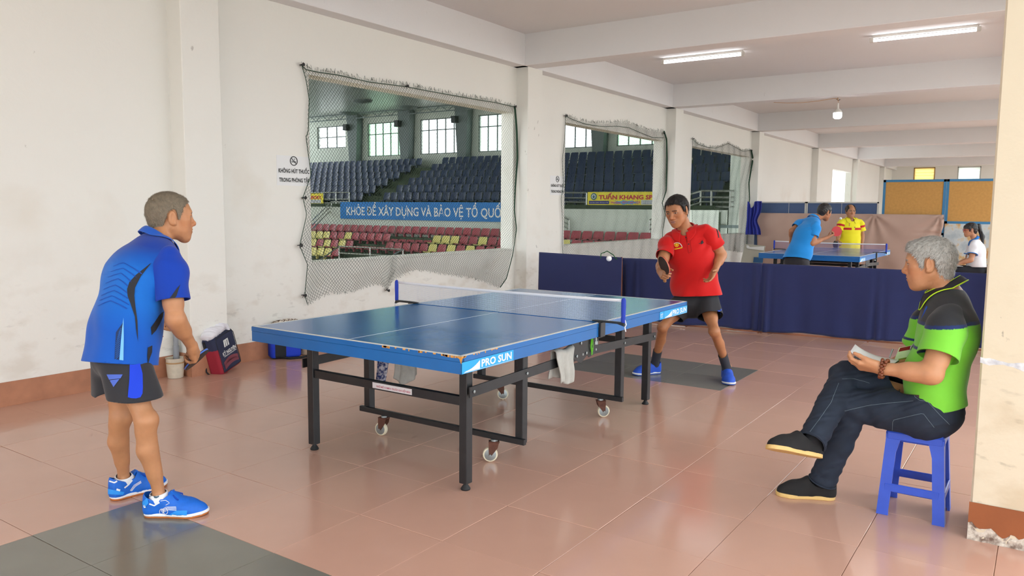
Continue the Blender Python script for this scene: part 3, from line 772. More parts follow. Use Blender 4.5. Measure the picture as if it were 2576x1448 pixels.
def make_net(loc, tint):
    n = empty('table_net', loc); hw = .915; z0, z1 = .765, TH+.1525
    A, B = [], []
    sag = lambda y: -.008*(1-(y/hw)**2)
    for k in range(20):
        z = z0+(z1-.012-z0)*k/19
        ys = np.linspace(-hw, hw, 9)
        for a, b in zip(ys[:-1], ys[1:]): A.append((0, a, z+sag(a)*k/19)); B.append((0, b, z+sag(b)*k/19))
    for k in range(251):
        y = -hw+2*hw*k/250; A.append((0, y, z0)); B.append((0, y, z1-.01+sag(y)))
    link('net_mesh', strands_mesh('net_mesh', A, B, .00062, tint), n)
    sheet('tape', lambda u, v: (0.004*(1 if v < .5 else -1)*0+(.003 if 0 < v < 1 else 0), -hw+2*hw*u, z1-.016+.016*v+sag(-hw+2*hw*u)), 20, 3, M_NETW, n, .004)
    for s in (-1, 1):
        mb = MB(); mb.lathe([(.011, z0+.005), (.0135, z0+.01), (.013, z0+.05), (.0145, z0+.1), (.014, z1-.006), (.009, z1+.005), (.0, z1+.009)], (0, s*(hw-.004), 0), n=12); mb.build('post_sleeve', M_SLEEVE, n, True)
        mb = MB(); mb.tube([(0, s*hw, TH-.01), (0, s*hw, z1-.02)], .006, 8)
        mb.prism([(.12, -.004), (.165, -.016), (-.01+.165, .008), (0, .008), (-.05, .006), (-.05, -.002), (.0, -.004)], (-.012, s*(TW/2-.005), TH+.006), (0, s, 0), (0, 0, 1), (1, 0, 0), .024); mb.build('post_arm', M_CLAMP, n)
        mb = MB(); mb.bbox((-.03, s*TW/2+s*.004-.012, TH-.088), (.03, s*TW/2+s*.004+.012, TH+.004), .003); mb.box((-.03, s*TW/2-.055*(s > 0), TH-.094), (.03, s*TW/2+.055*(s < 0), TH-.086)); cl = mb.build('clamp', M_CLAMP, n)
        mb = MB(); mb.tube([(-.04, s*TW/2-s*.01, TH-.125), (-.04, s*TW/2-s*.01, TH-.03)], .005, 8); mb.lathe([(.012, 0), (.012, .02)], (-.04, s*TW/2-s*.01, TH-.13), n=8); mb.build('clamp_screw', M_ZINC, cl)
        mb = MB(); mb.tube([(0, s*(hw+.004), z0+.03), (.006, s*(hw+.014), z0-.005), (0, s*(hw+.008), z0-.02), (-.004, s*(hw+.016), z0-.045)], .004, 6); mb.build('tie_cord', M_NETW, n)
    return n
TC = (1.145, -.626, 0)
tab1 = make_table(TC); tag(tab1, 'large blue table tennis table on black legs in the foreground', 'table', 'table tennis tables')
net1 = make_net(TC, M_NETB); tag(net1, 'table net with blue post sleeves across the foreground table', 'net')
tab2 = copy_tree(tab1); tab2.location = (11.03, -.51, 0)
for q in list(tab2.children):
    if q.name.startswith('edge_chips'): bpy.data.objects.remove(q)
tag(tab2, 'blue table tennis table in the background behind the barriers', 'table')
net2 = make_net((11.03, -.51, 0), mat('mauve_net_yarn', srgb(150, 130, 190), .8)); tag(net2, 'mauve table net with white tape across the background table', 'net')
# ------------------------------------------------------------------ barriers, boards and cloths
M_NAVY = mat('navy_barrier_cloth', srgb(28, 38, 88), 0.85, noise=0.05, nscale=4, sheen=0.3)
M_STEELP = mat('brown_barrier_frame', srgb(150, 96, 70), 0.6)
def barrier(name, p0, p1, h0, h1, label, fr=1.0, wav=.02, seed=1, tall=.035, gather=()):
    """cloth skirt hung over a light frame, from p0 to p1 on the floor"""
    p0, p1 = V(p0), V(p1); L = np.linalg.norm(p1-p0); d = (p1-p0)/L; n = np.array([-d[1], d[0], 0])
    if n@(CAM-p0) < 0: n = -n
    o = empty(name, (p0+p1)/2); lo = local(o); r = random.Random(seed); ph = [r.uniform(0, 6) for _ in range(6)]
    def f(u, v):
        s = u*L; w = (1-v)**.8*wav*(math.sin(s*5+ph[0])+.6*math.sin(s*11+ph[1])+.35*math.sin(s*23+ph[2]))
        for g, a in gather: w += a*math.exp(-((s-g)/.09)**2)*math.sin((s-g)*60)*(.25+.75*(1-v))
        z = tall+(h0+(h1-h0)*u-tall)*v
        lip = .012*math.sin(s*7+ph[3])*(1-v)
        return lo(p0+d*s+n*(w+.012*(1-v))+V(0, 0, z+lip*.6))
    sheet('cloth', f, int(L*42), 26, M_NAVY, o, .006)
    mb = MB(); mb.bar(lo(p0+V(0, 0, h0-.012)-n*.012), lo(p1+V(0, 0, h1-.012)-n*.012), .016, .016); mb.build('top_bar', M_STEELP, o)
    mb = MB(); mb.bar(lo(p0+V(0, 0, .018)-n*.02), lo(p1+V(0, 0, .018)-n*.02), .02, .02); mb.build('bottom_bar', M_STEELP, o)
    for k in (0, .5, 1):
        mb = MB(); q = p0+d*L*(.01+.98*k)-n*.014; mb.bar(lo(q), lo(q+V(0, 0, h0-.02)), .016, .016)
        mb.bar(lo(q+n*.0-n*.18), lo(q+n*.0+n*.012), .016, .012, (0, 0, 1)); mb.build('post', M_STEELP, o)
    return tag(o, label, 'barrier', 'navy court barriers')
barrier('court_barrier', (5.75, 1.99, 0), (5.82, .80, 0), .866, .842, 'navy court barrier nearest the wall, with a frayed right edge', wav=.006, seed=3)
barrier('court_barrier', (6.02, .92, 0), (6.13, -.86, 0), .822, .83, 'navy court barrier behind the player in red', wav=.026, seed=5, gather=((.06, .03), (.2, .02), (1.7, .02)))
barrier('court_barrier', (6.14, -.85, 0), (6.33, -3.2, 0), .828, .818, 'navy court barrier at the right, behind the seated man', wav=.026, seed=8, gather=((.05, .03), (1.25, .02)))
# green string loop on the first barrier
pts = [on_axis(x, y, 0, 5.8) for x, y in ((1511, 650), (1512, 637), (1520, 635), (1527, 631), (1535, 636), (1543, 641), (1548, 648), (1552, 652))]
mb = MB(); mb.tube(pts, .006, 6); tag(mb.build('string_loop', mat('dark_green_string', srgb(30, 92, 48), .8)), 'dark green string looped over the barrier top edge', 'string')

# boards at the far end of the second court
XF = 15.72
M_FBLUE = mat('slate_blue_board', srgb(66, 88, 128), 0.6, noise=0.05, nscale=8)
M_FRM = mat('pale_board_frame', srgb(196, 196, 190), 0.5)
M_CORK = mat('orange_cork', srgb(198, 150, 84), 0.9, noise=0.08, nscale=22, bump=0.2)
M_FRB = mat('blue_board_frame', srgb(56, 124, 170), 0.5)
def board(name, y0, y1, z0, z1, x, m, fm, label, cat, fw=.03, mid=()):
    o = empty(name, (x, (y0+y1)/2, 0)); lo = local(o)
    mb = MB(); mb.bbox(lo((x, y1, z0)), lo((x+.02, y0, z1)), .002); pn = mb.build('panel', m, o)
    for a, b in (((y0, z1-fw), (y1, z1)), ((y0, z0), (y1, z0+fw)), ((y0, z0), (y0-fw, z1)), ((y1+fw, z0), (y1, z1))):
        mb = MB(); mb.box(lo((x-.01, min(a[0], b[0]), a[1])), lo((x+.03, max(a[0], b[0]), b[1]))); mb.build('frame_bar', fm, o)
    for q in mid:
        mb = MB(); mb.box(lo((x-.002, q-.004, z0)), lo((x, q+.004, z1))); mb.build('joint_line', M_FRM, o)
    return tag(o, label, cat)
Y = lambda px, X=XF: on_axis(px, 507, 0, X)[1]
ym = Y(2029); ye = Y(2211); y0 = Y(1898)
board('board_panel', y0, ym+.004, .1, 1.65, XF, M_FBLUE, M_FRM, 'slate blue board standing left of the player in yellow', 'board', mid=(Y(1985),))
board('board_panel', ym-.004, ye, .1, 1.65, XF, M_FBLUE, M_FRM, 'slate blue board standing behind the player in yellow', 'board', mid=(Y(2118),))
c0, c1, c2 = Y(2219), Y(2378), Y(2520)
board('cork_board', c0, c1+.003, .95, 2.13, XF+.05, M_CORK, M_FRB, 'orange cork board in blue frame above the tan cloth', 'board', .05)
board('cork_board', c1-.003, c2, 1.2, 2.13, XF+.05, M_CORK, M_FRB, 'orange cork board in blue frame above the rusty metal sheet', 'board', .05)
for yy in (c0-.02, c1, c2+.02):
    mb = MB(); mb.box((XF+.07, yy-.02, 0), (XF+.1, yy+.02, 1.25)); struct(mb.build('trim_board_post', M_FRB))
def rustmat():
    m = bpy.data.materials.new('rusty_galvanized_sheet'); m.use_nodes = True; n = m.node_tree; p = n.nodes['Principled BSDF']; L = n.links.new
    g = n.nodes.new('ShaderNodeNewGeometry')
    t = n.nodes.new('ShaderNodeTexNoise'); t.inputs['Scale'].default_value = 2.6; t.inputs['Detail'].default_value = 9; t.inputs['Roughness'].default_value = .65; L(g.outputs['Position'], t.inputs['Vector'])
    cr = n.nodes.new('ShaderNodeValToRGB'); e = cr.color_ramp.elements
    e[0].position = .38; e[0].color = srgb(170, 182, 188); e[1].position = .66; e[1].color = srgb(176, 104, 46)
    q = e.new(.5); q.color = srgb(196, 204, 204); q = e.new(.56); q.color = srgb(206, 178, 130)
    L(t.outputs['Fac'], cr.inputs[0]); L(cr.outputs[0], p.inputs['Base Color']); p.inputs['Roughness'].default_value = .45; p.inputs['Metallic'].default_value = .25
    return m
mb = MB(); mb.bbox((XF+.03, c2, .0), (XF+.045, c1-.01, 1.2), .003); tag(mb.build('metal_sheet', rustmat()), 'rusty galvanized metal sheet behind the girl with the ponytail', 'metal sheet')
# tan cloth hung over the boards, tied at its right corner
M_TAN = mat('tan_cloth', srgb(188, 160, 146), 0.9, noise=0.07, nscale=2.5)
ya, yb = Y(1906), Y(2377)
def tan(u, v):
    y = ya+(yb-ya)*u; z = .03+1.355*v
    x = XF-.05-.03*(1-v)*math.sin(u*17)-.012*math.sin(u*41+v*3)*(1-v)
    for g in (.66, .985):
        dy = (u-g)*5.2; dz = (v-1)*1.36; r = math.hypot(dy, dz)+1e-3; a = math.atan2(dz, dy); x -= .035*math.exp(-r*1.7)*math.sin(a*9+g*8)*min(1, r*6)
    k = math.exp(-((v-.63)/.16)**2)*max(0, (u-.8)/.2)**2; x -= .05*k*math.sin(v*60)
    y += (.1*k+.0*u); 
    if u < .08: y -= (.08-u)*2.2*(1-v)**1.0*.5
    return (x, y-.25*max(0, u-.93)/.07*(1-v)**1.2*.9, z-.02*math.sin(u*3.14*3)*(v > .5)*0)
tag(sheet('hanging_cloth', tan, 150, 50, M_TAN, None, .005), 'tan cloth hung across the boards behind the second court', 'cloth')
# blue curtain scrap on the pillar
M_CURT = mat('royal_blue_curtain', srgb(28, 44, 150), 0.7, sheen=.2)
cy0, cy1 = on_axis(1882, 540, 0, 15.5)[1], on_axis(1917, 540, 0, 15.5)[1]
def curt(u, v):
    w = 1.0-.32*math.exp(-((v-.42)/.2)**2); s = (u-.12)*w+.12*(1+.0*v)+.12*(1-v)*(u-.3)
    top = 1.66-.16*math.exp(-((u-.28)/.14)**2)
    z = .87+(top-.87)*v
    return (15.45-.03*math.sin(u*26+v*1.2)-.02*math.sin(u*11), cy0+(cy1-cy0)*(s-.06*(1-v)), z)
tag(sheet('blue_curtain', curt, 40, 26, M_CURT, None, .004), 'gathered royal blue curtain hanging beside the far pillar', 'curtain')
# grey board leaning by the pillar
gy0, gy1 = on_axis(1871, 640, 0, 15.0)[1], on_axis(1924, 640, 0, 15.0)[1]; gz = on_axis(1895, 614, 0, 15.0)[2]
gb = empty('leaning_board', (15.0, gy0, 0)); lo = local(gb)
mb = MB(); mb.add([lo((14.8, gy0+.05, 0)), lo((14.8, gy1+.05, 0)), lo((15.0, gy1, gz-.03)), lo((15.0, gy0-.02, gz)), lo((14.83, gy0+.05, 0)), lo((14.83, gy1+.05, 0)), lo((15.03, gy1, gz-.03)), lo((15.03, gy0-.02, gz))], [(0, 1, 2, 3), (7, 6, 5, 4), (0, 4, 5, 1), (1, 5, 6, 2), (2, 6, 7, 3), (3, 7, 4, 0)]); mb.build('panel', mat('grey_cardboard', srgb(188, 186, 172), .8, noise=.05), gb)
P = lambda a, b: V(14.992-.2*(1-b)-.0, gy0+(gy1-gy0)*a, gz*b)
mb = MB(); pol = [(.12, .95), (.22, .96), (.3, .9), (.8, .93), (.98, .94), (.98, .80), (.6, .82), (.3, .84), (.16, .86)]
mb.add([lo(P(a, b))-V(.008, 0, 0) for a, b in pol], [tuple(range(len(pol)))]); mb.build('torn_paper_tape', M_WHITE, gb)
mb = MB(); pol = [(.55, .56), (1.0, .56), (1.0, .38), (.55, .38)]
mb.add([lo(P(a, b))-V(.006, 0, 0) for a, b in pol], [(0, 1, 2, 3)]); mb.build('print_block', mat('blue_print', srgb(50, 100, 150), .6), gb)
tag(gb, 'grey board with torn tape leaning below the blue curtain', 'board')
# louvres of the far windows
def translucent(name, col):
    m = bpy.data.materials.new(name); m.use_nodes = True; n = m.node_tree; n.nodes.clear(); o = n.nodes.new('ShaderNodeOutputMaterial'); t = n.nodes.new('ShaderNodeBsdfTranslucent'); d = n.nodes.new('ShaderNodeBsdfDiffuse'); x = n.nodes.new('ShaderNodeMixShader')
    t.inputs[0].default_value = col; d.inputs[0].default_value = col; x.inputs[0].default_value = .3; n.links.new(t.outputs[0], x.inputs[1]); n.links.new(d.outputs[0], x.inputs[2]); n.links.new(x.outputs[0], o.inputs[0]); return m
for n_, ((a, b), m, fm) in enumerate(zip(LW, (translucent('amber_louvre_glass', srgb(244, 220, 150)), translucent('white_louvre_glass', srgb(228, 234, 226))), (mat('amber_window_frame', srgb(176, 136, 60), .5), M_FRM))):
    w = struct(empty('window_%d' % (n_+7), (XE, (a+b)/2, zl))); lo = local(w)
    for q in range(8):
        z = zl+.02+(zh-zl)*q/8; mb = MB(); mb.add([lo((XE+.03, a+.03, z)), lo((XE+.03, b-.03, z)), lo((XE+.10, b-.03, z+.145)), lo((XE+.10, a+.03, z+.145))], [(0, 1, 2, 3)]); mb.build('louvre_slat', m, w)
    mb = MB(); mb.box(lo((XE-.01, a, zl)), lo((XE+.12, a+.04, zh))); mb.box(lo((XE-.01, b-.04, zl)), lo((XE+.12, b, zh))); mb.box(lo((XE-.01, a, zh-.04)), lo((XE+.12, b, zh))); mb.box(lo((XE-.01, a, zl)), lo((XE+.12, b, zl+.04))); mb.build('window_frame', fm, w)

# ------------------------------------------------------------------ lamps
M_TUBE = mat('lit_tube', (1, 1, 1, 1), .4, emit=((.94, .96, 1.0, 1), 14.0))
M_CAPW = mat('lamp_socket_white', srgb(226, 222, 214), .5)
def tube_lamp(x, ya, yb, label):
    z = 3.685; o = empty('fluorescent_lamp', (x, (ya+yb)/2, CEIL)); lo = local(o)
    mb = MB(); mb.tube([lo((x, ya-.02, z)), lo((x, yb+.02, z))], .016, 12); mb.build('tube', M_TUBE, o, 40)
    mb = MB(); mb.bbox(lo((x-.02, min(ya, yb), z+.03)), lo((x+.02, max(ya, yb), CEIL)), .004); mb.build('batten', M_CAPW, o)
    for y in (ya, yb):
        mb = MB(); mb.bbox(lo((x-.02, y-.025, z-.022)), lo((x+.02, y+.025, z+.04)), .006); mb.build('end_socket', M_CAPW, o)
    tag(o, label, 'lamp', 'fluorescent ceiling lamps')
tube_lamp(8.38, 1.45, .21, 'lit fluorescent tube on the ceiling, nearer the netted wall')
tube_lamp(8.38, -1.51, -2.73, 'lit fluorescent tube on the ceiling, nearer the right pillar')
bl = on_axis(2107, 288, 0, 11.1); bz = bl[2]
lamp = empty('hanging_bulb', (11.1, bl[1], BEAM)); lo = local(lamp); c = lo((11.1, bl[1], 0))
mb = MB(); mb.lathe([(.0, bz-.075), (.045, bz-.068), (.066, bz-.05), (.07, bz-.02), (.07, bz+.03)], c, n=20); mb.build('bulb_globe', M_TUBE, lamp, True)
mb = MB(); mb.lathe([(.07, bz+.03), (.068, bz+.05), (.045, bz+.075), (.02, bz+.10), (.016, bz+.16), (.017, bz+.19), (.0, bz+.195)], c, n=20); mb.build('bulb_base', M_CAPW, lamp, True)
mb = MB(); mb.tube([c+V(0, 0, bz+.19), c+V(.0, 0, bz+.22), c+V(-.06, -.0, BEAM-.005)], .004, 6); mb.tube([c+V(0, 0, BEAM-.02)]+[c+V(-.05, .06+.25*k, BEAM-.012-.035*math.sin(min(k, 4)*.8)) for k in range(5)], .004, 6); mb.build('cord', mat('tan_cord', srgb(196, 150, 100), .7), lamp)
mb = MB(); mb.tube([c+V(0, -.03, BEAM-.03), c+V(0, .0, BEAM-.045), c+V(0, .03, BEAM-.02), c+V(0, 0, BEAM-.002)], .006, 6); mb.build('hook', M_BLK, lamp)
tag(lamp, 'lit white bulb hanging from the ceiling beam by a cord', 'lamp')

# ------------------------------------------------------------------ no smoking notices
def notice(x0, label):
    w, h, z1 = .405, .285, 1.93; y = YW-.003
    o = empty('no_smoking_sign', (x0+w/2, YW, z1-h)); lo = local(o); u, v = (1, 0, 0), (0, 0, 1)
    mb = MB(); mb.box(lo((x0, YW-.002, z1-h)), lo((x0+w, YW+.0, z1))); mb.build('sheet', mat('paper_white', srgb(238, 239, 238), .7), o)
    k = mat('black_print', srgb(30, 32, 32), .6)
    text_on('KHÔNG HÚT THUỐC', 'lettering', lo((x0+.02, y-.001, z1-.165)), u, v, .375, .062, k, o, bold=.028)
    text_on('TRONG PHÒNG TẬP', 'lettering', lo((x0+.025, y-.001, z1-.262)), u, v, .37, .064, k, o, bold=.028)
    c = lo((x0+.205, y-.001, z1-.047))
    ring = [(c+V(.042*math.cos(a), 0, .042*math.sin(a))) for a in np.linspace(0, 2*math.pi, 28, endpoint=False)]
    mb = MB(); mb.tube(ring, .004, 5, closed=True); s = .029
    mb.bar(c+V(-s, 0, s), c+V(s, 0, -s), .002, .006); mb.bar(c+V(-.027, 0, -.008), c+V(.027, 0, -.008), .002, .008)
    mb.tube([c+V(-.024, 0, .004), c+V(-.008, 0, .007), c+V(.008, 0, .008), c+V(.012, 0, .016), c+V(.004, 0, .026)], .002, 5); mb.build('no_smoking_symbol', k, o)
    tag(o, label, 'sign', 'no smoking notices')
notice(1.879, 'white no smoking notice on the wall left of the first opening')
notice(6.83, 'white no smoking notice on the wall left of the second opening')

# ------------------------------------------------------------------ nets over the openings
M_NET = mat('dark_green_net_twine', srgb(62, 78, 66), 0.9)
M_ROPE = mat('green_rope', srgb(40, 70, 52), 0.9)
def poly(pts, t):
    P = np.array(pts, float); d = np.r_[0, np.cumsum(np.linalg.norm(np.diff(P, axis=0), axis=1))]; d /= d[-1]
    return np.stack([np.interp(t, d, P[:, 0]), np.interp(t, d, P[:, 1])], -1)
def window_net(top, bot, left, right, nails, label, nu, nv, seed, bundle):
    cv = lambda L: [on_axis(x, y, 1, YW-.02)[[0, 2]] for x, y in L]
    T, Bm, Lf, Rt = cv(top), cv(bot), cv(left), cv(right)
    U, Vv = np.meshgrid(np.linspace(0, 1, nu), np.linspace(0, 1, nv), indexing='ij')
    u, v = U.ravel(), Vv.ravel()
    T_, B_, L_, R_ = poly(T, u), poly(Bm, u), poly(Lf, v), poly(Rt, v)
    c = lambda q: np.array(q)[None]
    S = (1-v)[:, None]*T_+v[:, None]*B_+(1-u)[:, None]*L_+u[:, None]*R_-((1-u)*(1-v))[:, None]*c(T[0])-(u*(1-v))[:, None]*c(T[-1])-((1-u)*v)[:, None]*c(Bm[0])-(u*v)[:, None]*c(Bm[-1])
    r = np.random.default_rng(seed); ph = r.uniform(0, 6, 6)
    S[:, 0] += .012*np.sin(v*9+u*7+ph[0])+.006*np.sin(v*23+u*31+ph[1])
    S[:, 1] += .010*np.sin(u*15+ph[2])*np.sin(v*8)
    # bunch the outermost meshes into a cord on the right hand side
    y = YW-.025-.02*np.abs(np.sin(u*11+ph[3]))*v-.006*np.sin(u*60+v*9)
    P = np.stack([S[:, 0], y, S[:, 1]], -1).reshape(nu, nv, 3)
    A, B = [], []
    for i in range(nu):
        for j in range(nv-1):
            if (i+j) % 2 == 0:
                for k in (i-1, i+1):
                    if 0 <= k < nu: A.append(P[i, j]); B.append(P[k, j+1])
    # frayed ends above the top rope and below the hem
    for i in range(0, nu):
        for s, j in ((1, 0), (-1, nv-1)):
            if r.random() < .8:
                L = r.uniform(.02, .06) if s > 0 else r.uniform(.01, .03)
                e = V(r.normal(0, .02), 0, s*L); A.append(P[i, j]); B.append(P[i, j]+e)
                if s > 0 and r.random() < .6: A.append(P[i, j]+e); B.append(P[min(i+1, nu-1), j]+V(r.normal(0, .01), 0, L*.3))
    o = empty('window_net', (S[:, 0].mean(), YW, SILL)); lo = local(o)
    me = strands_mesh('twine', np.array(A)-np.array(o.location), np.array(B)-np.array(o.location), .0016, M_NET); link('twine', me, o)
    ts = np.linspace(0, 1, 60); q = poly(T, ts); mb = MB(); mb.tube([lo((a, YW-.03, b-.004)) for a, b in q], .004, 6); mb.build('top_rope', M_ROPE, o)
    q = poly(Rt, ts); mb = MB(); mb.tube([lo((a+.01*math.sin(9*t), YW-.04, b)) for (a, b), t in zip(q, ts)], [bundle*(.5+.5*abs(math.sin(3*t+1)))*(1-.5*t) for t in ts], 7); mb.build('bunched_edge', M_ROPE, o)
    q = poly(Lf, ts); mb = MB(); mb.tube([lo((a, YW-.03, b)) for a, b in q], .0035, 5); mb.build('side_rope', M_ROPE, o)
    for x, y in nails:
        p = on_axis(x, y, 1, YW-.02); mb = MB(); mb.tube([lo((p[0], YW, p[2])), lo((p[0], YW-.05, p[2]+.005))], .004, 6); mb.lathe([(.0, 0), (.014, .002), (.016, .012), (.0, .02)], lo((p[0], YW-.05, p[2])), (0, -1, 0), 10)
        for k in range(5): a = r.uniform(0, 6.28); mb.tube([lo((p[0], YW-.03, p[2])), lo((p[0]+.03*math.cos(a), YW-.035, p[2]+.03*math.sin(a)))], .003, 4)
        mb.build('hook', M_BLK, o)
    tag(o, label, 'net', 'nets over the wall openings')
window_net([(757, 163), (768, 174), (800, 181), (850, 188), (930, 206), (1020, 217), (1060, 225), (1120, 236), (1200, 250), (1250, 258), (1292, 268)],
           [(772, 765), (800, 752), (830, 735), (860, 735), (900, 722), (930, 712), (955, 712), (972, 730), (985, 703), (1010, 690), (1040, 680), (1075, 679), (1120, 685), (1180, 695), (1230, 712), (1255, 722)],
           [(757, 163), (768, 200), (776, 250), (774, 330), (768, 345), (781, 440), (760, 497), (770, 540), (752, 617), (772, 665), (765, 742), (772, 765)],
           [(1292, 268), (1296, 330), (1298, 400), (1294, 470), (1292, 530), (1297, 575), (1286, 640), (1270, 700), (1255, 722)],
           [(757, 163), (1020, 217), (1292, 268), (752, 617), (762, 742), (972, 730), (762, 497)], 'dark green net over the first and largest wall opening', 186, 112, 1, .015)
window_net([(1421, 291), (1440, 300), (1470, 311), (1500, 316), (1520, 318), (1550, 317), (1580, 320), (1610, 333), (1640, 345), (1668, 346)],
           [(1416, 660), (1440, 652), (1480, 650), (1520, 652), (1560, 654), (1600, 652), (1640, 650), (1662, 640)],
           [(1421, 291), (1419, 350), (1413, 400), (1416, 460), (1410, 500), (1414, 560), (1413, 610), (1416, 660)],
           [(1668, 330), (1674, 350), (1675, 400), (1674, 480), (1664, 510), (1672, 540), (1664, 580), (1662, 640)],
           [(1421, 291), (1668, 335), (1672, 525)], 'dark green net over the second wall opening, behind the player in red', 170, 96, 2, .016)
window_net([(1741, 349), (1755, 362), (1780, 370), (1800, 372), (1820, 365), (1832, 360), (1850, 370), (1868, 380), (1888, 378)],
           [(1740, 640), (1780, 625), (1820, 628), (1850, 630), (1870, 632), (1876, 628)],
           [(1741, 349), (1742, 420), (1739, 480), (1740, 560), (1740, 640)],
           [(1888, 378), (1892, 400), (1888, 420), (1882, 460), (1884, 500), (1878, 560), (1876, 628)],
           [(1741, 349), (1888, 378)], 'dark green net over the third and farthest wall opening', 170, 90, 3, .02)
# ------------------------------------------------------------------ implicit surfaces for figures, clothes and shoes
F32 = np.float32
class Sdf:
    """ordered list of smoothly blended primitives, evaluated on numpy point arrays"""
    def __init__(s): s.p = []; s.disp = None
    def cone(s, a, b, ra, rb, k=.02, sub=False):
        a, b = V(a), V(b); s.p.append(('c', a, b, ra, rb, k, sub)); return s
    def ball(s, c, r, k=.02, sub=False): return s.cone(c, V(c)+V(0, 0, 1e-4), r, r, k, sub)
    def ell(s, c, r, R=None, k=.02, sub=False):
        s.p.append(('e', V(c), V(r), np.eye(3) if R is None else np.asarray(R, float), k, sub)); return s
    def econe(s, a, b, right, ra, rb, k=.03, sub=False):
        """capsule of elliptic section; ra/rb = (half width along right, half depth)"""
        s.p.append(('x', V(a), V(b), V(right), V(*ra), V(*rb), k, sub)); return s
    def merge(s, o): s.p += o.p; return s
    def _one(s, q, P):
        if q[0] == 'c':
            _, a, b, ra, rb = q[:5]; ab = (b-a).astype(F32); pa = P-a.astype(F32)
            t = np.clip(pa@ab/F32(max(ab@ab, 1e-12)), 0, 1); d = pa-t[:, None]*ab
            return np.sqrt(np.einsum('ij,ij->i', d, d))-(F32(ra)+t*F32(rb-ra))
        if q[0] == 'e':
            _, c, r, R = q[:4]; l = (P-c.astype(F32))@R.T.astype(F32); u = l/r.astype(F32); k0 = np.sqrt(np.einsum('ij,ij->i', u, u)); u /= r.astype(F32)
            k1 = np.sqrt(np.einsum('ij,ij->i', u, u)); return k0*(k0-1)/np.maximum(k1, 1e-6)
        _, a, b, rt, ra, rb = q[:6]; ab = b-a; L = np.linalg.norm(ab); ax = ab/L; rt = unit(rt-ax*(rt@ax)); dp = np.cross(ax, rt)
        pa = P-a.astype(F32); h = pa@ax.astype(F32); t = np.clip(h/F32(L), 0, 1); e = h-t*F32(L)
        rx = F32(ra[0])+t*F32(rb[0]-ra[0]); ry = F32(ra[1])+t*F32(rb[1]-ra[1]); x = pa@rt.astype(F32); y = pa@dp.astype(F32); m = np.minimum(rx, ry)
        u0, u1, u2 = x/rx, y/ry, e/m
        k0 = np.sqrt(u0*u0+u1*u1+u2*u2); k1 = np.sqrt((u0/rx)**2+(u1/ry)**2+(u2/m)**2)
        return k0*(k0-1)/np.maximum(k1, 1e-6)
    @staticmethod
    def _blend(d, n, k, sub):
        if sub: n = -n; h = np.maximum(k-np.abs(d-n), 0); return np.maximum(d, n)+h*h*F32(.25/k)
        h = np.maximum(k-np.abs(d-n), 0); return np.minimum(d, n)-h*h*F32(.25/k)
    def __call__(s, P):
        P = np.asarray(P, F32); d = np.full(len(P), 1.0, F32)
        for q in s.p: d = s._blend(d, s._one(q, P), F32(q[-2]), q[-1])
        if s.disp is not None: d = d+s.disp(P).astype(F32)
        return d
    def bounds(s, m=.05):
        lo, hi = [], []
        for q in s.p:
            if q[-1]: continue
            if q[0] == 'c': r = max(q[3], q[4]); lo.append(np.minimum(q[1], q[2])-r); hi.append(np.maximum(q[1], q[2])+r)
            elif q[0] == 'e': r = q[2].max(); lo.append(q[1]-r); hi.append(q[1]+r)
            else: r = max(q[4].max(), q[5].max()); lo.append(np.minimum(q[1], q[2])-r); hi.append(np.maximum(q[1], q[2])+r)
        return np.min(lo, 0)-m, np.max(hi, 0)+m

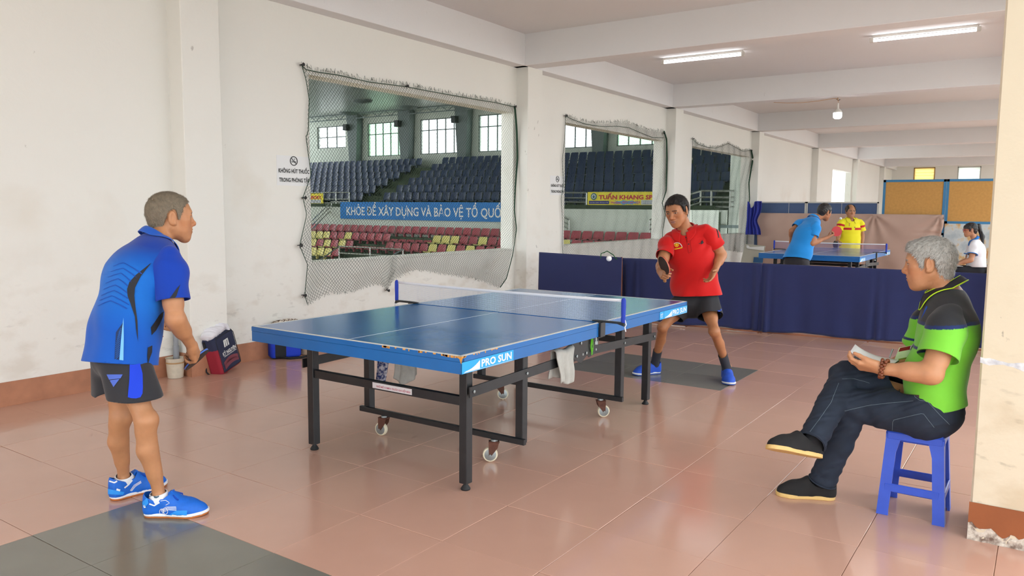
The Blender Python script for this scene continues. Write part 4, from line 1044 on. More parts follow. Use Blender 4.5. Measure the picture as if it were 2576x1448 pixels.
def polygonize(sdf, cell, lo=None, hi=None, cut=None):
    """surface nets on a dense lattice filled only near the surface. cut(P)->signed distance of what is cut away (negative inside the cutter)"""
    if lo is None: lo, hi = sdf.bounds(4*cell)
    B = 4; lo = np.asarray(lo, float); n = np.ceil((np.asarray(hi)-lo)/(cell*B)).astype(int)*B
    nb = n//B
    full = lambda P: sdf(P) if cut is None else np.maximum(sdf(P), -cut(P).astype(F32))
    # level 0: superblocks of 4x4x4 blocks
    ns = -(-nb//4); bs = cell*B
    I = np.stack(np.meshgrid(*[np.arange(k) for k in ns], indexing='ij'), -1).reshape(-1, 3)
    dc = full(lo+(I+.5)*bs*4); hd = bs*4*.87
    keep = np.abs(dc) < hd*1.35+.01
    sgn = np.ones(tuple(nb), F32)
    J = (I[~keep & (dc < 0)]*4)
    for q in J: sgn[q[0]:q[0]+4, q[1]:q[1]+4, q[2]:q[2]+4] = -1
    o = np.stack(np.meshgrid(*[np.arange(4)]*3, indexing='ij'), -1).reshape(-1, 3)
    Bk = (I[keep][:, None]*4+o[None]).reshape(-1, 3); Bk = Bk[(Bk < nb).all(1)]
    C = lo+(Bk+.5)*bs; d = full(C); hd = bs*.87
    sgn[tuple(Bk.T)] = np.where(d < 0, -1, 1)
    Bk = Bk[np.abs(d) < hd*1.4+cell]
    vals = np.repeat(np.repeat(np.repeat(sgn, B, 0), B, 1), B, 2)
    vals = np.pad(vals, ((0, 1), (0, 1), (0, 1)), mode='edge')
    o5 = np.stack(np.meshgrid(*[np.arange(B+1)]*3, indexing='ij'), -1).reshape(-1, 3)
    nd = (Bk[:, None]*B+o5[None])                      # nodes per block
    Ct = lo+(Bk+.5)*bs; dd = np.full((len(Bk), len(o5)), 1.0, F32); pts = (lo+nd*cell).astype(F32)
    for q in sdf.p:
        a = sdf._one(q, Ct.astype(F32)) < hd*1.25+2*cell+q[-2]
        if not a.any(): continue
        x = sdf._one(q, pts[a].reshape(-1, 3)).reshape(-1, len(o5)); dd[a] = sdf._blend(dd[a], x, F32(q[-2]), q[-1])
    flat = pts.reshape(-1, 3)
    if sdf.disp is not None: dd += sdf.disp(flat).astype(F32).reshape(dd.shape)
    if cut is not None: dd = np.maximum(dd, -cut(flat).astype(F32).reshape(dd.shape))
    vals[nd[..., 0], nd[..., 1], nd[..., 2]] = dd
    S = vals < 0; c = [S[i:S.shape[0]-1+i, j:S.shape[1]-1+j, k:S.shape[2]-1+k] for i in (0, 1) for j in (0, 1) for k in (0, 1)]
    any_ = c[0].copy(); all_ = c[0].copy()
    for q in c[1:]: any_ |= q; all_ &= q
    act = any_ & ~all_; idx = np.argwhere(act)
    if len(idx) == 0: return np.zeros((0, 3)), np.zeros((0, 4), int)
    cv = np.stack([vals[idx[:, 0]+i, idx[:, 1]+j, idx[:, 2]+k] for i in (0, 1) for j in (0, 1) for k in (0, 1)], 1)
    off = np.array([(i, j, k) for i in (0, 1) for j in (0, 1) for k in (0, 1)], F32)
    acc = np.zeros((len(idx), 3), F32); cnt = np.zeros(len(idx), F32)
    for a in range(8):
        for b in range(a+1, 8):
            if bin(a ^ b).count('1') != 1: continue
            m = (cv[:, a] < 0) != (cv[:, b] < 0); t = np.where(m, cv[:, a]/np.where(m, cv[:, a]-cv[:, b], 1), 0)
            acc += m[:, None]*(off[a]+t[:, None]*(off[b]-off[a])); cnt += m
    Vv = lo+(idx+acc/cnt[:, None])*cell
    vid = np.full(act.shape, -1, np.int32); vid[tuple(idx.T)] = np.arange(len(idx))
    Fs = []
    for ax in range(3):
        sl0 = [slice(None)]*3; sl1 = [slice(None)]*3; sl0[ax] = slice(0, -1); sl1[ax] = slice(1, None)
        e = S[tuple(sl0)] != S[tuple(sl1)]; E = np.argwhere(e); u, w = [(1, 2), (2, 0), (0, 1)][ax]
        ok = (E[:, u] > 0) & (E[:, w] > 0) & (E[:, u] < act.shape[u]) & (E[:, w] < act.shape[w]); E = E[ok]
        def cell_(du, dw):
            q = E.copy(); q[:, u] -= du; q[:, w] -= dw; return vid[tuple(q.T)]
        Q = np.stack([cell_(1, 1), cell_(0, 1), cell_(0, 0), cell_(1, 0)], 1)
        inside = S[tuple(E.T)]; Q[~inside] = Q[~inside][:, ::-1]; Fs.append(Q[(Q >= 0).all(1)])
    return Vv, np.concatenate(Fs)

def compact(P, Fc):
    u, inv = np.unique(Fc, return_inverse=True); return P[u], inv.reshape(Fc.shape)
def skin_mesh(name, sdf, cell, refine, m, parent, colour=None, root=None):
    """one mesh of the whole figure: coarse lattice, finer inside the refine boxes (lo, hi, cell)"""
    P, Fc = polygonize(sdf, cell); ctr = P[Fc].mean(1); keep = np.ones(len(Fc), bool)
    for lo, hi, c in refine: keep &= ~((ctr > lo+cell*.6) & (ctr < hi-cell*.6)).all(1)
    P, Fc = compact(P, Fc[keep]); allP, allF, n = [P], [Fc], len(P)
    for lo, hi, c in refine:
        p, f = polygonize(sdf, c, lo-2*c, hi+2*c)
        if len(f) == 0: continue
        ct = p[f].mean(1); f = f[((ct > lo) & (ct < hi)).all(1)]
        if len(f) == 0: continue
        p, f = compact(p, f); allP.append(p); allF.append(f+n); n += len(p)
    P = np.concatenate(allP); Fc = np.concatenate(allF)
    return finish(name, P, Fc, m, parent, colour)
def finish(name, P, Fc, m, parent, colour=None, solid=0.0):
    off = np.array(parent.location) if parent is not None else np.zeros(3)
    if parent is not None and parent.parent is not None: off = off+np.array(parent.parent.location)
    me = np_mesh(name, P-off, Fc, m); shade(me)
    if colour is not None:
        c = np.ones((len(P), 4), F32); c[:, :3] = colour(P); a = me.color_attributes.new('Col', 'FLOAT_COLOR', 'POINT'); a.data.foreach_set('color', c.ravel())
    o = link(name, me, parent)
    if solid: s = o.modifiers.new('thickness', 'SOLIDIFY'); s.thickness = solid; s.offset = -1
    o['_P'] = 0; del o['_P']
    return o
def smooth_mesh(P, Fc, it=1, lam=.5):
    E = np.concatenate([Fc[:, [0, 1]], Fc[:, [1, 2]], Fc[:, [2, 3]], Fc[:, [3, 0]]]); 
    for _ in range(it):
        s = np.zeros_like(P); c = np.zeros(len(P))
        for a, b in ((0, 1), (1, 0)):
            np.add.at(s, E[:, a], P[E[:, b]]); np.add.at(c, E[:, a], 1)
        P = P+lam*(s/np.maximum(c, 1)[:, None]-P)
    return P
def garment(name, sdf, cuts, cell, m, parent, colour=None, solid=.0025, keepcap=False, relax=1):
    """open cloth surface: the solid minus the cutters, with the cut caps taken out"""
    cut = None
    if cuts:
        def cut(P): return np.min([c(P) for c in cuts], 0)
    P, Fc = polygonize(sdf, cell, cut=cut)
    if cuts and not keepcap:
        d = sdf(P); cd = cut(P)
        bad = (d < -.75*cell) & (cd < 1.2*cell); Fc = Fc[~bad[Fc].any(1)]
        P, Fc = compact(P, Fc)
    if relax: P = smooth_mesh(P, Fc, relax, .4)
    if cuts:
        # pull the open edges exactly on to the cut surfaces so that hems are clean
        E = np.sort(np.concatenate([Fc[:, [0, 1]], Fc[:, [1, 2]], Fc[:, [2, 3]], Fc[:, [3, 0]]]), 1); k = E[:, 0].astype(np.int64)*len(P)+E[:, 1]; u, c = np.unique(k, return_counts=True); b = u[c == 1]; bv = np.unique(np.concatenate([b//len(P), b % len(P)]))
        for _ in range(3):
            q = P[bv]; d0 = cut(q.astype(F32)).astype(float); e = .002; G = np.stack([cut((q+np.eye(3)[i]*e).astype(F32))-d0 for i in range(3)], 1)/e; n2 = np.maximum((G*G).sum(1), .2)
            P[bv] = q-G*np.clip(d0/n2, -2.5*cell, 2.5*cell)[:, None]
        # and even out the edge polyline
        nb = np.zeros((len(P), 3)); nc = np.zeros(len(P)); a_, b_ = b//len(P), b % len(P)
        np.add.at(nb, a_, P[b_]); np.add.at(nb, b_, P[a_]); np.add.at(nc, a_, 1); np.add.at(nc, b_, 1)
        ok = nc == 2; P[ok] = .5*P[ok]+.5*nb[ok]/2
    return finish(name, P, Fc, m, parent, colour, solid)
def half_cut(pt, n, ctr=None, rad=None):
    """cutter: half space beyond pt along n, limited to a ball"""
    pt, n = V(pt).astype(F32), unit(n).astype(F32)
    def f(P):
        d = -((P-pt)@n)
        if rad is not None: d = np.maximum(d, np.linalg.norm(P-np.asarray(ctr, F32), axis=1)-F32(rad))
        return d
    return f
def bvh_of(o):
    me = o.data; off = np.array(o.matrix_local.translation)
    q = o.parent; tot = np.zeros(3)
    while q is not None: tot = tot+np.array(q.location); q = q.parent
    n = len(me.vertices); co = np.empty(n*3, F32); me.vertices.foreach_get('co', co); co = co.reshape(-1, 3)+tot
    nf = len(me.polygons); lv = np.empty(len(me.loops), np.int32); me.loops.foreach_get('vertex_index', lv)
    return BVHTree.FromPolygons([Vector(map(float, c)) for c in co], [tuple(map(int, q)) for q in lv.reshape(nf, -1)])
def tess(polyg, step):
    """triangulate a 2D outline finely enough to follow a curved surface"""
    bm = bmesh.new(); vs = [bm.verts.new((x, y, 0)) for x, y in polyg]; bm.faces.new(vs)
    bmesh.ops.triangulate(bm, faces=bm.faces[:])
    for _ in range(5):
        es = [e for e in bm.edges if e.calc_length() > step]
        if not es: break
        bmesh.ops.subdivide_edges(bm, edges=es, cuts=1); bmesh.ops.triangulate(bm, faces=[f for f in bm.faces if len(f.verts) > 3])
    bm.verts.index_update(); v = [(q.co.x, q.co.y) for q in bm.verts]; f = [tuple(x.index for x in q.verts) for q in bm.faces]; bm.free(); return v, f
def decal(name, bvh, verts2, faces, m, parent, lift=.0028):
    """flat print laid on a garment: outline points are picture points traced on the photograph, dropped on to the cloth"""
    P, ok = [], []
    for x, y in verts2:
        r = Vector(FWD+RGT*(x-IMW/2)/FPX-UPV*(y-IMH/2)/FPX).normalized(); h = bvh.ray_cast(Vector(CAM), r)
        if h[0] is None: P.append((0, 0, 0)); ok.append(False)
        else:
            n = h[1] if h[1].dot(r) < 0 else -h[1]
            P.append(tuple(h[0]+n*lift)); ok.append(True)
    fs = [f for f in faces if all(ok[i] for i in f)]
    # drop faces that bridge separate folds
    Pn = np.array(P); fs = [f for f in fs if max(np.linalg.norm(Pn[f[i]]-Pn[f[i-1]]) for i in range(len(f))) < .06]
    if not fs: return None
    used = sorted({i for f in fs for i in f}); mp = {u: k for k, u in enumerate(used)}
    off = np.zeros(3); q = parent
    while q is not None: off = off+np.array(q.location); q = q.parent
    me = bpy.data.meshes.new(name); me.from_pydata([tuple(Pn[u]-off) for u in used], [], [tuple(mp[i] for i in f) for f in fs]); me.update(); me.materials.append(m); shade(me)
    return link(name, me, parent)
def decal_poly(name, bvh, poly, m, parent, step=7, lift=.0028):
    v, f = tess(poly, step); return decal(name, bvh, v, f, m, parent, lift)
def decal_line(name, bvh, pts, w, m, parent, lift=.0028, n=14):
    """a stripe of picture width w along a traced line (w may be a list)"""
    P = np.array(pts, float); d = np.r_[0, np.cumsum(np.linalg.norm(np.diff(P, axis=0), axis=1))]; t = np.linspace(0, d[-1], n); X = np.stack([np.interp(t, d, P[:, 0]), np.interp(t, d, P[:, 1])], 1)
    T = np.gradient(X, axis=0); T /= np.linalg.norm(T, axis=1)[:, None]; N = np.stack([-T[:, 1], T[:, 0]], 1); ww = np.interp(t, np.linspace(0, d[-1], len(w)), w) if hasattr(w, '__len__') else np.full(n, w)
    A = X+N*ww[:, None]/2; B = X-N*ww[:, None]/2; v = [tuple(q) for q in np.concatenate([A, B])]; f = [(i, i+1, n+i+1, n+i) for i in range(n-1)]
    return decal(name, bvh, v, f, m, parent, lift)
def decal_text(name, bvh, s, o, u, v, m, parent, bold=.02, lift=.0028):
    """lettering in the picture box with lower-left o, edge vectors u (width) and v (height)"""
    t, f, sz = text_mesh(s, bold); o, u, v = V(o), V(u), V(v)
    return decal(name, bvh, [tuple(o+u*a/sz[0]+v*b/sz[1]) for a, b in t], f, m, parent, lift)
# ------------------------------------------------------------------ figures
def mixcol(*a): return np.array(a[0][:3])
def frame(fwd, up):
    f = unit(fwd); u = V(up); u = unit(u-f*(u@f)); r = np.cross(f, u); return np.stack([r, f, u])   # rows: right, forward, up
M_SKIN = {}
def skin_mat(name, base):
    m = mat(name, base, .48, .4, attr='Col', noise=.07, nscale=28, bump=.05, bscale=260)
    p = m.node_tree.nodes['Principled BSDF']; p.inputs['Subsurface Weight'].default_value = .06; p.inputs['Subsurface Radius'].default_value = (.012, .005, .003)
    return m
def head_sdf(S, c, R, s=1.0, jaw=1.0, nose=1.0):
    """skull, face, nose, lips, ears in the head frame R (right, forward, up) about centre c"""
    g = lambda *p: c+s*(np.array(p)@R)
    e = lambda p, r, k, sub=False, Rm=None: S.ell(g(*p), V(*r)*s, R if Rm is None else Rm, k*s, sub)
    co = lambda p, q, a, b, k: S.cone(g(*p), g(*q), a*s, b*s, k*s)
    e((0, -.013, .03), (.074, .093, .084), .02)
    e((0, .028, .0), (.064, .062, .085), .03)
    co((0, .005, -.048), (0, .05, -.082), .05, .03, .03)
    for q in (-1, 1):
        co((q*.05*jaw, -.004, -.045), (q*.02, .058, -.093), .017, .017, .03)
        e((q*.045, .05, -.014), (.021, .022, .018), .028)
        e((q*.033, .052, -.052), (.02, .02, .024), .03)
    S.ball(g(0, .066, -.099), .017*s, .022*s)
    co((-.034, .074, .023), (.034, .074, .023), .012, .012, .02)
    for q in (-1, 1): e((q*.033, .096, .004), (.019, .017, .012), .016, True)
    co((0, .081, .014), (0, .101, -.024), .008, .0115*nose, .012); S.ball(g(0, .103, -.029), .0122*s*nose, .008*s)
    for q in (-1, 1): S.ball(g(q*.0135, .093, -.033), .0092*s*nose, .008*s)
    e((0, .074, -.061), (.03, .018, .024), .022)
    e((0, .0895, -.0565), (.021, .008, .0055), .006); e((0, .088, -.0675), (.018, .008, .0065), .007); e((0, .097, -.0622), (.023, .009, .0014), .003, True)
    for q in (-1, 1): e((q*.033, .0715, .0045), (.0155, .0135, .0115), .004); e((q*.033, .0735, .0125), (.019, .0125, .0045), .006)
    for q in (-1, 1):
        Re = frame(R[1]+q*R[0]*.35, R[2]-R[1]*.18)
        e((q*.077, -.012, -.004), (.0085, .018, .033), .008, False, Re); e((q*.0865, -.008, .001), (.0065, .0105, .02), .006, True, Re); S.ball(g(q*.076, -.001, -.030), .0085*s, .01*s)
    return g
def hand_sdf(S, w, d, n, side, curl=(.5, .6, .65, .7), spread=.12, thumb=(.6, .5), s=1.0, mcp=None, thumb_dir=None):
    """hand from wrist w: d = direction of the fingers, n = palm normal (out of the palm), side = +1 if the thumb lies towards cross(d,n)"""
    d = unit(d); n = unit(V(n)-d*(V(n)@d)); t = np.cross(d, n)*side          # t: towards the thumb
    Wd = .038*s
    P = lambda a, b, c=0: w+s*(a*d+b*t+c*n)
    for b0, b1 in ((.018, .028), (.004, .010), (-.008, -.008), (-.018, -.025)): S.cone(P(-.005, b0*.75), P(.088-abs(b1)*.2, b1), .0165*s, .0125*s, .014)
    S.cone(P(.012, .022, .008), P(.05, .034, .010), .017*s, .013*s, .014)        # ball of the thumb
    S.cone(P(.01, -.02, .006), P(.05, -.026, .006), .014*s, .012*s, .014)
    L = (.070, .078, .072, .057); rad = (.0092, .0094, .009, .0078); bases = ((.090, .030), (.094, .0095), (.090, -.0105), (.080, -.029))
    tips = []
    for i in range(4):
        c = curl[i] if hasattr(curl, '__len__') else curl; c1 = mcp[i] if mcp else c
        a0, b0 = bases[i]; p = P(a0, b0); dirn = unit(d+t*spread*(1.2-i*.8)*.6); ang = 0
        for j, fr in enumerate((.46, .30, .24)):
            ang += (c1 if j == 0 else c*(1.15 if j == 1 else .7)); v = math.cos(ang)*dirn+math.sin(ang)*n; q = p+v*L[i]*fr*s
            S.cone(p, q, rad[i]*s*(1-.1*j), rad[i]*s*(.93-.12*j), .006 if j else .009); p = q
        tips.append(p)
    p = P(.022, .030, .006); td = unit(d*.75+t*thumb[0]+n*.45) if thumb_dir is None else unit(thumb_dir)
    q = p+td*.042*s; S.cone(p, q, .0125*s, .0108*s, .012); v = unit(td+d*thumb[1]*.6+n*thumb[1]*.5-t*thumb[1]*.3); r = q+v*.030*s; S.cone(q, r, .0106*s, .0098*s, .006); r2 = r+unit(v+n*.15*thumb[1]+d*.2)*.024*s; S.cone(r, r2, .0096*s, .0076*s, .005)
    return dict(tips=tips, thumb=r2, palm=P(.06, 0, .012), d=d, n=n, t=t)
def limb_arm(S, sh, el, wr, m=1.0, side=None):
    sh, el, wr = V(sh), V(el), V(wr); S.cone(sh, el, .039*m, .037*m, .03); S.cone(sh+(el-sh)*.38, sh+(el-sh)*.75, .046*m, .044*m, .03)
    S.cone(el, wr, .037*m, .0255*m, .02); S.cone(el+(wr-el)*.12, el+(wr-el)*.42, .042*m, .037*m, .03); S.ball(el, .038*m, .02)
def limb_leg(S, hip, kn, an, m=1.0, back=None):
    hip, kn, an = V(hip), V(kn), V(an); S.cone(hip, kn, .084*m, .056*m, .04); S.cone(hip+(kn-hip)*.15, hip+(kn-hip)*.55, .086*m, .07*m, .04)
    ax = unit(an-kn); b = V(back) if back is not None else unit(hip-kn+unit(an-kn)*0)*0+V(0, 0, 0)
    if back is None:
        b = -(unit(kn-hip)-ax*(unit(kn-hip)@ax)); b = unit(b) if np.linalg.norm(b) > .05 else V(0, 0, 0)
    else: b = unit(b-ax*(b@ax))
    S.ball(kn-b*.012, .052*m, .03); S.ell(kn-b*.038*m, V(.026, .018, .03)*m, frame(b if np.linalg.norm(b) > 0 else V(1, 0, 0), -ax), .025)
    S.cone(kn, an, .050*m, .0345*m, .03); L = np.linalg.norm(an-kn)
    S.cone(kn+ax*L*.14+b*.014, kn+ax*L*.38+b*.020, .047*m, .046*m, .03); S.cone(kn+ax*L*.38+b*.020, kn+ax*L*.72+b*.006, .046*m, .034*m, .03)
    for q in (-1, 1): S.ball(an+np.cross(ax, b if np.linalg.norm(b) > 0 else V(1, 0, 0))*q*.026*m, .016*m, .02)
def torso_sdf(S, J, m=1.0):
    P, C, N = J['pelvis'], J['chest'], J['neck']
    up = unit(N-P); rt = unit(J['shR']-J['shL']); hr = unit(J['hipR']-J['hipL'])
    S.econe(P+up*.02, P+up*.16, hr, (.155*m, .105*m), (.135*m, .095*m), .05)
    S.econe(P+up*.16, C+up*.06, rt, (.135*m, .095*m), (.165*m, .11*m), .05)
    S.econe(C+up*.02, N-up*.07, rt, (.16*m, .105*m), (.13*m, .08*m), .05)
    for k in 'LR': S.cone(N-up*.035, J['sh'+k], .044*m, .042*m, .035); S.ball(J['sh'+k], .042*m, .02)
    for k in 'LR': S.ball(J['hip'+k], .09*m, .05)
    S.cone(N-up*.03, J['skull'], .06*m, .054*m, .04)
def collar(name, N, R, r, m, parent, h=.034, fall=.04, point=.045, gap=.22, back=.0, open_=.5, thick=.003, trim=None, T=None):
    """folded shirt collar round the neck base; R rows right, forward, up of the neck ring"""
    off = np.array(parent.location)
    rx, ry = r if hasattr(r, '__len__') else (r, r)
    def f(u, v):
        a = math.pi*1.5-0+0; th = (u*2-1)*(math.pi-gap)          # 0 = back of the neck
        dirn = -math.cos(th)*R[1]+math.sin(th)*R[0]
        fr = (1-math.cos(th))/2                                   # 0 back .. 1 front
        drop = -fr*.035*open_*2
        if v < .45:
            t = v/.45; rad = 1.0-.08*t; z = h*t*(1-.35*fr)
        else:
            t = (v-.45)/.55; rad = .92+.32*t+.10*t*fr; z = h*(1-.35*fr)+.004*math.sin(t*3.1)-(fall+point*fr**5)*t**1.15
        p = N+(dirn@R[0])*R[0]*rx*rad+(dirn@R[1])*R[1]*ry*rad+R[2]*(z+drop)
        if T is not None:
            for _ in range(3):
                q = np.stack([p, p+V(.002, 0, 0), p+V(0, .002, 0), p+V(0, 0, .002)]); d = T(q); tgt = .004+.006*max(0, v-.45)
                if d[0] < tgt:
                    gr = unit((d[1:]-d[0]).astype(float)+1e-9); p = p+gr*min(tgt-d[0], .03)
        return p-off
    o = sheet(name, f, 60, 16, m, parent, thick)
    if trim:
        for v0 in trim[1]:
            mb = MB(); mb.tube([f(u, v0)+unit(f(u, v0)-(N-off))*.002 for u in np.linspace(0.0, 1, 50)], trim[2], 6); mb.build('collar_piping', trim[0], parent, True)
    return o
def sleeves(J, T_m, parent, fr, r0, r1, cell=.005, colour=None, sides='RL', name='sleeve', amp=.002, extra=None, solid=.0025, k=.03):
    out = {}
    for q in sides:
        a, b = J['sh'+q], J['el'+q]; ax = unit(b-a); L = np.linalg.norm(b-a); inn = unit(J['neck']-a)
        S = Sdf(); S.cone(a+inn*.008-ax*.0, a+ax*L*.25, r0*.80, r0*.97, .03); S.cone(a+ax*L*.2, a+ax*L*(fr+.12), r0, r1, .03)
        if extra: extra(S, q, a, b, ax)
        e1 = np.cross(ax, inn).astype(F32); a32 = a.astype(F32)
        S.disp = lambda P, e1=e1, ax=ax, a32=a32: (amp*np.sin((P-a32)@(e1*55+ax.astype(F32)*30))+amp*.8*np.sin((P-a32)@(e1*24-ax.astype(F32)*48)))
        out[q] = garment(name, S, [half_cut(a+ax*L*fr, ax)], cell, T_m, parent, colour, solid)
    return out
def strands(name, o, dens, length, flow, m, parent, seed, w=.0012, lift=.35, curl=.3):
    """short tapered hairs growing from a hair shell; flow(P, N) gives the combing direction"""
    me = o.data; r = np.random.default_rng(seed); nf = len(me.polygons); ar = np.empty(nf, F32); me.polygons.foreach_get('area', ar); ce = np.empty(nf*3, F32); me.polygons.foreach_get('center', ce); ce = ce.reshape(-1, 3); no = np.empty(nf*3, F32); me.polygons.foreach_get('normal', no); no = no.reshape(-1, 3)
    k = r.choice(nf, dens, p=ar/ar.sum()); P = ce[k]+r.normal(0, .0018, (dens, 3)); N = no[k]; Fl = flow(P, N); Fl = Fl-N*(Fl*N).sum(1)[:, None]*.8+r.normal(0, curl*.5, (dens, 3)); Fl /= np.linalg.norm(Fl, axis=1)[:, None]
    L = length*r.uniform(.5, 1.2, (dens, 1)); D = Fl+N*lift; D /= np.linalg.norm(D, axis=1)[:, None]; T = np.cross(D, N); T /= np.maximum(np.linalg.norm(T, axis=1)[:, None], 1e-6); T = T*w*r.uniform(.6, 1.3, (dens, 1))
    B0 = P-N*.003; M = P+D*L*.5+N*.0006; E = P+D*L-N*L*.10
    X = np.stack([B0-T, B0+T, M+T*.7, M-T*.7, E, E], 1).reshape(-1, 3); X.reshape(dens, 6, 3)[:, 5] += T*.15
    b = np.arange(dens)[:, None]*6; Fq = np.concatenate([b+np.array([[0, 1, 2, 3]]), b+np.array([[3, 2, 5, 4]])])
    me2 = np_mesh(name, X, Fq, m); shade(me2); return link(name, me2, parent)
def hair_shell(name, c, R, s, hairline, thick, m, parent, cell=.0035, extra=None, noise=.002, seed=0, bald=None):
    S = Sdf(); g = lambda *p: c+s*(np.array(p)@R)
    S.ell(g(0, -.013, .030), (V(.074, .093, .084)+thick)*s, R, .02); S.ell(g(0, .022, .022), (V(.066, .066, .07)+thick)*s, R, .02); S.cone(g(0, -.05, .0), g(0, -.055, -.05), .055*s, .042*s, .03)
    if extra: extra(S, g)
    rr = np.random.default_rng(seed); K = rr.normal(0, 1, (14, 3)); K = K/np.linalg.norm(K, axis=1)[:, None]*rr.uniform(120, 420, (14, 1)); ph = rr.uniform(0, 6, 14)
    S.disp = lambda P: (np.sin(P@K.T.astype(F32)+ph.astype(F32)).sum(1)*F32(noise/4))
    ys = np.array([q[0] for q in hairline]); zs = np.array([q[1] for q in hairline])
    def cut(P):
        l = ((P-c)@R.T)/s; d = l[:, 2]-np.interp(l[:, 1], ys, zs)
        if bald: d = np.minimum(d, bald(l))
        return (d*s).astype(F32)
    P, Fc = polygonize(S, cell, cut=cut); d = S(P); bad = (d < -thick*s*1.4-.004); Fc = Fc[~bad[Fc].all(1)]; P, Fc = compact(P, Fc)
    return finish(name, P, Fc, m, parent)
HL_SHORT = [(-.12, -.075), (-.07, -.07), (-.042, -.058), (-.034, -.02), (-.028, .022), (-.012, .036), (.004, .034), (.010, .012), (.014, -.012), (.026, -.012), (.032, .012), (.04, .036), (.055, .056), (.075, .068), (.12, .09)]
def face_colours(c, R, s, skin, lip=(.55, .25, .2), brow=(.035, .03, .028), brow_w=1.0, eye=True, ear=True):
    skin = np.array(skin[:3]); 
    def f(P):
        l = ((P-c)@R.T)/s; x, y, z = np.abs(l[:, 0]), l[:, 1], l[:, 2]; col = np.tile(skin, (len(P), 1))
        def put(w, cc, a=1.0):
            w = np.clip(w, 0, 1)[:, None]*a; col[:] = col*(1-w)+np.array(cc)*w
        inh = (np.linalg.norm(l, axis=1) < .16)
        put(inh*np.exp(-((z+.03)/.03)**2-((x-.04)/.03)**2)*(y > .02), skin*V(1.08, .86, .8), .6)
        put(inh*np.exp(-((z+.035)/.012)**2-(x/.02)**2)*(y > .085), skin*V(1.08, .85, .8), .6)
        put(inh*((z > -.0735) & (z < -.0515) & (x < .0215*(1-.35*np.abs((z+.0622)/.011))) & (y > .075)), lip, .75)
        put(inh*((np.abs(z+.0622) < .0015) & (x < .021) & (y > .078)), skin*.22, .9)
        if brow_w > 0: put(inh*((np.abs(z-(.0235-.08*np.maximum(x-.03, 0)**1.0)) < .0042*brow_w) & (x > .013) & (x < .049) & (y > .05)), brow, .8)
        if eye:
            ex, ez = x-.033, z-.0045; lid = np.abs(ez) < .0036*np.sqrt(np.clip(1-(ex/.0145)**2, 0, 1)); fr = inh*(y > .07)
            put(fr*lid, (.62, .58, .54)); put(fr*lid*((ex**2+ez**2) < .0054**2), (.012, .009, .008))
            put(fr*((np.abs(ez-.0042*np.sqrt(np.clip(1-(ex/.0155)**2, 0, 1))) < .0014) & (np.abs(ex) < .0155)), (.02, .015, .012), .85)
        return col
    return f
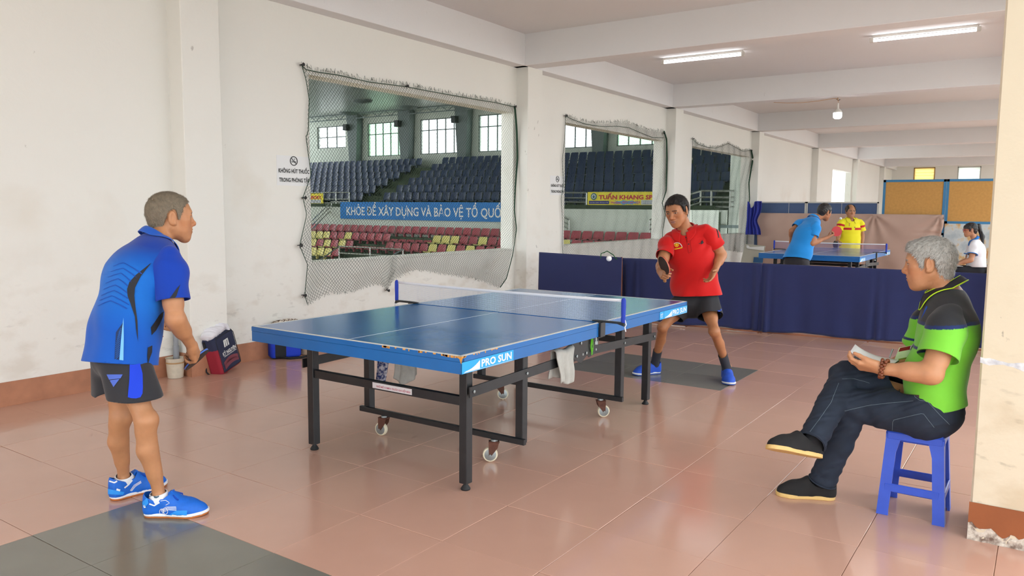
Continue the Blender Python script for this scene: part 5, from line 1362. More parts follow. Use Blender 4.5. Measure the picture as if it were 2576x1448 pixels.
def shoe(name, parent, heel, toe, up, L, upper_m, sole_m, label=None, sole_h=.022, mid_m=None, low=False, width=1.0, ankle=None, sock_m=None, top_cut=None, toe_up=0.0, cell=.003):
    """heel, toe: ground points below the heel back and the toe tip; up: normal of the sole. Parts: upper (on the root mesh), sole, midsole"""
    heel = V(heel); d = unit(V(toe)-heel); up = unit(V(up)-d*(V(up)@d)); rt = np.cross(d, up); wsc = width
    g = lambda a, b, c: heel+d*a*L+rt*b*L+up*c*L
    root = empty(name, heel); root.parent = parent; root.location = Vector(heel-np.array(parent.location))
    # footprint as 2D blend of circles, extruded
    cs = [(.13, .0, .115*wsc), (.32, .006, .105*wsc), (.52, .012, .125*wsc), (.70, .012, .155*wsc), (.82, .0, .142*wsc), (.885, -.004, .095*wsc)]
    S = Sdf()
    for i in range(len(cs)-1):
        a, b, r = cs[i]; a2, b2, r2 = cs[i+1]; S.cone(g(a, b, .05), g(a2, b2, .05), r*L, r2*L, .02)
    h0 = sole_h/L
    Up = Sdf()
    Up.cone(g(.115, 0, .12), g(.135, 0, .33), .107*L*wsc, .098*L*wsc, .02); Up.cone(g(.13, 0, .1), g(.45, .01, .1), .112*L*wsc, .115*L*wsc, .03)
    Up.cone(g(.14, 0, .30), g(.40, .0, .27), .1*L*wsc, .09*L*wsc, .05); Up.cone(g(.40, .0, .27), g(.66, .005, .13), .09*L*wsc, .108*L*wsc, .05); Up.cone(g(.45, .01, .1), g(.70, .012, .085), .12*L*wsc, .145*L*wsc, .03); Up.cone(g(.70, .012, .085), g(.875, -.003, .07), .146*L*wsc, .112*L*wsc, .04)
    fl, upv = heel.astype(F32), up.astype(F32)
    zl = lambda P: (P-fl)@upv
    dl = lambda P: (P-fl)@d.astype(F32)/F32(L)
    top = (.345 if not low else .27)
    cuts = [lambda P: zl(P)-F32(sole_h*.8)]
    def topcut(P):       # ankle opening
        t = dl(P); hh = np.interp(t, [0, .05, .2, .34, .42, .55, 1], [top+.05, top+.03, top-.045, top-.02, top+.04, .6, .6]) if not low else np.interp(t, [0, .06, .22, .34, .44, .6, 1], [top+.02, top, top-.05, top-.01, top+.06, .7, .7])
        return (hh*L-zl(P)).astype(F32)
    cuts.append(topcut)
    P, Fc = polygonize(Up, cell, cut=lambda Q: np.min([c(Q) for c in cuts], 0)); dd = Up(P); bad = (dd < -.8*cell) & (topcut(P) < 1.2*cell); Fc = Fc[~bad[Fc].any(1)]; P, Fc = compact(P, Fc)
    tot = np.array(parent.location)+np.array(root.location)
    def fin(nm, P, Fc, m, sol=0):
        me = np_mesh(nm, P-tot, Fc, m); shade(me); o = link(nm, me, root)
        if sol: q = o.modifiers.new('t', 'SOLIDIFY'); q.thickness = sol; q.offset = -1
        return o
    upper = fin('upper', P, Fc, upper_m, .003)
    def sole_part(nm, z0, z1, grow, m):
        T = Sdf()
        for i in range(len(cs)-1):
            a, b, r = cs[i]; a2, b2, r2 = cs[i+1]; T.p.append(('cyl', g(a, b, 0), g(a2, b2, 0), r*L+grow, r2*L+grow, .02, False))
        def one(q, Pp):
            _, a, b, ra, rb = q[:5]; ab = (b-a).astype(F32); pa = Pp-a.astype(F32); pa = pa-np.outer(pa@upv, upv); t = np.clip(pa@ab/F32(ab@ab), 0, 1); w = pa-t[:, None]*ab; return np.sqrt((w*w).sum(1))-(F32(ra)+t*F32(rb-ra))
        T._one = one; T.bounds = lambda m=.05: (np.min([g(0, -.25, -.05), g(1.05, .25, .2), g(0, .25, -.05), g(1.05, -.25, .2)], 0)-.03, np.max([g(0, -.25, -.05), g(1.05, .25, .2), g(0, .25, -.05), g(1.05, -.25, .2)], 0)+.03)
        def slab(Q):
            t = dl(Q); lift = toe_up*np.maximum(t-.72, 0)**2*L*4; z = zl(Q)-lift; return np.minimum(z-F32(z0), F32(z1)-z).astype(F32)
        P, Fc = polygonize(T, cell, cut=slab); return fin(nm, smooth_mesh(P, Fc, 1, .3), Fc, m)
    if mid_m is not None: sole_part('midsole', sole_h*.42, sole_h*1.05, .004, mid_m); sole_part('outsole', 0, sole_h*.45, .002, sole_m)
    else: sole_part('sole', 0, sole_h, .004, sole_m)
    return root, upper, g
def zpt(px, py, z): return on_axis(px, py, 2, z)
def polo(J, root, g, hem, hemn, m, colour=None, hw=(.215, .165), ww=(.19, .145), cw=(.19, .132), nw=(.15, .098), shr=(.060, .060), fr=.62, rs=(.076, .078), amp=.0035, cell=.005, sleeve_m=None, slcol=None, seed=1, neck_up=.005, smooth=.06, belly=None, vneck=0):
    """loose short-sleeved polo: torso surface plus two sleeves as its parts"""
    P0, C0, N0 = J['pelvis'], J['chest'], J['neck']; up = unit(N0-P0); rt = unit(J['shR']-J['shL']); hr = unit(J['hipR']-J['hipL'])
    T = Sdf(); T.econe(hem+unit(hemn)*.05, P0+up*.12, hr, hw, ww, .05); T.econe(P0+up*.10, C0+up*.03, rt+hr, ww, cw, smooth); T.econe(C0, N0-up*.085, rt, cw, nw, smooth)
    if belly: belly(T, P0, C0, N0, up, rt)
    for k in 'LR': T.cone(N0-up*.05+g*.008, J['sh'+k]-unit(J['sh'+k]-N0)*.015-up*.004, shr[0], shr[1], .05)
    r = np.random.default_rng(seed); ph = r.uniform(0, 6, 8); p32, u32, r32, g32 = [np.asarray(q, F32) for q in (P0, up, rt, g)]; sc = {k: (J['sh'+k]-up*.11).astype(F32) for k in 'LR'}
    def disp(P):
        q = P-p32; a = q@u32; b = q@r32; c = q@g32
        f = amp*np.sin(a*27+b*15+2*np.sin(b*9+ph[0])+ph[1])*np.exp(-((a-.15)/.22)**2)+amp*.9*np.sin(b*40+c*12+a*8+ph[2])*np.clip(.28-a, 0, .3)*3
        for k, s_ in (('L', 1), ('R', -1)):
            da = np.linalg.norm(P-sc[k], axis=1); f = f+amp*1.5*np.sin((a*.8+s_*b*.6+c*.2)*80+ph[3])*np.exp(-(da/.10)**2)
        return f
    T.disp = disp
    sh = garment('shirt', T, [half_cut(hem, hemn), half_cut(N0+up*neck_up-g*.0, up-g*.25, N0+up*.05+g*.03, .098)]+([half_cut(N0-up*.12+g*.0, up+g*.2, N0-up*.012+g*.105, vneck)] if vneck else []), cell, m, root, colour)
    sl = sleeves(J, sleeve_m or m, sh, fr, rs[0], rs[1], cell, slcol, amp=amp*.6)
    J['T'] = T
    return sh, sl
def person(name, loc, label):
    o = empty(name, loc); return tag(o, label, 'person')
FH = unit(V(FWD[0], FWD[1], 0)); RH = unit(V(RGT[0], RGT[1], 0))
def paddle(name, c, axis, normal, label, rub=(srgb(196, 22, 30), srgb(26, 24, 26)), edge=srgb(70, 110, 210), scale=1.0, handle=srgb(176, 128, 78)):
    """bat: blade centre c, axis from the blade towards the handle end, normal of the face; parts blade, two rubbers, edge tape, handle"""
    a = unit(axis); n = unit(V(normal)-a*(V(normal)@a)); t = np.cross(a, n); c = V(c); o = empty(name, c)
    rx, ry = .076*scale, .079*scale; N = 40
    ring = [(rx*math.cos(q)*(1-.06*max(0, math.sin(q))), ry*math.sin(q)*1.0) for q in np.linspace(0, 2*math.pi, N, endpoint=False)]
    def disc(r, z0, z1, m, nm):
        mb = MB(); vs = [t*x*r+a*y*r+n*z0 for x, y in ring]+[t*x*r+a*y*r+n*z1 for x, y in ring]; mb.add(vs, [tuple(reversed(range(N))), tuple(range(N, 2*N))]+[(i, (i+1) % N, N+(i+1) % N, N+i) for i in range(N)]); mb.build(nm, m, o, 50)
    disc(1.0, -.0035, .0035, mat('edge_%s' % name+str(edge[0])[:5], edge, .5), 'blade')
    disc(.985, .0035, .0072, mat('rubber_a%.3f' % rub[0][0], rub[0], .5), 'rubber'); disc(.985, -.0072, -.0035, mat('rubber_b%.3f' % rub[1][0], rub[1], .5), 'rubber')
    S = Sdf(); S.econe(a*.066, a*.10, t, (.02, .011), (.0135, .0115), .012); S.econe(a*.10, a*.172, t, (.0135, .0115), (.0165, .0125), .01)
    P, Fc = polygonize(S, .0025); me = np_mesh('handle', P, Fc, mat('handle%.3f' % handle[0], handle, .5, noise=.2, nscale=60)); shade(me); link('handle', me, o)
    return tag(o, label, 'paddle', 'table tennis paddles')
# ------------------------------------------------------------------ player in blue (left)
SK1 = srgb(192, 136, 96)
M_SK1 = skin_mat('tan_skin', SK1)
def blue_player():
    root = person('person', (-1.02, -.05, 0), 'man in blue shirt and black shorts holding a paddle, seen from behind')
    J = {}
    g = unit(V(.93, -.37, 0)); lat = V(g[1], -g[0], 0)         # facing, his right
    J['pelvis'] = at(297, 868, 3.67); J['neck'] = at(398, 602, 3.80); J['chest'] = J['pelvis']+(J['neck']-J['pelvis'])*.62-g*.025
    J['hipR'] = J['pelvis']+lat*.085+V(0, 0, -.02); J['hipL'] = J['pelvis']-lat*.085+V(0, 0, -.02)
    J['shR'] = at(424, 652, 3.67); J['shL'] = at(346, 640, 3.94)
    J['elR'] = at(440, 800, 3.64); J['wrR'] = at(484, 872, 3.82)
    J['elL'] = at(330, 775, 4.02); J['wrL'] = at(362, 805, 4.18)
    J['knR'] = at(366, 1058, 3.56); J['anR'] = zpt(400, 1243, .10)
    J['knL'] = at(302, 1050, 3.76); J['anL'] = zpt(311, 1199, .10)
    hf = unit(V(.93, -.33, -.03)); hu = V(0.10, -.02, 1)
    HR = frame(hf, hu); hc = at(430, 546, 3.86); hs = 1.04
    J['skull'] = hc+hs*V(0, -.03, -.05)@HR; J['R'] = HR
    S = Sdf(); torso_sdf(S, J, .94)
    limb_arm(S, J['shR'], J['elR'], J['wrR'], .99); limb_arm(S, J['shL'], J['elL'], J['wrL'], 1.05)
    limb_leg(S, J['hipR'], J['knR'], J['anR'], .77, -g); limb_leg(S, J['hipL'], J['knL'], J['anL'], .77, -g)
    head_sdf(S, hc, HR, hs, nose=.92)
    # feet inside the shoes
    for k, (h, t) in dict(R=((362, 1298), (508, 1296)), L=((274, 1250), (366, 1222))).items():
        a, b = zpt(*h, 0), zpt(*t, 0); d_ = unit(b-a); a = V(J['an'+k][0], J['an'+k][1], 0)-d_*.066; S.cone(J['an'+k]+V(0, 0, -.02), a+d_*.15+V(0, 0, .05), .028, .022, .02)
    # right hand round the paddle handle
    pd = unit(at(522, 876, 3.9)-at(468, 930, 3.9))
    hd = unit(at(497, 908, 3.90)-J['wrR']); view = unit(J['wrR']-CAM)
    H = hand_sdf(S, J['wrR'], hd+view*.15, view*.2-RGT*.9+V(0, 0, -.1), 1, curl=(.8, .95, 1.0, 1.0), thumb=(.5, .6), mcp=(.7, .9, 1.0, 1.0), s=1.02)
    HL = hand_sdf(S, J['wrL'], g+V(0, 0, -.2), lat, 1, curl=.4)
    def box(c, r): return (V(c)-r, V(c)+r, .0024)
    col = face_colours(hc, HR, hs, SK1, brow=(.12, .11, .1))
    skin_mesh('body', S, .006, [box(hc, V(.15, .15, .16)), box(J['wrR']+hd*.08, V(.12, .12, .12))], M_SK1, root, col)
    # hair: short salt-and-pepper crop
    M_H = mat('salt_and_pepper_hair', srgb(122, 110, 92), .7, noise=.25, nscale=60)
    hl = [(-.12, -.062), (-.075, -.062), (-.05, -.052), (-.04, -.015), (-.03, .025), (-.012, .038), (.004, .036), (.010, .016), (.014, -.01), (.024, -.01), (.03, .014), (.04, .046), (.055, .064), (.07, .074), (.12, .09)]
    sh = hair_shell('hair', hc, HR, hs, hl, .008, M_H, root, .003, noise=.0012, seed=3)
    crown = hc+hs*V(0, -.06, .1)@HR-np.array(root.location)
    strands('hair_strands', sh, 9000, .007, lambda P, N: (P-crown)*6+HR[1]*.5-V(0, 0, .5), mat('grey_hair_strands', srgb(146, 134, 116), .6, noise=.2, nscale=120), sh, 4, w=.0007, lift=.5)
    # shirt
    up = unit(J['neck']-J['pelvis']); rt = unit(J['shR']-J['shL']); hr = lat
    T = Sdf(); P0, C0, N0 = J['pelvis'], J['chest'], J['neck']
    hem = at(292, 912, 3.66)
    T.econe(hem-V(0, 0, .05)+g*.01, P0+up*.12, hr, (.222, .168), (.188, .142), .05)
    T.econe(P0+up*.10, C0+up*.03, (rt+hr)/2, (.185, .14), (.192, .138), .06)
    T.econe(C0, N0-up*.085, rt, (.19, .132), (.15, .098), .06)
    for k in 'LR': T.cone(N0-up*.045, J['sh'+k]-unit(J['sh'+k]-N0)*.015, .060, .058, .05)
    rr = np.random.default_rng(2); 
    sR = J['shR'].astype(F32)
    def disp(P):
        q = (P-P0.astype(F32)); a = q@up.astype(F32); b = q@rt.astype(F32); c_ = q@g.astype(F32)
        f = .0035*np.sin(a*26+b*14+2*np.sin(b*9))*np.exp(-((a-.12)/.2)**2)+.003*np.sin(b*42+a*9)*np.clip(.25-a, 0, .3)*3
        da = np.linalg.norm(P-(sR-np.asarray(up*.10+lat*.03, F32)), axis=1); f += .006*np.sin((P@np.asarray(unit(up*.7-lat*.5+g*.3), F32))*75)*np.exp(-(da/.10)**2)
        return f
    T.disp = disp
    hemn = unit(-up*.55+V(0, 0, -.8)+lat*.10)
    cuts = [half_cut(hem, hemn), half_cut(N0+up*.005, up-g*.25, N0+up*.05+g*.03, .098)]
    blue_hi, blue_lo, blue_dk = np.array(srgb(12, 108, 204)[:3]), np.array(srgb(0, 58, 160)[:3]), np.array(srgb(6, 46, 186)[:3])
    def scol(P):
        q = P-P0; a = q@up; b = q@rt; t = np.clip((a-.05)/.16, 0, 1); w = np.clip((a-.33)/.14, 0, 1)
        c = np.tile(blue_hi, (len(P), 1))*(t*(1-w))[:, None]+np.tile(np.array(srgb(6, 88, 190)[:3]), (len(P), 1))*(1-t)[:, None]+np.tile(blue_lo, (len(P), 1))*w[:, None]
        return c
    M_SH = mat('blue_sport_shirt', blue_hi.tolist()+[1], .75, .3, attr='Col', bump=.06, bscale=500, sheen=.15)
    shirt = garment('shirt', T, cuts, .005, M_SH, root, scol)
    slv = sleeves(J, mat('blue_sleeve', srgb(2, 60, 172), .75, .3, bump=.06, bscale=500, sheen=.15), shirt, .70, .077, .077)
    b = bvh_of(shirt); bs = bvh_of(slv['R']); M_K = mat('black_shirt_print', srgb(30, 32, 40), .75); M_LB = mat('pale_blue_shirt_print', srgb(120, 190, 250), .75); M_DB = mat('dark_blue_shirt_line', srgb(8, 70, 170), .75)
    z = lambda *L: [(150+x*.3453, 440+y*.3453) for x, y in L]
    decal_poly('print', b, z((668, 640), (560, 725), (510, 780), (494, 830), (497, 880), (515, 930), (548, 1030), (556, 1120), (570, 1215), (566, 1060), (552, 960), (545, 880), (550, 820), (590, 740)), M_K, shirt)
    decal_poly('print', b, z((755, 990), (722, 1020), (690, 1070), (662, 1110), (668, 1165), (700, 1130), (725, 1085), (750, 1030)), M_K, shirt)
    decal_poly('print', b, z((672, 1240), (640, 1255), (636, 1310), (640, 1380), (655, 1330), (670, 1290)), M_K, shirt)
    decal_poly('print', bs, z((878, 795), (850, 830), (815, 880), (790, 910), (826, 908), (850, 880)), M_K, shirt)
    decal_poly('print', b, z((462, 1075), (412, 1145), (402, 1340), (432, 1345), (442, 1200)), mat('striped_navy_print', srgb(18, 46, 92), .75), shirt)
    decal_poly('print', b, z((466, 1040), (455, 1120), (436, 1346), (465, 1350), (468, 1180)), M_LB, shirt)
    for (x0, y0), (x1, y1), (x2, y2) in (((395, 665), (470, 640), (600, 720)), ((378, 705), (465, 680), (560, 745)), ((355, 745), (450, 715), (525, 780)), ((338, 790), (430, 755), (500, 810)), ((322, 835), (410, 800), (495, 860)), ((306, 880), (400, 840), (498, 900)), ((295, 915), (385, 880), (505, 945)), ((282, 955), (375, 915), (490, 975))):
        decal_line('print', b, z((x0, y0), ((x0+x1)/2, (y0+y1)/2-4), (x1, y1), ((x1+x2)/2, (y1+y2)/2-3), (x2, y2)), [1, 1.7, 2.2], M_DB, shirt, n=26)
    for k in range(14):
        y0 = 1130+k*15; x0 = 428-(k > 6)*4; decal_line('print', b, z((408+max(0, 6-k)*4, y0+18), (448-k*.9, y0-14)), 1.0, M_LB if False else mat('mid_blue_shirt_print', srgb(20, 100, 190), .75), shirt, lift=.0034, n=6)
    NR = frame(g*.8+V(0, 0, -.35)+unit(hf)*.2, up+V(0, 0, .35)); M_COL = mat('blue_collar', srgb(6, 84, 186), .75, sheen=.15)
    collar('collar', N0+up*.012, NR, (.074, .078), M_COL, root, h=.034, fall=.036, point=.05, T=T)
    # shorts
    Q = Sdf(); wst = J['pelvis']+V(0, 0, .10)
    Q.econe(wst, J['pelvis']+V(0, 0, -.05), lat, (.14, .095), (.165, .118), .03)
    for k in 'RL':
        h_, kn = J['hip'+k], J['kn'+k]; e_ = h_+(kn-h_)*.72; s_ = 1 if k == 'R' else -1
        Q.econe(h_+V(0, 0, -.0)+g*.004, e_-g*.008, lat, (.095, .112), (.106, .112), .03)
    Q.disp = lambda P: .004*np.sin((P-P0.astype(F32))@np.asarray(lat*38+g*22, F32))*np.clip((P0[2]-.02-P[:, 2])*5, 0, 1)
    hz = lambda k: half_cut(J['hip'+k]+(J['kn'+k]-J['hip'+k])*.62, V(0, 0, -1)+(J['kn'+k]-J['hip'+k])*.4)
    hemz = zpt(300, 1002, .0)[2]
    zR = at(350, 1001, 3.56)[2]; zL = at(262, 992, 3.72)[2]
    lf = lat.astype(F32); pc = J['pelvis'].astype(F32)
    def hemcut(P):
        s_ = (P-pc)@lf; zz = np.interp(s_, [-.2, -.02, .02, .2], [zL, zL, zR, zR]); return (P[:, 2]-zz).astype(F32)
    M_SHT = mat('black_sport_shorts', srgb(36, 36, 42), .8, bump=.05, bscale=400, sheen=.2)
    shorts = garment('shorts', Q, [hemcut, half_cut(wst+V(0, 0, -.005), V(0, 0, 1))], .0055, M_SHT, root)
    b = bvh_of(shorts); z = lambda *L: [(x*.24864, 880+y*.24864) for x, y in L]
    M_BP = mat('royal_blue_panel', srgb(10, 62, 214), .75); M_LG = mat('slate_blue_logo', srgb(70, 100, 196), .6)
    decal_poly('side_panel', b, z((1312, 120), (1310, 300), (1295, 478), (1330, 488), (1375, 490), (1420, 478), (1440, 440), (1444, 380), (1440, 240), (1415, 140)), M_BP, shorts)
    decal_poly('logo', b, z((1083, 247), (1243, 247), (1222, 286), (1108, 300)), M_LG, shorts, step=5); decal_poly('logo', b, z((1114, 306), (1212, 292), (1152, 374)), M_LG, shorts, step=5)
    # socks and shoes
    M_SOCK = mat('white_sock', srgb(236, 236, 240), .9, bump=.1, bscale=200)
    M_UP = mat('blue_shoe_mesh', srgb(14, 104, 210), .6, noise=.1, nscale=40, bump=.08, bscale=300); M_GUM = mat('gum_sole', srgb(186, 106, 44), .6); M_MID = mat('white_midsole', srgb(238, 240, 242), .6)
    for k, h, t in (('R', (363, 1301), (510, 1297)), ('L', (273, 1252), (374, 1222))):
        a, b_ = zpt(*h, 0), zpt(*t, 0); d = unit(b_-a); L = .285; a = V(J['an'+k][0], J['an'+k][1], 0)-d*.066
        ck = Sdf(); ck.cone(J['an'+k]+unit(J['kn'+k]-J['an'+k])*.035, J['an'+k]-V(0, 0, .02), 0.031, .032, .02); ck.cone(J['an'+k]-V(0, 0, .02), a+d*.16+V(0, 0, .05), .032, .026, .03); ck.cone(J['an'+k]-V(0, 0, .02), a+d*.05+V(0, 0, .05), .034, .03, .03)
        so = garment('sock', ck, [half_cut(J['an'+k]+unit(J['kn'+k]-J['an'+k])*.012, J['kn'+k]-J['an'+k])], .004, M_SOCK, root, None, .002)
        r_, u_, gg = shoe('shoe', root, a, a+d*L, (0, 0, 1), L, M_UP, M_GUM, mid_m=M_MID, toe_up=.06, width=1.13)
        tot = np.array(root.location)+np.array(r_.location)
        M_LC = mat('blue_lace', srgb(10, 70, 180), .8); mb = MB()
        for i in range(5):
            a0 = .40+.055*i; zz = .325-.035*i; mb.tube([gg(a0, -.07, zz-.05)-tot, gg(a0+.02, -.02, zz)-tot, gg(a0+.03, .03, zz)-tot, gg(a0+.04, .07, zz-.05)-tot], .0035, 6)
        for s_ in (-1, 1):
            mb.tube([gg(.43, 0, .325)-tot, gg(.48, s_*.08, .36)-tot, gg(.56, s_*.13, .31)-tot, gg(.58, s_*.10, .27)-tot, gg(.5, s_*.03, .30)-tot], .0035, 6); mb.tube([gg(.43, 0, .325)-tot, gg(.55, s_*.04, .33)-tot, gg(.66, s_*.07, .25)-tot], .0032, 6)
        mb.build('laces', M_LC, r_, True)
        mb = MB(); mb.prism([(.35, .24), (.40, .40), (.46, .42), (.50, .30)], tuple(gg(0, -.045, 0)-tot), d*L, V(0, 0, L), np.cross(d, V(0, 0, 1))*L, .09); mb.build('tongue', M_UP, r_)
        bb = bvh_of(u_); Wp = mat('white_shoe_trim', srgb(232, 236, 240), .6); LBp = mat('light_blue_shoe_trim', srgb(40, 150, 240), .6); DBp = mat('dark_blue_shoe_trim', srgb(8, 52, 160), .6)
        zs = lambda *L: [(150+x*.34522, 850+y*.34530) for x, y in L]
        if k == 'R':
            for ln, w in ((((655, 1205), (690, 1218), (730, 1195)), 3.5), (((740, 1250), (780, 1228), (850, 1228)), 1.2), (((740, 1256), (785, 1235), (852, 1236)), 1.2), (((745, 1262), (790, 1242), (853, 1244)), 1.2), (((750, 1268), (795, 1249), (853, 1252)), 1.2), (((735, 1185), (775, 1180), (803, 1200), (775, 1215)), 1.2)): decal_line('shoe_stripe', bb, zs(*ln), w, Wp, u_, n=12)
            decal_poly('shoe_panel', bb, zs((600, 1200), (640, 1160), (650, 1200), (625, 1230)), LBp, u_, step=4); decal_poly('shoe_panel', bb, zs((790, 1290), (850, 1255), (930, 1255), (925, 1300), (800, 1305)), LBp, u_, step=5)
            decal_poly('shoe_panel', bb, zs((612, 1215), (622, 1212), (632, 1232), (618, 1236)), Wp, u_, step=4)
            for cx, cy, sx in ((745, 1262, -1), (775, 1260, 1)): decal_line('butterfly_mark', bb, zs(*[(cx+15*math.cos(a), cy+20*math.sin(a)) for a in np.linspace(0, 6.283, 14)]), 1.2, Wp, u_, n=18)
        else:
            for ln, w in ((((365, 1040), (400, 1052), (425, 1038)), 3.5), (((470, 1090), (500, 1066), (528, 1034)), 3.5), (((512, 1110), (540, 1070), (590, 1040)), 1.2), (((518, 1112), (546, 1074), (592, 1046)), 1.2), (((524, 1112), (552, 1078), (594, 1052)), 1.2), (((415, 1100), (440, 1108)), 5)): decal_line('shoe_stripe', bb, zs(*ln), w, Wp, u_, n=12)
            decal_poly('shoe_panel', bb, zs((356, 1095), (420, 1110), (470, 1120), (460, 1140), (356, 1135)), LBp, u_, step=5)
        bk = bvh_of(so); zk = zs((470, 1000), (482, 988), (505, 990), (508, 1008), (490, 1018), (480, 1016)) if k == 'L' else zs((685, 1150), (697, 1137), (722, 1140), (724, 1156), (705, 1166), (692, 1164))
        decal_poly('sock_mark', bk, zk, mat('slate_sock_print', srgb(70, 96, 112), .8), so, step=4); decal_line('sock_mark', bk, zs((400, 1022), (455, 1018)) if k == 'L' else zs((650, 1155), (675, 1150)), 1.2, MATS['slate_sock_print'], so, n=6)
    return root, J, H
blue_root, JB, HB = blue_player()
# ------------------------------------------------------------------ paddles
# held by the player in blue: handle butt towards the camera, blade edge-on
_d = unit(at(522, 876, 3.9)-at(466, 930, 3.9)); _v = unit(at(495, 903, 3.9)-CAM); _ax = unit(-_v*.92+RGT*-.12+UPV*.05)
paddle('paddle', at(494, 903, 4.03), _ax, np.cross(_ax, _d), 'paddle with blue edge in the hand of the man in blue', edge=srgb(86, 132, 226), rub=(srgb(60, 22, 26), srgb(30, 28, 30)), handle=srgb(70, 84, 100))
# ------------------------------------------------------------------ player in red
def red_player():
    root = person('person', (3.3, -1.15, 0), 'man in red polo shirt and dark shorts about to hit the ball')
    J = {}; g = unit(-FH*.90-RH*.43); lat = V(g[1], -g[0], 0)
    J['pelvis'] = at(1752, 748, 6.66); J['neck'] = at(1726, 576, 6.62); J['chest'] = J['pelvis']+(J['neck']-J['pelvis'])*.6
    J['hipR'] = J['pelvis']+lat*.088-V(0, 0, .03); J['hipL'] = J['pelvis']-lat*.088-V(0, 0, .03)
    J['shR'] = at(1683, 602, 6.68); J['shL'] = at(1779, 580, 6.53)
    J['elR'] = at(1664, 668, 6.50); J['wrR'] = at(1660, 680, 6.27)
    J['elL'] = at(1815, 640, 6.60); J['wrL'] = at(1799, 679, 6.44)
    J['knR'] = at(1668, 822, 6.58); J['knL'] = at(1797, 832, 6.36)
    hA, tA = zpt(1652, 938, 0), zpt(1588, 944, 0); hB, tB = zpt(1838, 955, 0), zpt(1832, 986, 0)
    J['anR'] = at(1647, 912, np.dot(hA-CAM, FWD)-.03); J['anL'] = at(1829, 922, np.dot(hB-CAM, FWD)-.02)
    hf = unit(-FH*.72-RH*.62+V(0, 0, -.30)); HR = frame(hf, V(0, 0, 1)-RH*.10+FH*.05); hc = at(1703, 530, 6.52); hs = 1.08
    J['skull'] = hc+hs*V(0, -.03, -.05)@HR; J['R'] = HR
    S = Sdf(); torso_sdf(S, J, .95); limb_arm(S, J['shR'], J['elR'], J['wrR'], 1.0); limb_arm(S, J['shL'], J['elL'], J['wrL'], 1.0)
    limb_leg(S, J['hipR'], J['knR'], J['anR'], .70, -g-lat*.3); limb_leg(S, J['hipL'], J['knL'], J['anL'], .70, -g)
    head_sdf(S, hc, HR, hs)
    dR = unit(tA-hA); dL = unit(-FH*.93-RH*.12); hA = V(J['anR'][0], J['anR'][1], 0)-dR*.055; hB = V(J['anL'][0], J['anL'][1], 0)-dL*.055; tA, tB = hA+dR*.27, hB+dL*.27
    for k, h, t in (('R', hA, tA), ('L', hB, tB)): S.cone(J['an'+k], h+(t-h)*.55+V(0, 0, .05), .032, .028, .03)
    vw = unit(CAM-J['wrR'])
    H = hand_sdf(S, J['wrR'], vw*.75-UPV*.35+RGT*.25, RGT*.6-UPV*.2, 1, curl=(.9, 1.0, 1.05, 1.05), thumb=(.5, .6), mcp=(.8, .9, 1, 1))
    hand_sdf(S, J['wrL'], unit(at(1788, 700, 6.40)-J['wrL']), -RGT*.8-FH*.3, -1, curl=(.15, .25, .35, .5), thumb=(.9, .3), spread=.3)
    bx = lambda c, r, k=.0026: (V(c)-r, V(c)+r, k)
    SK = srgb(180, 122, 84); col = face_colours(hc, HR, hs, SK, brow=(.03, .025, .022), brow_w=1.0, lip=(.42, .2, .17))
    skin_mesh('body', S, .007, [bx(hc, V(.15, .15, .16), .0024), bx(J['wrR']+vw*.07, V(.12, .12, .12)), bx(J['wrL']+V(0, 0, -.06), V(.11, .11, .12))], skin_mat('brown_skin', SK), root, col)
    M_H = mat('black_hair', srgb(34, 30, 30), .45, noise=.2, nscale=50)
    hl = [(-.12, -.07), (-.07, -.068), (-.045, -.055), (-.036, -.015), (-.028, .024), (-.012, .036), (.004, .034), (.010, .014), (.014, -.016), (.027, -.016), (.033, .02), (.042, .05), (.056, .066), (.07, .072), (.12, .082)]
    sh = hair_shell('hair', hc, HR, hs, hl, .011, M_H, root, .0032, noise=.0012, seed=5)
    rl = np.array(root.location); cr = hc+V(.02, -.04, .1)@HR-rl
    strands('hair_strands', sh, 5000, .022, lambda P, N: (P-cr)*5-HR[0]*.5+HR[1]*.2-V(0, 0, .4), MATS['black_hair'], sh, 6, w=.0009, lift=.06, curl=.12)
    hem = at(1754, 742, 6.62); M_R = mat('red_polo_cloth', srgb(206, 14, 12), .75, .3, bump=.05, bscale=500, sheen=.2)
    up = unit(J['neck']-J['pelvis'])
    shirt, sl = polo(J, root, g, hem, -up+lat*.10+g*.06, M_R, hw=(.212, .152), ww=(.19, .138), fr=.64, rs=(.069, .075), amp=.0065, seed=4, vneck=.042)
    NR = frame(g*.9-V(0, 0, .25)+lat*.05, up+g*.18); collar('collar', J['neck']+up*.008+g*.022, NR, (.078, .078), M_R, root, h=.032, fall=.036, point=.05, gap=.3, open_=.6, T=J['T'])
    b = bvh_of(shirt); z = lambda *L: [(1550+x*.27624, 460+y*.27624) for x, y in L]
    K = mat('black_shirt_print', 0); Wt = MATS.get('white_print') or M_WHITE; Ye = mat('yellow_shirt_print', srgb(246, 206, 40), .7); DR = mat('dark_red_seam', srgb(150, 10, 10), .8)
    for p in (((764, 548), (772, 545), (782, 556), (774, 558)), ((770, 536), (779, 530), (790, 552), (781, 555)), ((776, 526), (786, 522), (797, 543), (789, 550))): decal_poly('chest_logo', b, z(*p), K, shirt, step=3)
    decal_poly('chest_logo', b, z((752, 551), (760, 548), (764, 553), (756, 556)), K, shirt, step=3)
    ring = lambda cx, cy, r0, n=18, a0=0, a1=2*math.pi: [(cx+r0*math.cos(a), cy+r0*math.sin(a)*1.05) for a in np.linspace(a0, a1, n)]
    decal_line('emblem', b, z(*ring(552, 562, 18)), 1.6, Ye, shirt, n=20); decal_poly('emblem', b, z(*ring(552, 562, 11, 12)[:-1]), Ye, shirt, step=3)
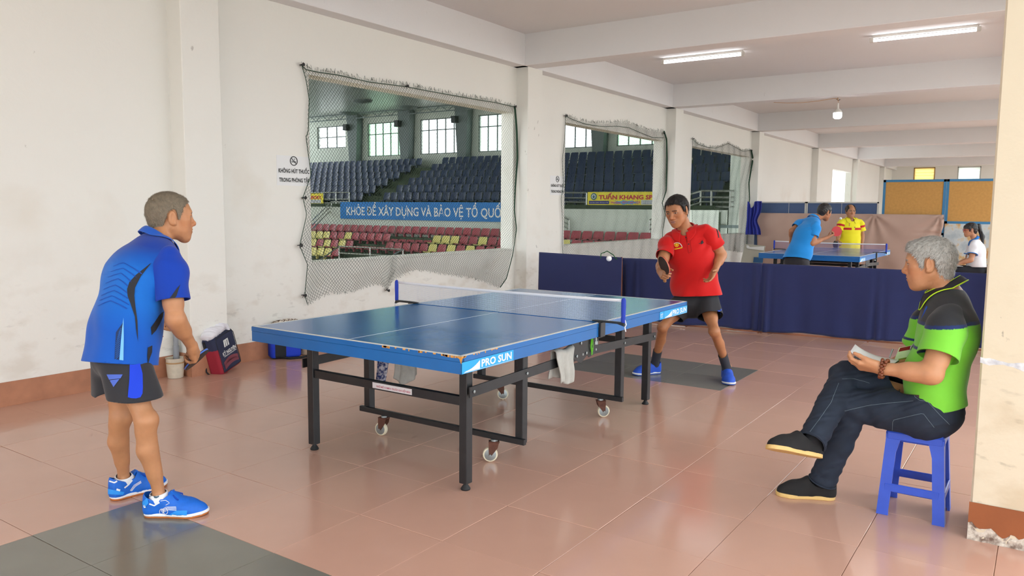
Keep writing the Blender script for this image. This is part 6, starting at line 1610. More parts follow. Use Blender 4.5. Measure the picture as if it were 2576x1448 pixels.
    decal_line('emblem', b, z(*ring(556, 592, 46, 14, math.pi*1.02, math.pi*1.95)), 1.7, Wt, shirt, n=18)
    decal_line('emblem', b, z((512, 604), (540, 602), (575, 595), (604, 588)), 2.4, Ye, shirt, n=12)
    decal_line('placket_seam', b, z((628, 470), (648, 560), (660, 640)), .9, DR, shirt, n=12); decal_line('placket_seam', b, z((655, 462), (675, 545), (688, 628), (660, 640)), .9, DR, shirt, n=12)
    for x, y in ((636, 497), (661, 557)): decal_poly('button', b, z(*ring(x, y, 6, 9)[:-1]), K, shirt, step=3)
    bs = bvh_of(sl['L']); decal_line('sleeve_stripe', bs, z((908, 402), (922, 440), (934, 498)), 2.4, MATS['black_shirt_print'], sl['L'], n=10); bs = bvh_of(sl['R']); decal_line('sleeve_stripe', bs, z((386, 528), (382, 570), (384, 620)), 3, MATS['black_shirt_print'], sl['R'], n=10)
    # shorts
    Q = Sdf(); w = J['pelvis']+V(0, 0, .08); Q.econe(w, J['pelvis']-V(0, 0, .05), lat, (.15, .105), (.178, .13), .04)
    for k in 'RL': h_, kn = J['hip'+k], J['kn'+k]; Q.econe(h_, h_+(kn-h_)*.75, lat, (.098, .108), (.106, .106), .035)
    Q.disp = lambda P: .004*np.sin((P-J['pelvis'].astype(F32))@np.asarray(lat*40+g*25+V(0, 0, 22), F32))
    cR, cL = J['hipR']+(J['knR']-J['hipR'])*.62, J['hipL']+(J['knL']-J['hipL'])*.52
    sep = lambda k: (lambda P: np.maximum(half_cut(dict(R=cR, L=cL)[k], (J['kn'+k]-J['hip'+k])+V(0, 0, -.25))(P), -((P-J['pelvis'].astype(F32))@np.asarray(lat, F32))*(1 if k == 'R' else -1)))
    M_SH = mat('charcoal_shorts', srgb(48, 48, 52), .85, bump=.05, bscale=400); shorts = garment('shorts', Q, [sep('R'), sep('L'), half_cut(w, V(0, 0, 1))], .006, M_SH, root)
    b = bvh_of(shorts); BL = mat('bright_blue_print', srgb(24, 90, 220), .6); decal_poly('logo', b, z((920, 1160), (935, 1172), (948, 1160), (946, 1180), (935, 1186), (924, 1180)), BL, shorts, step=3); decal_line('side_stripe', b, z((953, 1075), (955, 1130), (952, 1200)), 1.6, BL, shorts, n=8)
    # socks and shoes
    M_S = mat('dark_grey_sock', srgb(56, 58, 66), .9, bump=.1, bscale=200); M_U = mat('blue_suede_shoe', srgb(36, 84, 196), .7, noise=.08, nscale=30); M_W = mat('white_midsole', srgb(238, 240, 242), .6); M_B = mat('navy_outsole', srgb(60, 90, 170), .6)
    for k, h, t in (('R', hA, tA), ('L', hB, tB)):
        d = unit(t-h); L = .275
        ck = Sdf(); u_ = unit(J['kn'+k]-J['an'+k]); ck.cone(J['an'+k]+u_*.21, J['an'+k]-V(0, 0, .02), .04, .037, .02); ck.cone(J['an'+k]-V(0, 0, .02), h+d*.15+V(0, 0, .05), .035, .028, .03)
        garment('sock', ck, [half_cut(J['an'+k]+u_*.165, u_)], .005, M_S, root, None, .002)
        r_, up_, gg = shoe('shoe', root, h, h+d*L, (0, 0, 1), L, M_U, M_B, mid_m=M_W, toe_up=.06, width=1.12, cell=.004)
        tot = np.array(root.location)+np.array(r_.location); mb = MB()
        for i in range(5): a0 = .42+.055*i; zz = .335-.035*i; mb.tube([gg(a0, -.07, zz-.05)-tot, gg(a0+.02, 0, zz)-tot, gg(a0+.03, .07, zz-.05)-tot], .004, 5)
        mb.build('laces', mat('white_lace', srgb(220, 224, 230), .8) if k == 'R' else mat('blue_lace2', srgb(50, 90, 190), .8), r_, True)
    return J, H
JR, HRd = red_player()
_c = at(1671, 667, 6.15)
_e = unit(at(1690, 692, 6.15)-at(1653, 648, 6.15))        # long visual axis of the blade
_n = unit(-FH*.62-RH*.55+V(0, 0, .45)); 
paddle('paddle', _c, unit(at(1672, 700, 6.25)-_c), _n, 'black and red paddle in the hand of the man in red', rub=(srgb(36, 30, 28), srgb(190, 50, 40)), edge=srgb(210, 120, 90))
S_ = Sdf()
mb = MB(); bc = at(1532, 650, 5.6)
mb.lathe([(.02*math.sin(a), -.02*math.cos(a)) for a in np.linspace(0.001, math.pi-.001, 13)], bc, (0, 0, 1), 20); tag(mb.build('table_tennis_ball', mat('white_ball', srgb(240, 240, 236), .5), None, True), 'white table tennis ball in flight above the foreground table', 'ball')
# ------------------------------------------------------------------ seated man in green and black
def green_man():
    root = person('person', (1.1, -3.12, 0), 'grey haired man in green and black shirt seated on a blue stool')
    J = {}; g = unit(V(-.06, 1, 0)); lat = V(g[1], -g[0], 0)
    J['pelvis'] = V(1.10, -3.185, .535); J['neck'] = at(2388, 728, 3.66)
    J['chest'] = J['pelvis']+(J['neck']-J['pelvis'])*.6-g*.025
    J['hipR'] = J['pelvis']+lat*.085+g*.03-V(0, 0, .03); J['hipL'] = J['pelvis']-lat*.085+g*.03-V(0, 0, .03)
    J['shL'] = at(2388, 800, 3.52); J['shR'] = at(2350, 785, 3.86)
    J['elL'] = at(2346, 940, 3.46); J['wrL'] = at(2213, 926, 3.60)
    J['elR'] = at(2300, 905, 3.98); J['wrR'] = at(2222, 922, 3.92)
    J['knR'] = at(2128, 948, 3.90); J['anR'] = at(2046, 1102, 3.668)
    J['knL'] = at(2150, 1020, 3.80); J['anL'] = zpt(2070, 1206, .095)
    hf = unit(V(-.02, 1, -.12)); HR = frame(hf, V(0, -.05, 1)); hc = at(2337, 662, 3.66); hs = 1.03
    J['skull'] = hc+hs*V(0, -.03, -.05)@HR; J['R'] = HR
    S = Sdf(); torso_sdf(S, J, .95); limb_arm(S, J['shL'], J['elL'], J['wrL'], 1.08); limb_arm(S, J['shR'], J['elR'], J['wrR'], 1.05)
    limb_leg(S, J['hipR'], J['knR'], J['anR'], .68, -V(0, 0, 1)-g*.3); limb_leg(S, J['hipL'], J['knL'], J['anL'], .68, -g)
    head_sdf(S, hc, HR, hs, nose=.95); S.ell(hc+hs*V(0, .03, -.085)@HR, V(.05, .04, .03), HR, .03)
    hd = unit(at(2146, 916, 3.66)-J['wrL'])
    H = hand_sdf(S, J['wrL'], hd, V(.55, .1, .75), -1, curl=(.55, .6, .6, .55), thumb=(.6, .3), mcp=(.35, .4, .45, .5), thumb_dir=hd*.9+V(0, 0, .35))
    hand_sdf(S, J['wrR'], unit(at(2160, 935, 3.84)-J['wrR']), V(-.4, .1, .8), 1, curl=.45)
    bx = lambda c, r, k=.0024: (V(c)-r, V(c)+r, k)
    SK = srgb(198, 142, 104); col = face_colours(hc, HR, hs, SK, brow=(.25, .24, .22))
    skin_mesh('body', S, .0065, [bx(hc, V(.15, .15, .16)), bx(J['wrL']+hd*.07, V(.12, .12, .1))], skin_mat('seated_skin', SK), root, col)
    M_H = mat('silver_hair', srgb(176, 174, 168), .55, noise=.22, nscale=70)
    hl = [(-.12, -.078), (-.07, -.076), (-.045, -.066), (-.036, -.02), (-.03, .022), (-.012, .034), (.006, .03), (.012, .008), (.016, -.02), (.028, -.02), (.034, .012), (.042, .036), (.056, .052), (.072, .062), (.12, .075)]
    ex = lambda T, q: (T.ell(q(0, .05, .085), V(.05, .035, .022), HR, .02), T.ell(q(0, -.075, .045), V(.05, .03, .045), HR, .02))
    sh = hair_shell('hair', hc, HR, hs, hl, .010, M_H, root, .0032, extra=ex, noise=.0016, seed=8)
    rl = np.array(root.location); cr = hc+V(0, -.055, .10)@HR*hs-rl
    strands('hair_strands', sh, 9000, .015, lambda P, N: (P-cr)*7-V(0, 0, .35)+HR[1]*.25, mat('silver_hair_strands', srgb(196, 194, 188), .5, noise=.15, nscale=150), sh, 9, w=.0008, lift=.10, curl=.25)
    strands('hair_strands', sh, 2500, .015, lambda P, N: (P-cr)*7-V(0, 0, .35)+HR[1]*.25, mat('dark_grey_hair_strands', srgb(140, 137, 130), .5), sh, 10, w=.0008, lift=.11, curl=.25)
    # polo: black yoke, navy line, lime body
    up = unit(J['neck']-J['pelvis']); hem = J['pelvis']+V(0, 0, .0)-g*.02
    lime, blk, nav, limd = [np.array(srgb(*c)[:3]) for c in ((122, 206, 58), (38, 40, 44), (20, 42, 96), (100, 190, 40))]
    yk0 = at(2400, 816, 3.55)[2]
    def ccol(P, s_=0):
        l = (P-J['neck'])@g; zz = P[:, 2]-(yk0-.10*np.clip(l-.0, -.1, .2)+.03*np.abs((P-J['neck'])@lat)*0); t = (zz > 0)[:, None]; n = ((zz < .010) & (zz > -.006))[:, None]
        c = np.where(t, blk, lime); c = np.where(n, nav, c)
        f = (np.abs(P[:, 2]-(yk0-.125)) < .007) & (l > .06); return np.where(f[:, None], nav, c)
    M_G = mat('lime_black_polo', lime.tolist()+[1], .7, .3, attr='Col', bump=.05, bscale=500, sheen=.2)
    def belly(T, P0, C0, N0, up_, rt_): T.ell(P0+up_*.16+g*.012, V(.165, .105, .14), np.stack([lat, g, V(0, 0, 1)]), .06)
    shirt, sl = polo(J, root, g, hem+V(0, 0, -.005), V(0, 0, -1)-g*.22, M_G, ccol, hw=(.185, .135), ww=(.182, .118), cw=(.192, .118), nw=(.15, .10), fr=.70, rs=(.080, .090), amp=.0038, seed=9, slcol=ccol, belly=belly, cell=.0042)
    NR = frame(g*.9-V(0, 0, .35), up+g*.3); M_K = mat('black_collar', srgb(38, 38, 42), .75); M_LP = mat('lime_piping', srgb(200, 246, 40), .6)
    collar('collar', J['neck']+up*.008+g*.018, NR, (.074, .080), M_K, root, h=.036, fall=.032, point=.05, gap=.25, open_=.5, T=J['T'], trim=(M_LP, (.42, .985), .0028))
    # jeans
    M_J = mat('dark_denim', srgb(30, 40, 56), .85, noise=.18, nscale=18, bump=.12, bscale=350); M_ST = mat('denim_stitch', srgb(110, 124, 132), .9)
    Q = Sdf(); Q.econe(J['pelvis']+V(0, 0, .09)-g*.01, J['pelvis']-V(0, 0, .02), lat, (.17, .125), (.182, .145), .04)
    for k in 'RL':
        h_, kn, an = J['hip'+k], J['kn'+k], J['an'+k]; Q.cone(h_, h_+(kn-h_)*.5, .105, .092, .04); Q.cone(h_+(kn-h_)*.5, kn, .092, .074, .03); Q.ball(kn, .075, .02); Q.cone(kn, kn+(an-kn)*.5, .073, .066, .02); Q.cone(kn+(an-kn)*.5, an+unit(an-kn)*.03, .066, .064, .02)
    Q.cone(J['hipR'], J['hipL'], .105, .105, .05)
    ph = RNG.uniform(0, 6, 4)
    def jd(P):
        f = .0016*np.sin(P@np.array([60, 80, 130], F32)+2*np.sin(P@np.array([30, 22, 40], F32)))
        for k in 'RL':
            d = np.linalg.norm(P-J['kn'+k].astype(F32), axis=1); f = f+.004*np.sin((P@np.asarray(unit(J['an'+k]-J['kn'+k])*60+g*40, F32)))*np.exp(-(d/.13)**2)
            d = np.linalg.norm(P-J['an'+k].astype(F32), axis=1); f = f+.004*np.sin(P@np.asarray(unit(J['an'+k]-J['kn'+k])*110, F32)+P[:, 0]*30)*np.exp(-(d/.09)**2)
        return f
    Q.disp = jd
    seat = half_cut((0, 0, .412), (0, 0, -1), J['pelvis'], .26)
    cu = {k: (lambda P, k=k: half_cut(J['an'+k]+unit(J['an'+k]-J['kn'+k])*(.034 if k == 'R' else .014), J['an'+k]-J['kn'+k], J['an'+k]+unit(J['an'+k]-J['kn'+k])*.09, .12)(P)) for k in 'RL'}
    P, Fc = None, None
    jeans = garment('jeans', Q, [half_cut(J['pelvis']+V(0, 0, .085), V(0, 0, 1)+g*.25, J['pelvis']+V(0, 0, .2)-g*.03, .235), cu['R'], cu['L']], .005, M_J, root)
    b = bvh_of(jeans); z = lambda *L: [(1880+x*.34534, 860+y*.34534) for x, y in L]
    for ln in (((1185, 262), (1195, 330), (1222, 400), (1255, 425), (1300, 428)), ((705, 500), (880, 462), (1080, 440), (1210, 430)), ((665, 300), (610, 440), (520, 570), (430, 690)), ((690, 270), (770, 268), (850, 285), (890, 300)), ((1056, 640), (1060, 566), (1280, 518), (1360, 620)), ((1300, 420), (1400, 530), (1470, 600))): decal_line('stitching', b, z(*ln), .9, M_ST, jeans, n=22)
    for k in 'RL':
        an = J['an'+k]; ax = unit(an-J['kn'+k]); e1 = unit(np.cross(ax, V(0, 0, 1)+lat*.3)); e2 = np.cross(ax, e1); mb = MB(); c = an+ax*(.027 if k == 'R' else .008)-np.array(root.location)
        mb.tube([c+(e1*math.cos(q)+e2*math.sin(q))*.0665 for q in np.linspace(0, 2*math.pi, 26, endpoint=False)], .0045, 6, closed=True); mb.build('jeans_hem', M_J, root, True)
    bw = J['pelvis']+V(0, 0, .066); mb = MB(); nn = unit(V(0, 0, 1)+g*.25)
    R0 = frame(np.cross(nn, lat), nn); pts = []
    for q in np.linspace(0, 2*math.pi, 40, endpoint=False): pts.append((q, bw+lat*math.cos(q)*.176+np.cross(nn, lat)*math.sin(q)*.137))
    vs, fs = [], []
    for i, (q, p) in enumerate(pts):
        out = unit(p-bw)
        for o_, zz in ((0, -.019), (.005, -.018), (.005, .018), (0, .019)): vs.append(p+out*o_+nn*zz-np.array(root.location))
    n_ = len(pts)
    for i in range(n_):
        j = (i+1) % n_
        for q in range(4): fs.append((4*i+q, 4*i+(q+1) % 4, 4*j+(q+1) % 4, 4*j+q))
    mb.add(vs, fs); mb.build('belt', mat('brown_leather', srgb(62, 50, 44), .5, noise=.2, nscale=30), root, 60)
    # slip-on shoes
    M_U = mat('black_canvas', srgb(30, 29, 30), .9, bump=.15, bscale=500); M_GU = mat('cream_gum_sole', srgb(222, 186, 118), .6, noise=.08, nscale=20)
    d = unit(zpt(1948, 1243, 0)-zpt(2088, 1255, 0)); hl_ = V(J['anL'][0], J['anL'][1], 0)-d*.06
    shoe('shoe', root, hl_, hl_+d*.28, (0, 0, 1), .28, M_U, M_GU, low=True, width=1.1, sole_h=.02)
    heR = at(2064, 1153, 3.665); dR = unit(at(1912, 1124, 3.60)-heR); upR = unit(UPV+FWD*.22)
    shoe('shoe', root, heR, heR+dR*.28, upR, .28, M_U, M_GU, low=True, width=1.1, sole_h=.02)
    M_SK = mat('black_sock', srgb(24, 24, 28), .9)
    for k, q in (('R', heR+dR*.09+upR*.05), ('L', hl_+d*.09+V(0, 0, .05))):
        ck = Sdf(); ck.cone(J['an'+k]+unit(J['kn'+k]-J['an'+k])*.08, J['an'+k], .04, .04, .02); ck.cone(J['an'+k], q, .04, .03, .02); P_, F_ = polygonize(ck, .006); finish('sock', P_, F_, M_SK, root)
    # wooden bead bracelet, two strands
    M_BD = mat('wooden_beads', srgb(120, 62, 34), .35, noise=.3, nscale=80); ax = unit(J['wrL']-J['elL']); e1 = unit(np.cross(ax, V(0, 0, 1))); e2 = np.cross(ax, e1); br = empty('bracelet', J['wrL']); br.parent = root; br.location = Vector(J['wrL']-np.array(root.location))
    for s_, off in ((0, -.022), (1, -.006)):
        for i in range(15):
            q = 2*math.pi*(i+.5*s_)/15; c = ax*(off+.010*math.sin(q*1+s_))+(e1*math.cos(q)+e2*math.sin(q))*.0405; mb = MB(); mb.lathe([(.0085*math.sin(a), -.0085*math.cos(a)) for a in np.linspace(.001, math.pi-.001, 7)], c, ax, 10); mb.build('bead', M_BD, br, True)
    # lanyard with badge
    M_LY = mat('blue_lanyard', srgb(26, 70, 160), .7); la = J['neck']; rl = np.array(root.location)
    pts = [at(x, y, d_)-rl for x, y, d_ in ((2332, 770, 3.62), (2320, 800, 3.66), (2312, 835, 3.70), (2302, 862, 3.73))]
    mb = MB(); mb.tube(pts, .005, 6); mb.build('lanyard', M_LY, root, True); mb = MB(); mb.tube([at(2302, 862, 3.73)-rl, at(2292, 872, 3.73)-rl, at(2290, 880, 3.73)-rl], .004, 6); mb.build('badge_clip', MATS.get('zinc') or M_ZINC, root, True)
    ba = at(2272, 895, 3.735); bu, bv = unit(at(2290, 900, 3.735)-at(2250, 908, 3.735)), unit(at(2270, 872, 3.735)-at(2255, 908, 3.735))
    o0 = at(2248, 908, 3.74); mb = MB(); mb.prism([(0, 0), (.078, .0), (.078, .07), (0, .07)], o0-rl, bu, bv, np.cross(bu, bv), .002); bd = mb.build('badge', mat('pale_green_badge', srgb(206, 226, 180), .5), root)
    mb = MB(); mb.prism([(.004, .048), (.074, .048), (.074, .068), (.004, .068)], o0-rl+np.cross(bu, bv)*.0024, bu, bv, np.cross(bu, bv), .0006); mb.build('badge_print', mat('dark_red_print', srgb(140, 26, 30), .5), bd)
    mb = MB(); mb.prism([(.02, .0), (.06, .0), (.06, .008), (.02, .008)], o0-rl+np.cross(bu, bv)*.0024, bu, bv, np.cross(bu, bv), .0006); mb.build('badge_print', mat('olive_print', srgb(120, 140, 40), .5), bd)
    return J
JG = green_man()
# paper on a dark clipboard held on his lap
o_ = empty('clipboard', at(2190, 905, 3.72)); lo = local(o_)
cr = [at(2140, 912, 3.76), at(2235, 926, 3.60), at(2262, 908, 3.72), at(2152, 893, 3.90)]
mb = MB(); n_ = unit(np.cross(V(cr[1])-cr[0], V(cr[3])-cr[0])); n_ = n_ if n_[2] > 0 else -n_
mb.add([lo(c) for c in cr]+[lo(c)+n_*.004 for c in cr], [(3, 2, 1, 0), (4, 5, 6, 7)]+[(i, (i+1) % 4, (i+1) % 4+4, i+4) for i in range(4)]); mb.build('board', mat('black_board', srgb(34, 34, 36), .5), o_)
cu_ = lambda u, v: lo(V(cr[0])*(1-u)*(1-v)+V(cr[1])*u*(1-v)+V(cr[2])*u*v+V(cr[3])*(1-u)*v)+n_*(.006+.05*(1-u)**3)
sheet('paper', cu_, 14, 6, mat('paper_white', srgb(240, 241, 240), .7), o_, .0008)
mb = MB(); mb.tube([lo(at(2238, 905, 3.70))+n_*.012, lo(at(2246, 893, 3.72))+n_*.03], .004, 8); mb.build('clip', M_ZINC, o_)
tag(o_, 'white paper on a dark clipboard in the seated man\'s hands', 'clipboard')
# blue plastic stool
def stool():
    o = empty('plastic_stool', (1.10, -3.14, 0)); M_ST = mat('blue_plastic_stool', srgb(58, 90, 200), .4, noise=.08, nscale=12, spec=.4); h = .425
    c = np.array(o.location)
    x0, x1, y0, y1 = .985-1.10, 1.222-1.10, -3.258+3.14, -3.018+3.14; B = (.958-1.10, 1.248-1.10, -3.285+3.14, -2.995+3.14)
    mb = MB(); mb.bbox((x0, y0, h-.02), (x1, y1, h), .012); mb.build('seat', M_ST, o)
    mb = MB(); mb.bbox((x0-.004, y0-.004, h-.065), (x1+.004, y1+.004, h-.016), .01); mb.build('seat_apron', M_ST, o)
    for sx in (0, 1):
        for sy in (0, 1):
            tx, ty = (x0, x1)[sx], (y0, y1)[sy]; bx, by = (B[0], B[1])[sx], (B[2], B[3])[sy]; ux, uy = (1, -1)[sx], (1, -1)[sy]; w, t = .06, .012; wt = .075
            mb = MB()
            def L_(x, y, z, w): return [(x, y, z), (x+ux*w, y, z), (x+ux*w, y+uy*t, z), (x+ux*t, y+uy*t, z), (x+ux*t, y+uy*w, z), (x, y+uy*w, z)]
            lv = []
            for f, ww in ((0, .052), (.06, .05), (.72, .05), (.86, .062), (.92, .095)):
                lv.append(L_(bx+(tx-bx)*f/.95, by+(ty-by)*f/.95, f*h, ww))
            vs = [p for q in lv for p in q]; fs = []
            for i in range(len(lv)-1):
                for k in range(6): fs.append((6*i+k, 6*i+(k+1) % 6, 6*i+6+(k+1) % 6, 6*i+6+k))
            fs += [tuple(range(6)), tuple(6*(len(lv)-1)+k for k in range(6))]; mb.add(vs, fs); mb.build('leg', M_ST, o)
    z0, z1, f = .115, .155, .3
    X0, X1, Y0, Y1 = [b+(t-b)*f for b, t in zip(B, (x0, x1, y0, y1))]
    for a, b_ in (((X0+.02, Y0, z0), (X1-.02, Y0+.012, z1)), ((X0+.02, Y1-.012, z0), (X1-.02, Y1, z1)), ((X0, Y0+.02, z0), (X0+.012, Y1-.02, z1)), ((X1-.012, Y0+.02, z0), (X1, Y1-.02, z1))):
        mb = MB(); mb.bbox(a, b_, .004); mb.build('stretcher', M_ST, o)
    tag(o, 'blue plastic stool under the seated man in green', 'stool')
stool()
# ------------------------------------------------------------------ players and scorer on the second court
def simple_feet(S, J, d, root, M_U, M_S, L=.27):
    for k in 'RL':
        h = V(J['an'+k][0], J['an'+k][1], 0)-d*.055; S.cone(J['an'+k], h+d*.14+V(0, 0, .05), .032, .026, .03)
        shoe('shoe', root, h, h+d*L, (0, 0, 1), L, M_U, M_S, width=1.1, cell=.006)
def shorts_of(J, lat, g, root, m, fr=.62, name='shorts', r=(.10, .11), cell=.008, waist=.07):
    Q = Sdf(); w = J['pelvis']+V(0, 0, waist); Q.econe(w, J['pelvis']-V(0, 0, .05), lat, (.15, .105), (.172, .125), .04)
    for k in 'RL': h_, kn = J['hip'+k], J['kn'+k]; Q.econe(h_, h_+(kn-h_)*(fr+.15), lat, r, (r[0]+.008, r[1]), .035)
    zc = min(J['hip'+k][2]+(J['kn'+k][2]-J['hip'+k][2])*fr for k in 'RL')
    return garment(name, Q, [half_cut((0, 0, zc), (0, 0, -1)), half_cut(w, (0, 0, 1))], cell, m, root)
def blue_two():
    root = person('person', (9.15, -.45, 0), 'man in light blue polo hitting the ball at the background table')
    J = {}; D = 11.55; g = unit(FH*.62+RH*.78); lat = V(g[1], -g[0], 0)
    J['pelvis'] = at(2004, 652, D); J['neck'] = at(2047, 549, D+.1); J['chest'] = J['pelvis']+(J['neck']-J['pelvis'])*.6-g*.03
    J['hipR'] = J['pelvis']+lat*.088-V(0, 0, .03); J['hipL'] = J['pelvis']-lat*.088-V(0, 0, .03)
    J['shR'] = at(2053, 565, D-.08); J['shL'] = at(2018, 560, D+.26); J['elR'] = at(2042, 612, D-.12); J['wrR'] = at(2083, 596, D-.02); J['elL'] = at(1992, 580, D+.2); J['wrL'] = at(1990, 606, D+.36)
    J['knR'] = at(2020, 718, D+.05); J['anR'] = zpt(2016, 765, .09) ; J['knL'] = at(2000, 712, D+.3); J['anL'] = J['knL']+V(-.05, .0, -.36)
    J['anR'] = J['knR']+V(-.05, 0, -.36); J['knL'][2] = .43; J['knR'][2] = .43; J['anL'][2] = .09; J['anR'][2] = .09
    hf = unit(FH*.45+RH*.9-V(0, 0, .18)); HR = frame(hf, V(0, 0, 1)+RH*.25); hc = at(2074, 533, D+.1); hs = 1.06
    J['skull'] = hc+hs*V(0, -.03, -.05)@HR; S = Sdf(); torso_sdf(S, J, .95); limb_arm(S, J['shR'], J['elR'], J['wrR'], .98); limb_arm(S, J['shL'], J['elL'], J['wrL'], .95)
    limb_leg(S, J['hipR'], J['knR'], J['anR'], .75, -g); limb_leg(S, J['hipL'], J['knL'], J['anL'], .75, -g); head_sdf(S, hc, HR, hs)
    hd = unit(at(2098, 589, D)-J['wrR']); hand_sdf(S, J['wrR'], hd, UPV+FWD*.2, -1, curl=(.5, .9, 1, 1), thumb=(.3, .4)); hand_sdf(S, J['wrL'], unit(V(0, 0, -1)+g*.4), -lat, 1, curl=.4)
    SK = srgb(176, 120, 86)
    simple_feet(S, J, g, root, mat('blue_suede_shoe', 0) if 'blue_suede_shoe' in MATS else mat('dark_shoe', srgb(40, 44, 60), .7), mat('white_midsole', srgb(238, 240, 242), .6))
    bx = lambda c, r, k=.0045: (V(c)-r, V(c)+r, k)
    skin_mesh('body', S, .01, [bx(hc, V(.15, .15, .16)), bx(J['wrR']+hd*.08, V(.12, .12, .12))], skin_mat('background_skin', SK), root, face_colours(hc, HR, hs, SK))
    hl = [(-.12, -.07), (-.045, -.058), (-.036, -.015), (-.028, .026), (-.012, .036), (.004, .034), (.010, .014), (.014, -.016), (.027, -.016), (.033, .02), (.042, .05), (.056, .064), (.12, .08)]
    sh = hair_shell('hair', hc, HR, hs, hl, .013, MATS.get('black_hair') or mat('black_hair', srgb(34, 30, 30), .45), root, .005, noise=.002, seed=2)
    M = mat('azure_polo_cloth', srgb(30, 144, 226), .75, .3, sheen=.2, bump=.04, bscale=400); up = unit(J['neck']-J['pelvis']); hem = at(2000, 652, D)
    shirt, sl = polo(J, root, g, hem, -up*.7-V(0, 0, .5)+lat*.12, M, hw=(.205, .16), amp=.004, seed=12, cell=.008, fr=.62)
    collar('collar', J['neck']+up*.008+g*.015, frame(g*.8-V(0, 0, .4), up+g*.2), (.078, .078), M, root, T=J['T'])
    shorts_of(J, lat, g, root, mat('black_sport_shorts', srgb(36, 36, 42), .8))
blue_two()
_b = at(2104.5, 581.5, 11.6); _n = unit(-FWD*.85+RGT*.35+UPV*.25); paddle('paddle', _b, unit(at(2090, 592, 11.6)-_b), _n, 'red paddle in the hand of the man in light blue', rub=(srgb(186, 18, 28), srgb(30, 28, 30)), edge=srgb(214, 90, 60), scale=1.0)
def yellow_man():
    root = person('person', (13.1, -.4, 0), 'balding man in yellow polo waiting behind the background table')
    J = {}; D = 15.1; g = unit(-FH*.98-RH*.05); lat = V(g[1], -g[0], 0)
    J['pelvis'] = at(2137, 618, D+.05); J['neck'] = at(2140, 549, D+.02); J['chest'] = J['pelvis']+(J['neck']-J['pelvis'])*.6
    J['hipR'] = J['pelvis']+lat*.088-V(0, 0, .03); J['hipL'] = J['pelvis']-lat*.088-V(0, 0, .03)
    J['shR'] = at(2117, 558, D+.02); J['shL'] = at(2164, 559, D); J['elR'] = at(2110, 592, D); J['wrR'] = at(2107, 604, D-.2); J['elL'] = at(2169, 592, D+.04); J['wrL'] = at(2168, 622, D-.02)
    for k, s_ in (('R', 1), ('L', -1)): J['kn'+k] = J['hip'+k]+lat*.05*s_+g*.12-V(0, 0, .38); J['an'+k] = J['kn'+k]+lat*.04*s_-g*.08; J['kn'+k][2] = .45; J['an'+k][2] = .09
    hf = unit(-FH-V(0, 0, .12)-RH*.03); HR = frame(hf, V(0, 0, 1)); hc = at(2139.5, 531, D-.02); hs = 1.08
    J['skull'] = hc+hs*V(0, -.03, -.05)@HR; S = Sdf(); torso_sdf(S, J, .95); limb_arm(S, J['shR'], J['elR'], J['wrR'], .95); limb_arm(S, J['shL'], J['elL'], J['wrL'], .95)
    for k in 'RL': limb_leg(S, J['hip'+k], J['kn'+k], J['an'+k], .75, -g)
    head_sdf(S, hc, HR, hs); hand_sdf(S, J['wrR'], V(0, 0, -1)+g*.5, -lat, 1, curl=.9); hand_sdf(S, J['wrL'], V(0, 0, -1)+g*.2, lat, -1, curl=.4)
    SK = srgb(178, 126, 92); simple_feet(S, J, g, root, mat('dark_shoe', srgb(40, 44, 60), .7), mat('white_midsole', srgb(238, 240, 242), .6))
    skin_mesh('body', S, .011, [(hc-V(.15, .15, .16), hc+V(.15, .15, .16), .004)], skin_mat('background_skin_two', SK), root, face_colours(hc, HR, hs, SK, brow_w=1.3))
    hl = [(-.12, -.06), (-.045, -.05), (-.036, -.015), (-.028, .026), (-.012, .03), (.004, .02), (.012, -.012), (.035, -.012), (.045, .03), (.06, .05), (.12, .07)]
    hair_shell('hair', hc, HR, hs, hl, .013, mat('dark_grey_brown_hair', srgb(50, 44, 44), .5), root, .0045, noise=.002, seed=4, bald=lambda l: np.maximum(np.abs(l[:, 0])-.05, -.02-l[:, 1]))
    M = mat('yellow_red_polo', srgb(244, 230, 30), .75, .3, attr='Col', sheen=.2, bump=.04, bscale=400); Yc, Rc = np.array(srgb(244, 232, 36)[:3]), np.array(srgb(196, 26, 40)[:3]); zs = at(2140, 575, D)[2]
    def yc(P): return np.where((np.abs(P[:, 2]-zs) < .021)[:, None] & ((np.abs((P-J['neck'])@lat) > .03) | ((P-J['neck'])@g < 0))[:, None], Rc, Yc)
    def yc2(P):
        out = np.tile(Yc, (len(P), 1))
        for k in 'RL':
            ax = unit(J['el'+k]-J['sh'+k]); t = (P-J['sh'+k])@ax; n = np.linalg.norm(P-J['sh'+k]-t[:, None]*ax, axis=1) < .12; out[(np.abs(t-.075) < .021) & n] = Rc
        return out
    up = unit(J['neck']-J['pelvis']); shirt, sl = polo(J, root, g, at(2137, 630, D), -up, M, yc, hw=(.20, .15), amp=.004, seed=22, cell=.007, fr=.66, slcol=yc2, rs=(.074, .08), vneck=.045)
    collar('collar', J['neck']+up*.008+g*.02, frame(g*.9-V(0, 0, .3), up+g*.2), (.078, .078), mat('yellow_collar', srgb(240, 226, 40), .75), root, gap=.35, open_=.8, T=J['T'])
    b = bvh_of(shirt); decal_line('placket', b, [(2135.5, 556), (2137, 562), (2136.5, 569)], 1.2, mat('crimson_print', srgb(190, 90, 110), .6), shirt, n=6); decal_poly('chest_logo', b, [(2148.5, 570.2), (2151.5, 570.2), (2151.5, 572.6), (2148.5, 572.6)], mat('olive_print', srgb(120, 140, 40), .5), shirt, step=2)
    shorts_of(J, lat, g, root, mat('navy_shorts', srgb(36, 42, 70), .8))
yellow_man()
